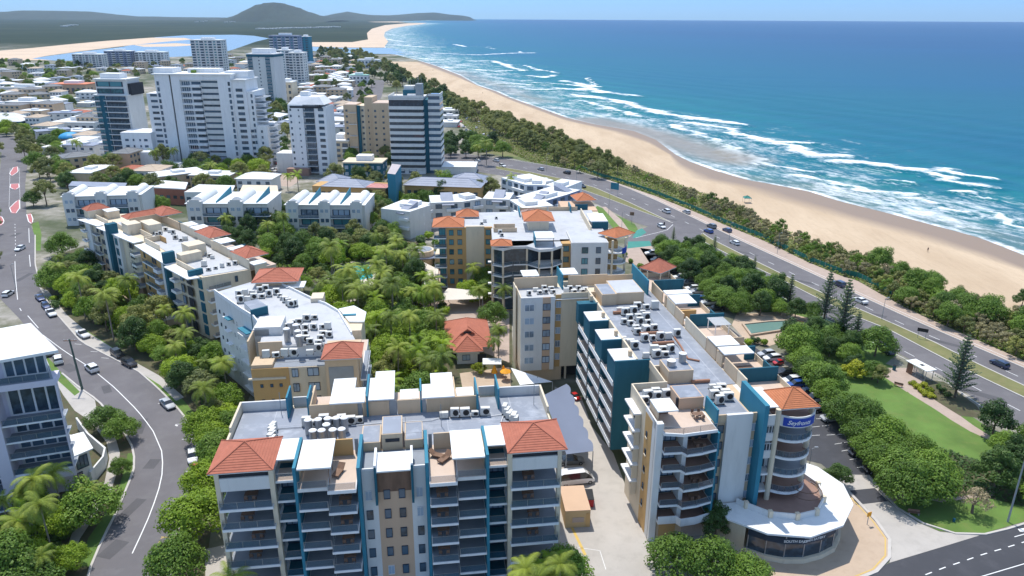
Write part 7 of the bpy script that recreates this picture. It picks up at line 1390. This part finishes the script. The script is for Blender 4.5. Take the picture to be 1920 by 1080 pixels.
def plant(kind,x,y,s,lab,grp=None,cat=None,rn=rnd,i=None):
    i=rn.randrange(len(PR[kind])) if i is None else i; p=PR[kind][i]; cat=cat or {'palm':'palm','shrub':'shrub','gold':'shrub'}.get(kind,'tree')
    if (kind,i) not in used: used.add((kind,i)); o=p; o['label']=lab; 
    else: o=clone(p,label=lab)
    o['category']=cat
    if grp: o['group']=grp
    o.location=(x,y,0); o.rotation_euler=(0,0,rn.uniform(0,6.28)); sx=s*rn.uniform(.93,1.07); o.scale=(sx,sx,s*rn.uniform(.88,1.12)); return o
AVOID=[]
for f_,l_ in ((F1,[(-1,-1),(45,-1),(45,20),(-1,20)]),(F2,[(-1,-1),(33,-9),(34,10),(26,12),(26,67),(-12,67),(-12,53),(-1,53)]),(F5,[(-2,4),(18,1),(19,26),(8,42),(2,51),(-9,51),(-17,40)]),(F6,[(-3,-.5),(77,-.5),(81,20),(33,23),(18,23),(-4,21)]),(F4,[(-2,-1),(14,-1),(14,-21),(34,-25),(52,-20),(52,36),(0,18)]),(F7,[(-50,-1),(9,-1),(9,20),(-50,20)])): AVOID.append([f_.w(*q) for q in l_])
AVOID.append([P(*p) for p in ((822,700),(925,690),(925,590),(826,590))]); AVOID.append([P(*p) for p in ((630,545),(712,548),(712,495),(632,495))]); AVOID.append([P(*p) for p in ((862,700),(955,688),(960,745),(870,750))])
STREETP=[P(*p) for p in [(0,560)]+LK+RK[::-1]]; 
def scatter(poly,z,sp,kinds,smin,smax,lab,grp,nmax=999,seed=0,avoid=True,rmul=1.0):
    rn=random.Random(seed); W_=[P(*p,z) for p in poly]; xs=[p[0] for p in W_];ys=[p[1] for p in W_]; pts=[];n=0;tr=0
    while n<nmax and tr<nmax*60+3000 and tr<60000:
        tr+=1; x,y=rn.uniform(min(xs),max(xs)),rn.uniform(min(ys),max(ys))
        if not inpoly(x,y,W_) or any((x-a)**2+(y-b)**2<sp*sp for a,b in pts): continue
        if avoid and (any(inpoly(x,y,q) for q in AVOID) or inpoly(x,y,STREETP)): continue
        if avoid=='houses' and any((x-a)**2+(y-b)**2<11**2 for a,b in OCC): continue
        pts.append((x,y)); k=rn.choice(kinds); n+=1
        plant(k,x,y,rn.uniform(smin,smax),f'{NM[k]} {lab}' if not lab.startswith('*') else lab[1:],f'{NM[k]} {grp}',rn=rn)
    return pts
# street side
scatter([(95,500),(165,470),(185,500),(260,560),(340,610),(400,655),(440,700),(455,770),(430,800),(400,760),(345,705),(255,630),(190,590),(120,540)],5,4.6,['bright','mid','dark','bright','olive','palm'],.62,1.1,'tree in the street row below the cream block','trees in the street row',seed=1)
scatter([(380,770),(440,760),(445,830),(410,870),(375,830)],4.5,4.6,['mid','bright'],.8,1,'tree in the street row beside the foreground block','trees beside the foreground block',seed=2)
for px,py,s,k,l in [(108,545,1.25,'fig','broad spreading tree over the three parked cars'),(165,575,1.1,'fig','spreading tree just right of the one over the parked cars'),(118,480,1.1,'fig','dark green tree at the street end of the cream block'),(88,385,1.3,'olive','big olive gum tree at the corner of the vaulted row'),(75,335,1.0,'olive','smaller olive gum tree above the big corner one'),(48,300,1.15,'olive','dark gum tree beside the far-left street'),(385,935,.95,'bright','green tree at the kerb near the bottom, upper one of two'),(375,1010,1.2,'bright','leafy tree beside the driveway at the left foot of the foreground block'),(335,1100,1.05,'mid','large tree cut by the bottom edge left of the foreground block'),(292,375,1.25,'olive','tall olive tree between the vaulted blocks'),(305,398,.9,'mid','lower tree at the foot of the tall olive tree'),
 (200,808,.8,'mid','round verge tree, upper one of the pair on the left kerb'),(231,826,.8,'mid','round verge tree, lower one of the pair on the left kerb'),(229,893,.5,'mid','small young tree on its own on the left kerb'),(170,985,1.15,'mid','broad tree shading the left kerb near the bottom'),(140,1070,.6,'bright','small tree at the bottom-left footpath'),(20,1110,1.2,'mid','large tree in the bottom left corner'),(60,1130,1.0,'mid','tree cut by the bottom edge at the left'),
 (1640,668,1.2,'mid','round green tree beside the parked dark blue car'),(1602,708,.95,'yellow','golden-green tree on the lawn'),(1645,718,.55,'olive','small thin tree next to the golden-green one'),(1490,598,.8,'dark','dark rounded tree above the pond'),(1520,600,.7,'mid','green shrub tree right of the pond'),(1822,962,1.0,'bare','bare twiggy tree on the corner lawn'),(778,545,1.15,'dark','tall rounded tree by the pool deck'),(1340,1010,.75,'dark','dark clipped tree against the garage of the right block'),(1262,1075,1.0,'fig','leafy tree at the bottom edge, left of two'),(1330,1085,1.05,'fig','leafy tree at the bottom edge, right of two'),(1400,1110,.9,'fig','leafy tree at the bottom edge beside the curved shopfront'),(1570,912,.62,'dark','small dark tree by the white curved canopy'),(898,700,.55,'yellow','golden bushy tree in front of the pool house'),(1055,1110,1.0,'mid','green tree at the bottom beside the driveway')]:
    x,y=P(px,py); plant(k,x,y,s,l)
for px,py,s,l in [(1790,745,1.05,'tall Norfolk pine standing alone by the coastal road'),(1575,640,1.15,'tallest pine of the dark clump right of the pond'),(1545,598,1.0,'slim pine at the left of the dark clump'),(1600,655,.85,'lower pine at the right of the dark clump'),(1478,578,.85,'pine between the pond and the road'),(1412,520,.62,'small pine above the hedge, second from the lights'),(1338,480,.66,'small pine above the hedge nearest the lights'),(1262,452,.42,'tiny pine at the road corner by the crossing')]:
    x,y=P(px,py); plant('pine',x,y,s,l,'pines along the coastal road',i=0 if s>.9 else 1)
# bottom left garden
scatter([(0,890),(120,870),(200,900),(150,960),(110,1080),(0,1080)],6,4.2,['palm','palm','bright','shrub'],.6,.85,'plant in the garden below the mauve building','garden plants below the mauve building',24,3)
scatter([(0,960),(140,950),(110,1080),(0,1080)],2,2.6,['shrub'],.8,1.5,'shrub in the garden below the mauve building','shrubs below the mauve building',26,4,avoid=False)
for px,py in ((105,905),(72,935),(58,960),(40,985),(85,985)): x,y=P(px,py,6); plant('palm',x,y,.9,'palm with bright broad fronds in front of the mauve building','palms before the mauve building')
for px,py in ((1025,1040),(985,1075),(1050,1065),(1010,1095)): x,y=P(px,py,7); plant('palm',x,y,.85,'palm in the clump at the right foot of the foreground block','palms at the right foot of the foreground block')
for px,py in ((350,600),(345,625),(420,690),(408,670),(385,740),(430,1095)): x,y=P(px,py,7); plant('palm',x,y,.95,'palm against the street side of the left resort wings','palms against the street side')
# resort garden
scatter([(620,450),(740,440),(835,540),(850,600),(835,640),(840,720),(720,745),(690,700),(690,590),(600,540)],8,4.2,['palm','palm','palm','bright','mid'],.8,1.15,'tree in the central resort garden','trees in the central garden',74,5)
scatter([(480,455),(640,430),(720,430),(800,500),(720,560),(690,720),(850,720),(820,650),(700,640),(640,580),(560,520)],4,5.6,['mid','dark','bright','mid','olive'],.55,.85,'leafy tree in the central resort garden','leafy trees in the central garden',34,6)
scatter([(520,470),(820,440),(850,600),(850,720),(700,740),(640,560)],1,2.7,['shrub'],.9,1.6,'shrub under the palms of the central garden','shrubs under the palms',130,7)
scatter([(380,392),(530,388),(535,440),(680,440),(730,450),(560,475),(440,445)],4.5,5.2,['dark','mid','olive','dark','palm'],.8,1.05,'tree below the vaulted row','trees below the vaulted row',36,8,avoid=False)
scatter([(688,345),(712,345),(735,400),(740,450),(700,445)],5,5.5,['mid','olive'],.8,1.05,'tree between the gabled block and the slate-roofed wing','trees left of the slate-roofed wing',14,9,avoid=False)
scatter([(880,505),(945,500),(950,560),(905,600),(870,590)],5,4.2,['palm','bright','mid'],.75,1.0,'tree in front of the dark curved balconies','trees before the curved balconies',12,10)
scatter([(920,610),(950,615),(955,680),(925,680)],5,4,['palm'],.7,.8,'tree between the pool house and the short wing','palms by the pool house',6,11)
# hedge-like park belt
scatter([(1240,452),(1300,450),(1400,498),(1480,548),(1470,572),(1395,570),(1345,550),(1292,505),(1250,472)],4.2,4.0,['fig','fig','mid','dark'],.65,1.08,'tree in the upper shade belt beside the car park','trees of the upper shade belt',75,12,avoid=False)
scatter([(1478,635),(1505,628),(1545,700),(1618,765),(1710,832),(1765,872),(1750,900),(1700,902),(1660,868),(1622,815),(1568,748),(1512,688)],4.2,3.5,['fig','fig','fig','mid'],.78,1.12,'tree in the lower shade belt beside the car park','trees of the lower shade belt',80,13,avoid=False)
scatter([(1850,775),(1920,790),(1990,830),(1990,920),(1930,925),(1880,900),(1865,870),(1890,850)],4,4.6,['fig','dark','mid'],.8,1.0,'tree in the clump at the right edge','trees of the right-edge clump',26,14,avoid=False)
scatter([(1485,625),(1560,610),(1610,655),(1640,690),(1560,680)],3,4,['dark','mid','shrub'],.6,.9,'tree in the thicket between the pond and the road','trees of the pond thicket',16,15,avoid=False)
for px,py in ((1712,722),(1720,728),(1727,735),(1735,742),(1742,735),(1732,725),(1745,745)): x,y=P(px,py); plant('gold',x,y,.8,'golden-green shrub in the bed below the bus shelter','golden shrubs below the bus shelter')
for px,py in ((1765,735),(1775,745),(1758,728)): x,y=P(px,py); plant('shrub',x,y,.6,'low shrub round the base of the tall pine','shrubs round the tall pine')
for px,py in ((1405,645),(1415,640),(1432,642),(1378,583),(1170,478),(1182,490),(1200,500),(1160,486)): x,y=P(px,py,.6); plant('shrub',x,y,.9,'rounded shrub in a planter between the long block and the trees','planter shrubs by the long block')
scatter([(80,560),(180,600),(330,690),(400,790),(440,800),(420,700),(330,610),(200,540)],1,3.2,['shrub'],.7,1.3,'shrub under the street trees','shrubs under the street trees',70,16,avoid=True)
x,y=P(1915,575); plant('dark',x,y,.7,'dark tree on the sand at the right edge')
# dune scrub: the trees that show largest, ground cover as one mass
DB=[[(1920,598),(1990,630),(1990,700),(1920,660),(1790,605),(1690,560),(1640,520),(1640,494),(1671,502),(1740,530),(1840,572)],[(1330,395),(1434,440),(1516,480),(1609,512),(1640,515),(1640,492),(1560,463),(1492,439),(1440,414),(1400,394),(1330,366)],[(1010,270),(1100,285),(1160,310),(1240,345),(1330,395),(1330,375),(1240,336),(1160,303),(1100,275),(1020,248)]]
scatter(DB[0],2,3.3,['scrub','scrub','scrub','scrub','mid'],.75,1.15,'tree in the dune scrub at the right','dune scrub trees, right stretch',95,21,avoid=False)
scatter(DB[1],2,3.9,['scrub'],.6,1.1,'tree in the dune scrub behind the green fence','dune scrub trees behind the green fence',95,22,avoid=False)
scatter(DB[2],2,5,['scrub'],.55,1,'tree in the low dune scrub opposite the traffic lights','dune scrub trees opposite the lights',50,23,avoid=False)
scatter([(840,185),(900,205),(960,230),(1040,258),(1110,285),(1170,315),(1120,325),(1060,305),(1010,280),(960,258),(900,232),(850,205)],3,6,['olive','scrub','olive'],.9,1.25,'tree in the tall coastal belt past the car park','tall coastal belt trees',110,24,avoid=False)
scatter([(600,92),(680,100),(740,125),(790,150),(850,185),(850,205),(800,190),(740,165),(700,140),(640,115),(590,100)],4,10,['olive','dark'],1.2,1.7,'tree in the coastal belt at the far end of the beach','far coastal belt trees',120,25,avoid=False)
scatter([(832,250),(880,250),(940,265),(945,282),(880,285),(835,285)],4,7,['mid','dark'],.9,1.3,'rounded tree beside the banded tower','rounded trees beside the banded tower',20,26,avoid=False)
# town trees
TT=[([(0,112),(170,118),(170,230),(0,240)],90,11,'west of the towers'),([(170,118),(470,110),(470,150),(365,140),(170,140)],36,13,'between the river and the broad white tower'),([(500,180),(545,200),(545,290),(505,290)],22,9,'between the white towers'),([(575,100),(700,120),(705,190),(655,255),(620,290),(600,200)],70,10,'behind the beige and slender towers'),([(0,235),(110,245),(120,330),(60,340),(58,420),(66,300)],26,8,'beside the far-left street'),([(110,300),(500,300),(500,350),(340,352),(110,345)],40,8,'behind the vaulted row'),([(590,335),(700,338),(900,345),(940,360),(740,380),(690,360)],26,7,'before the ochre hotel'),([(655,280),(735,290),(735,310),(650,330)],10,7,'at the foot of the beige tower'),([(-60,270),(4,270),(-5,560),(-60,560)],10,8,'past the far-left kerb')]
for i,(pl,n,sp,l) in enumerate(TT): scatter(pl,4,sp,['mid','olive','dark','mid','olive','bright'] if i!=3 else ['olive','dark','mid'],.8,1.3,'town tree '+l,'town trees '+l,n,40+i,avoid='houses')
for px,py in ((895,300),(912,302),(380,330),(330,312),(295,318),(960,370),(1040,372),(400,335),(150,300),(455,345),(470,420),(540,350),(560,352),(735,345),(825,350)): x,y=P(px,py+8); plant('palm',x,y,rnd.uniform(.9,1.2),'tall single palm in the streets around the towers','street palms around the towers')
for k_,l_ in PR.items():
    for i,o in enumerate(l_):
        if (k_,i) not in used:
            for c_ in list(o.children): bpy.data.objects.remove(c_)
            bpy.data.objects.remove(o)
def carpet(name,polyW,n,size,mat,hmax,seed,kind='stuff'):
    """leafy ground cover nobody could count"""
    rn=random.Random(seed); xs=[p[0] for p in polyW];ys=[p[1] for p in polyW]; vs=[];fs=[];c=0
    while c<n:
        x=rn.uniform(min(xs),max(xs));y=rn.uniform(min(ys),max(ys))
        if not inpoly(x,y,polyW): continue
        h=hmax*(.35+.65*abs(math.sin(x*.31+math.sin(y*.23)*2)*math.cos(y*.27)))*rn.random(); p=Vector((x,y,h)); nn=(rv(rn)+Vector((0,0,1.0))).normalized(); a=nn.orthogonal().normalized();b=nn.cross(a); s=size*rn.uniform(.5,1.3); j=len(vs); vs+=[p-a*s,p-b*s,p+a*s,p+b*s]; fs.append((j,j+1,j+2,j+3)); c+=1
    m=MB(); m.add(vs,fs,mat); o=m.obj(name); o['kind']=kind; o['label']='low leafy ground cover'; return o
DPOLY=[P(*p) for p in VO]+[P(*p) for p in [(1080,319),(1000,305),(940,280),(905,262),(870,235),(835,205)]]+[(float(np.interp(y_,vy,vx))-1,float(y_)) for y_ in np.linspace(700,110,50)]
carpet('dune_scrub',DPOLY,46000,.36,L_OLV,1.3,5); carpet('dune_scrub',DPOLY,18000,.36,L_GRY,1.5,6); carpet('dune_scrub',DPOLY,30000,.34,L_BRT,1.1,7)
carpet('planting',wl([(1640,900),(1600,830),(1640,800),(1850,870),(1920,890),(1920,950),(1860,935),(1800,925),(1690,930)]),5000,.25,L_DRK,.7,8)
carpet('planting',wl([(480,440),(700,430),(800,470),(700,560),(690,740),(680,560),(500,500)]),9000,.3,L_MID,1.0,9)
carpet('planting',wl([(690,740),(690,560),(740,545),(830,600),(830,690),(860,740)]),7000,.3,L_BRT,1.0,10)
carpet('planting',wl([(80,560),(180,600),(330,690),(400,790),(440,800),(420,700),(330,610),(200,540)]),9000,.28,L_MID,.9,11)
# ---------------- labels: say which one ----------------
LMK=[('the bent-roof block',P(520,640)),('the cream street block',P(260,520)),('the foreground block',P(640,900)),('the red-roofed pool house',P(875,650)),('the turquoise pool',P(668,512)),('the sandy middle block',P(900,500)),('the short wing',P(1010,620)),('the stepped teal wall',P(1120,760)),('the round corner tower',P(1480,900)),('the pond',P(1440,612)),('the bus shelter',P(1720,707)),('the tall lone pine',P(1790,745)),('the orange corner pavilion',P(1235,520)),('the traffic lights',P(1200,440)),('the green direction sign',P(1152,366)),('the mauve building',P(60,800)),('the timber pole',P(154,731)),('the gabled block',P(610,430)),('the middle vaulted block',P(420,425)),('the first vaulted block',P(190,410)),('the broad white tower',P(380,310)),('the slender white tower',P(585,326)),('the beige tower',P(692,300)),('the banded tower',P(770,326)),('the ochre hotel',P(660,375)),('the slate-roofed wing',P(860,410)),('the grey tower',P(205,300)),('the blue dome',P(133,275)),('the red-roofed hall',P(130,180)),('the blue-edged tower',P(498,200)),('the lifesaving club',P(690,128)),('the lone blue tower',P(395,150)),('the distant tower cluster',P(545,150)),('the beach car park',P(920,250)),('the dry grass triangle',P(960,285)),('the turquoise tent',P(1400,380)),('the dark road sign',P(1727,636)),('the corner lawn',P(1780,960)),('the red traffic islands',P(30,380)),('the bottom right corner',P(1900,640))]
VC={'tree','palm','shrub'}
def near(x,y): return min(LMK,key=lambda l:(l[1][0]-x)**2+(l[1][1]-y)**2)
tops=[o for o in list(COL.objects) if o.parent is None and 'label' in o.keys() and 'category' in o.keys()]
for o in tops:
    if o['category'] in VC and 'group' in o.keys() and (' tree ' in ' '+o['label']+' ' or 'shrub ' in o['label'] or 'plant ' in o['label'] or 'palm ' in o['label']) :
        x,y=o.location.x,o.location.y; nm,(lx,ly)=near(x,y); dx,dy=x-lx,y-ly
        rel=('right of' if dx>0 else 'left of') if abs(dx)>abs(dy) else ('behind' if dy>0 else 'in front of')
        sz='tall' if o.scale.z>1.03 else 'short' if o.scale.z<.85 else 'medium'
        kind=o['label'].split(' tree')[0].split(' in ')[0].split(' below')[0].split(' under')[0].split(' shrub')[0]; kind=' '.join(kind.split()[:3])
        cat=o['category']; base_=kind if kind.endswith(('palm','tree','shrub')) else kind+' '+('palm' if cat=='palm' and 'palm' not in kind else '' if cat=='palm' else cat)
        o['label']=f'{sz} {base_.strip()} {rel} {nm}'.replace('palm palm','palm'); o['group']=f'{base_.strip()}s near {nm}'
NW=['one','two','three','four','five','six','seven','eight','nine','ten','eleven','twelve','thirteen','fourteen','fifteen','sixteen','seventeen','eighteen','nineteen','twenty']
ORD=['leftmost','second from left','third from left','fourth from left','fifth from left','sixth from left','seventh from left','eighth from left','ninth from left','tenth from left']
ORR=['rightmost','second from right','third from right','fourth from right','fifth from right','sixth from right','seventh from right','eighth from right','ninth from right','tenth from right']
by=defaultdict(list)
for o in tops: by[o['label']].append(o)
bpy.context.view_layer.update()
for lab,l in by.items():
    if len(l)<2 or len(l)>20: continue
    l.sort(key=lambda o:o.matrix_world.translation.x/max(1,o.matrix_world.translation.y)); n=len(l)
    for i,o in enumerate(l):
        w_=ORD[i] if i<(n+1)//2 else ORR[n-1-i]; new=f'{lab}, {w_} of {NW[n-1]}'
        if len(new.split())<=16: o['label']=new
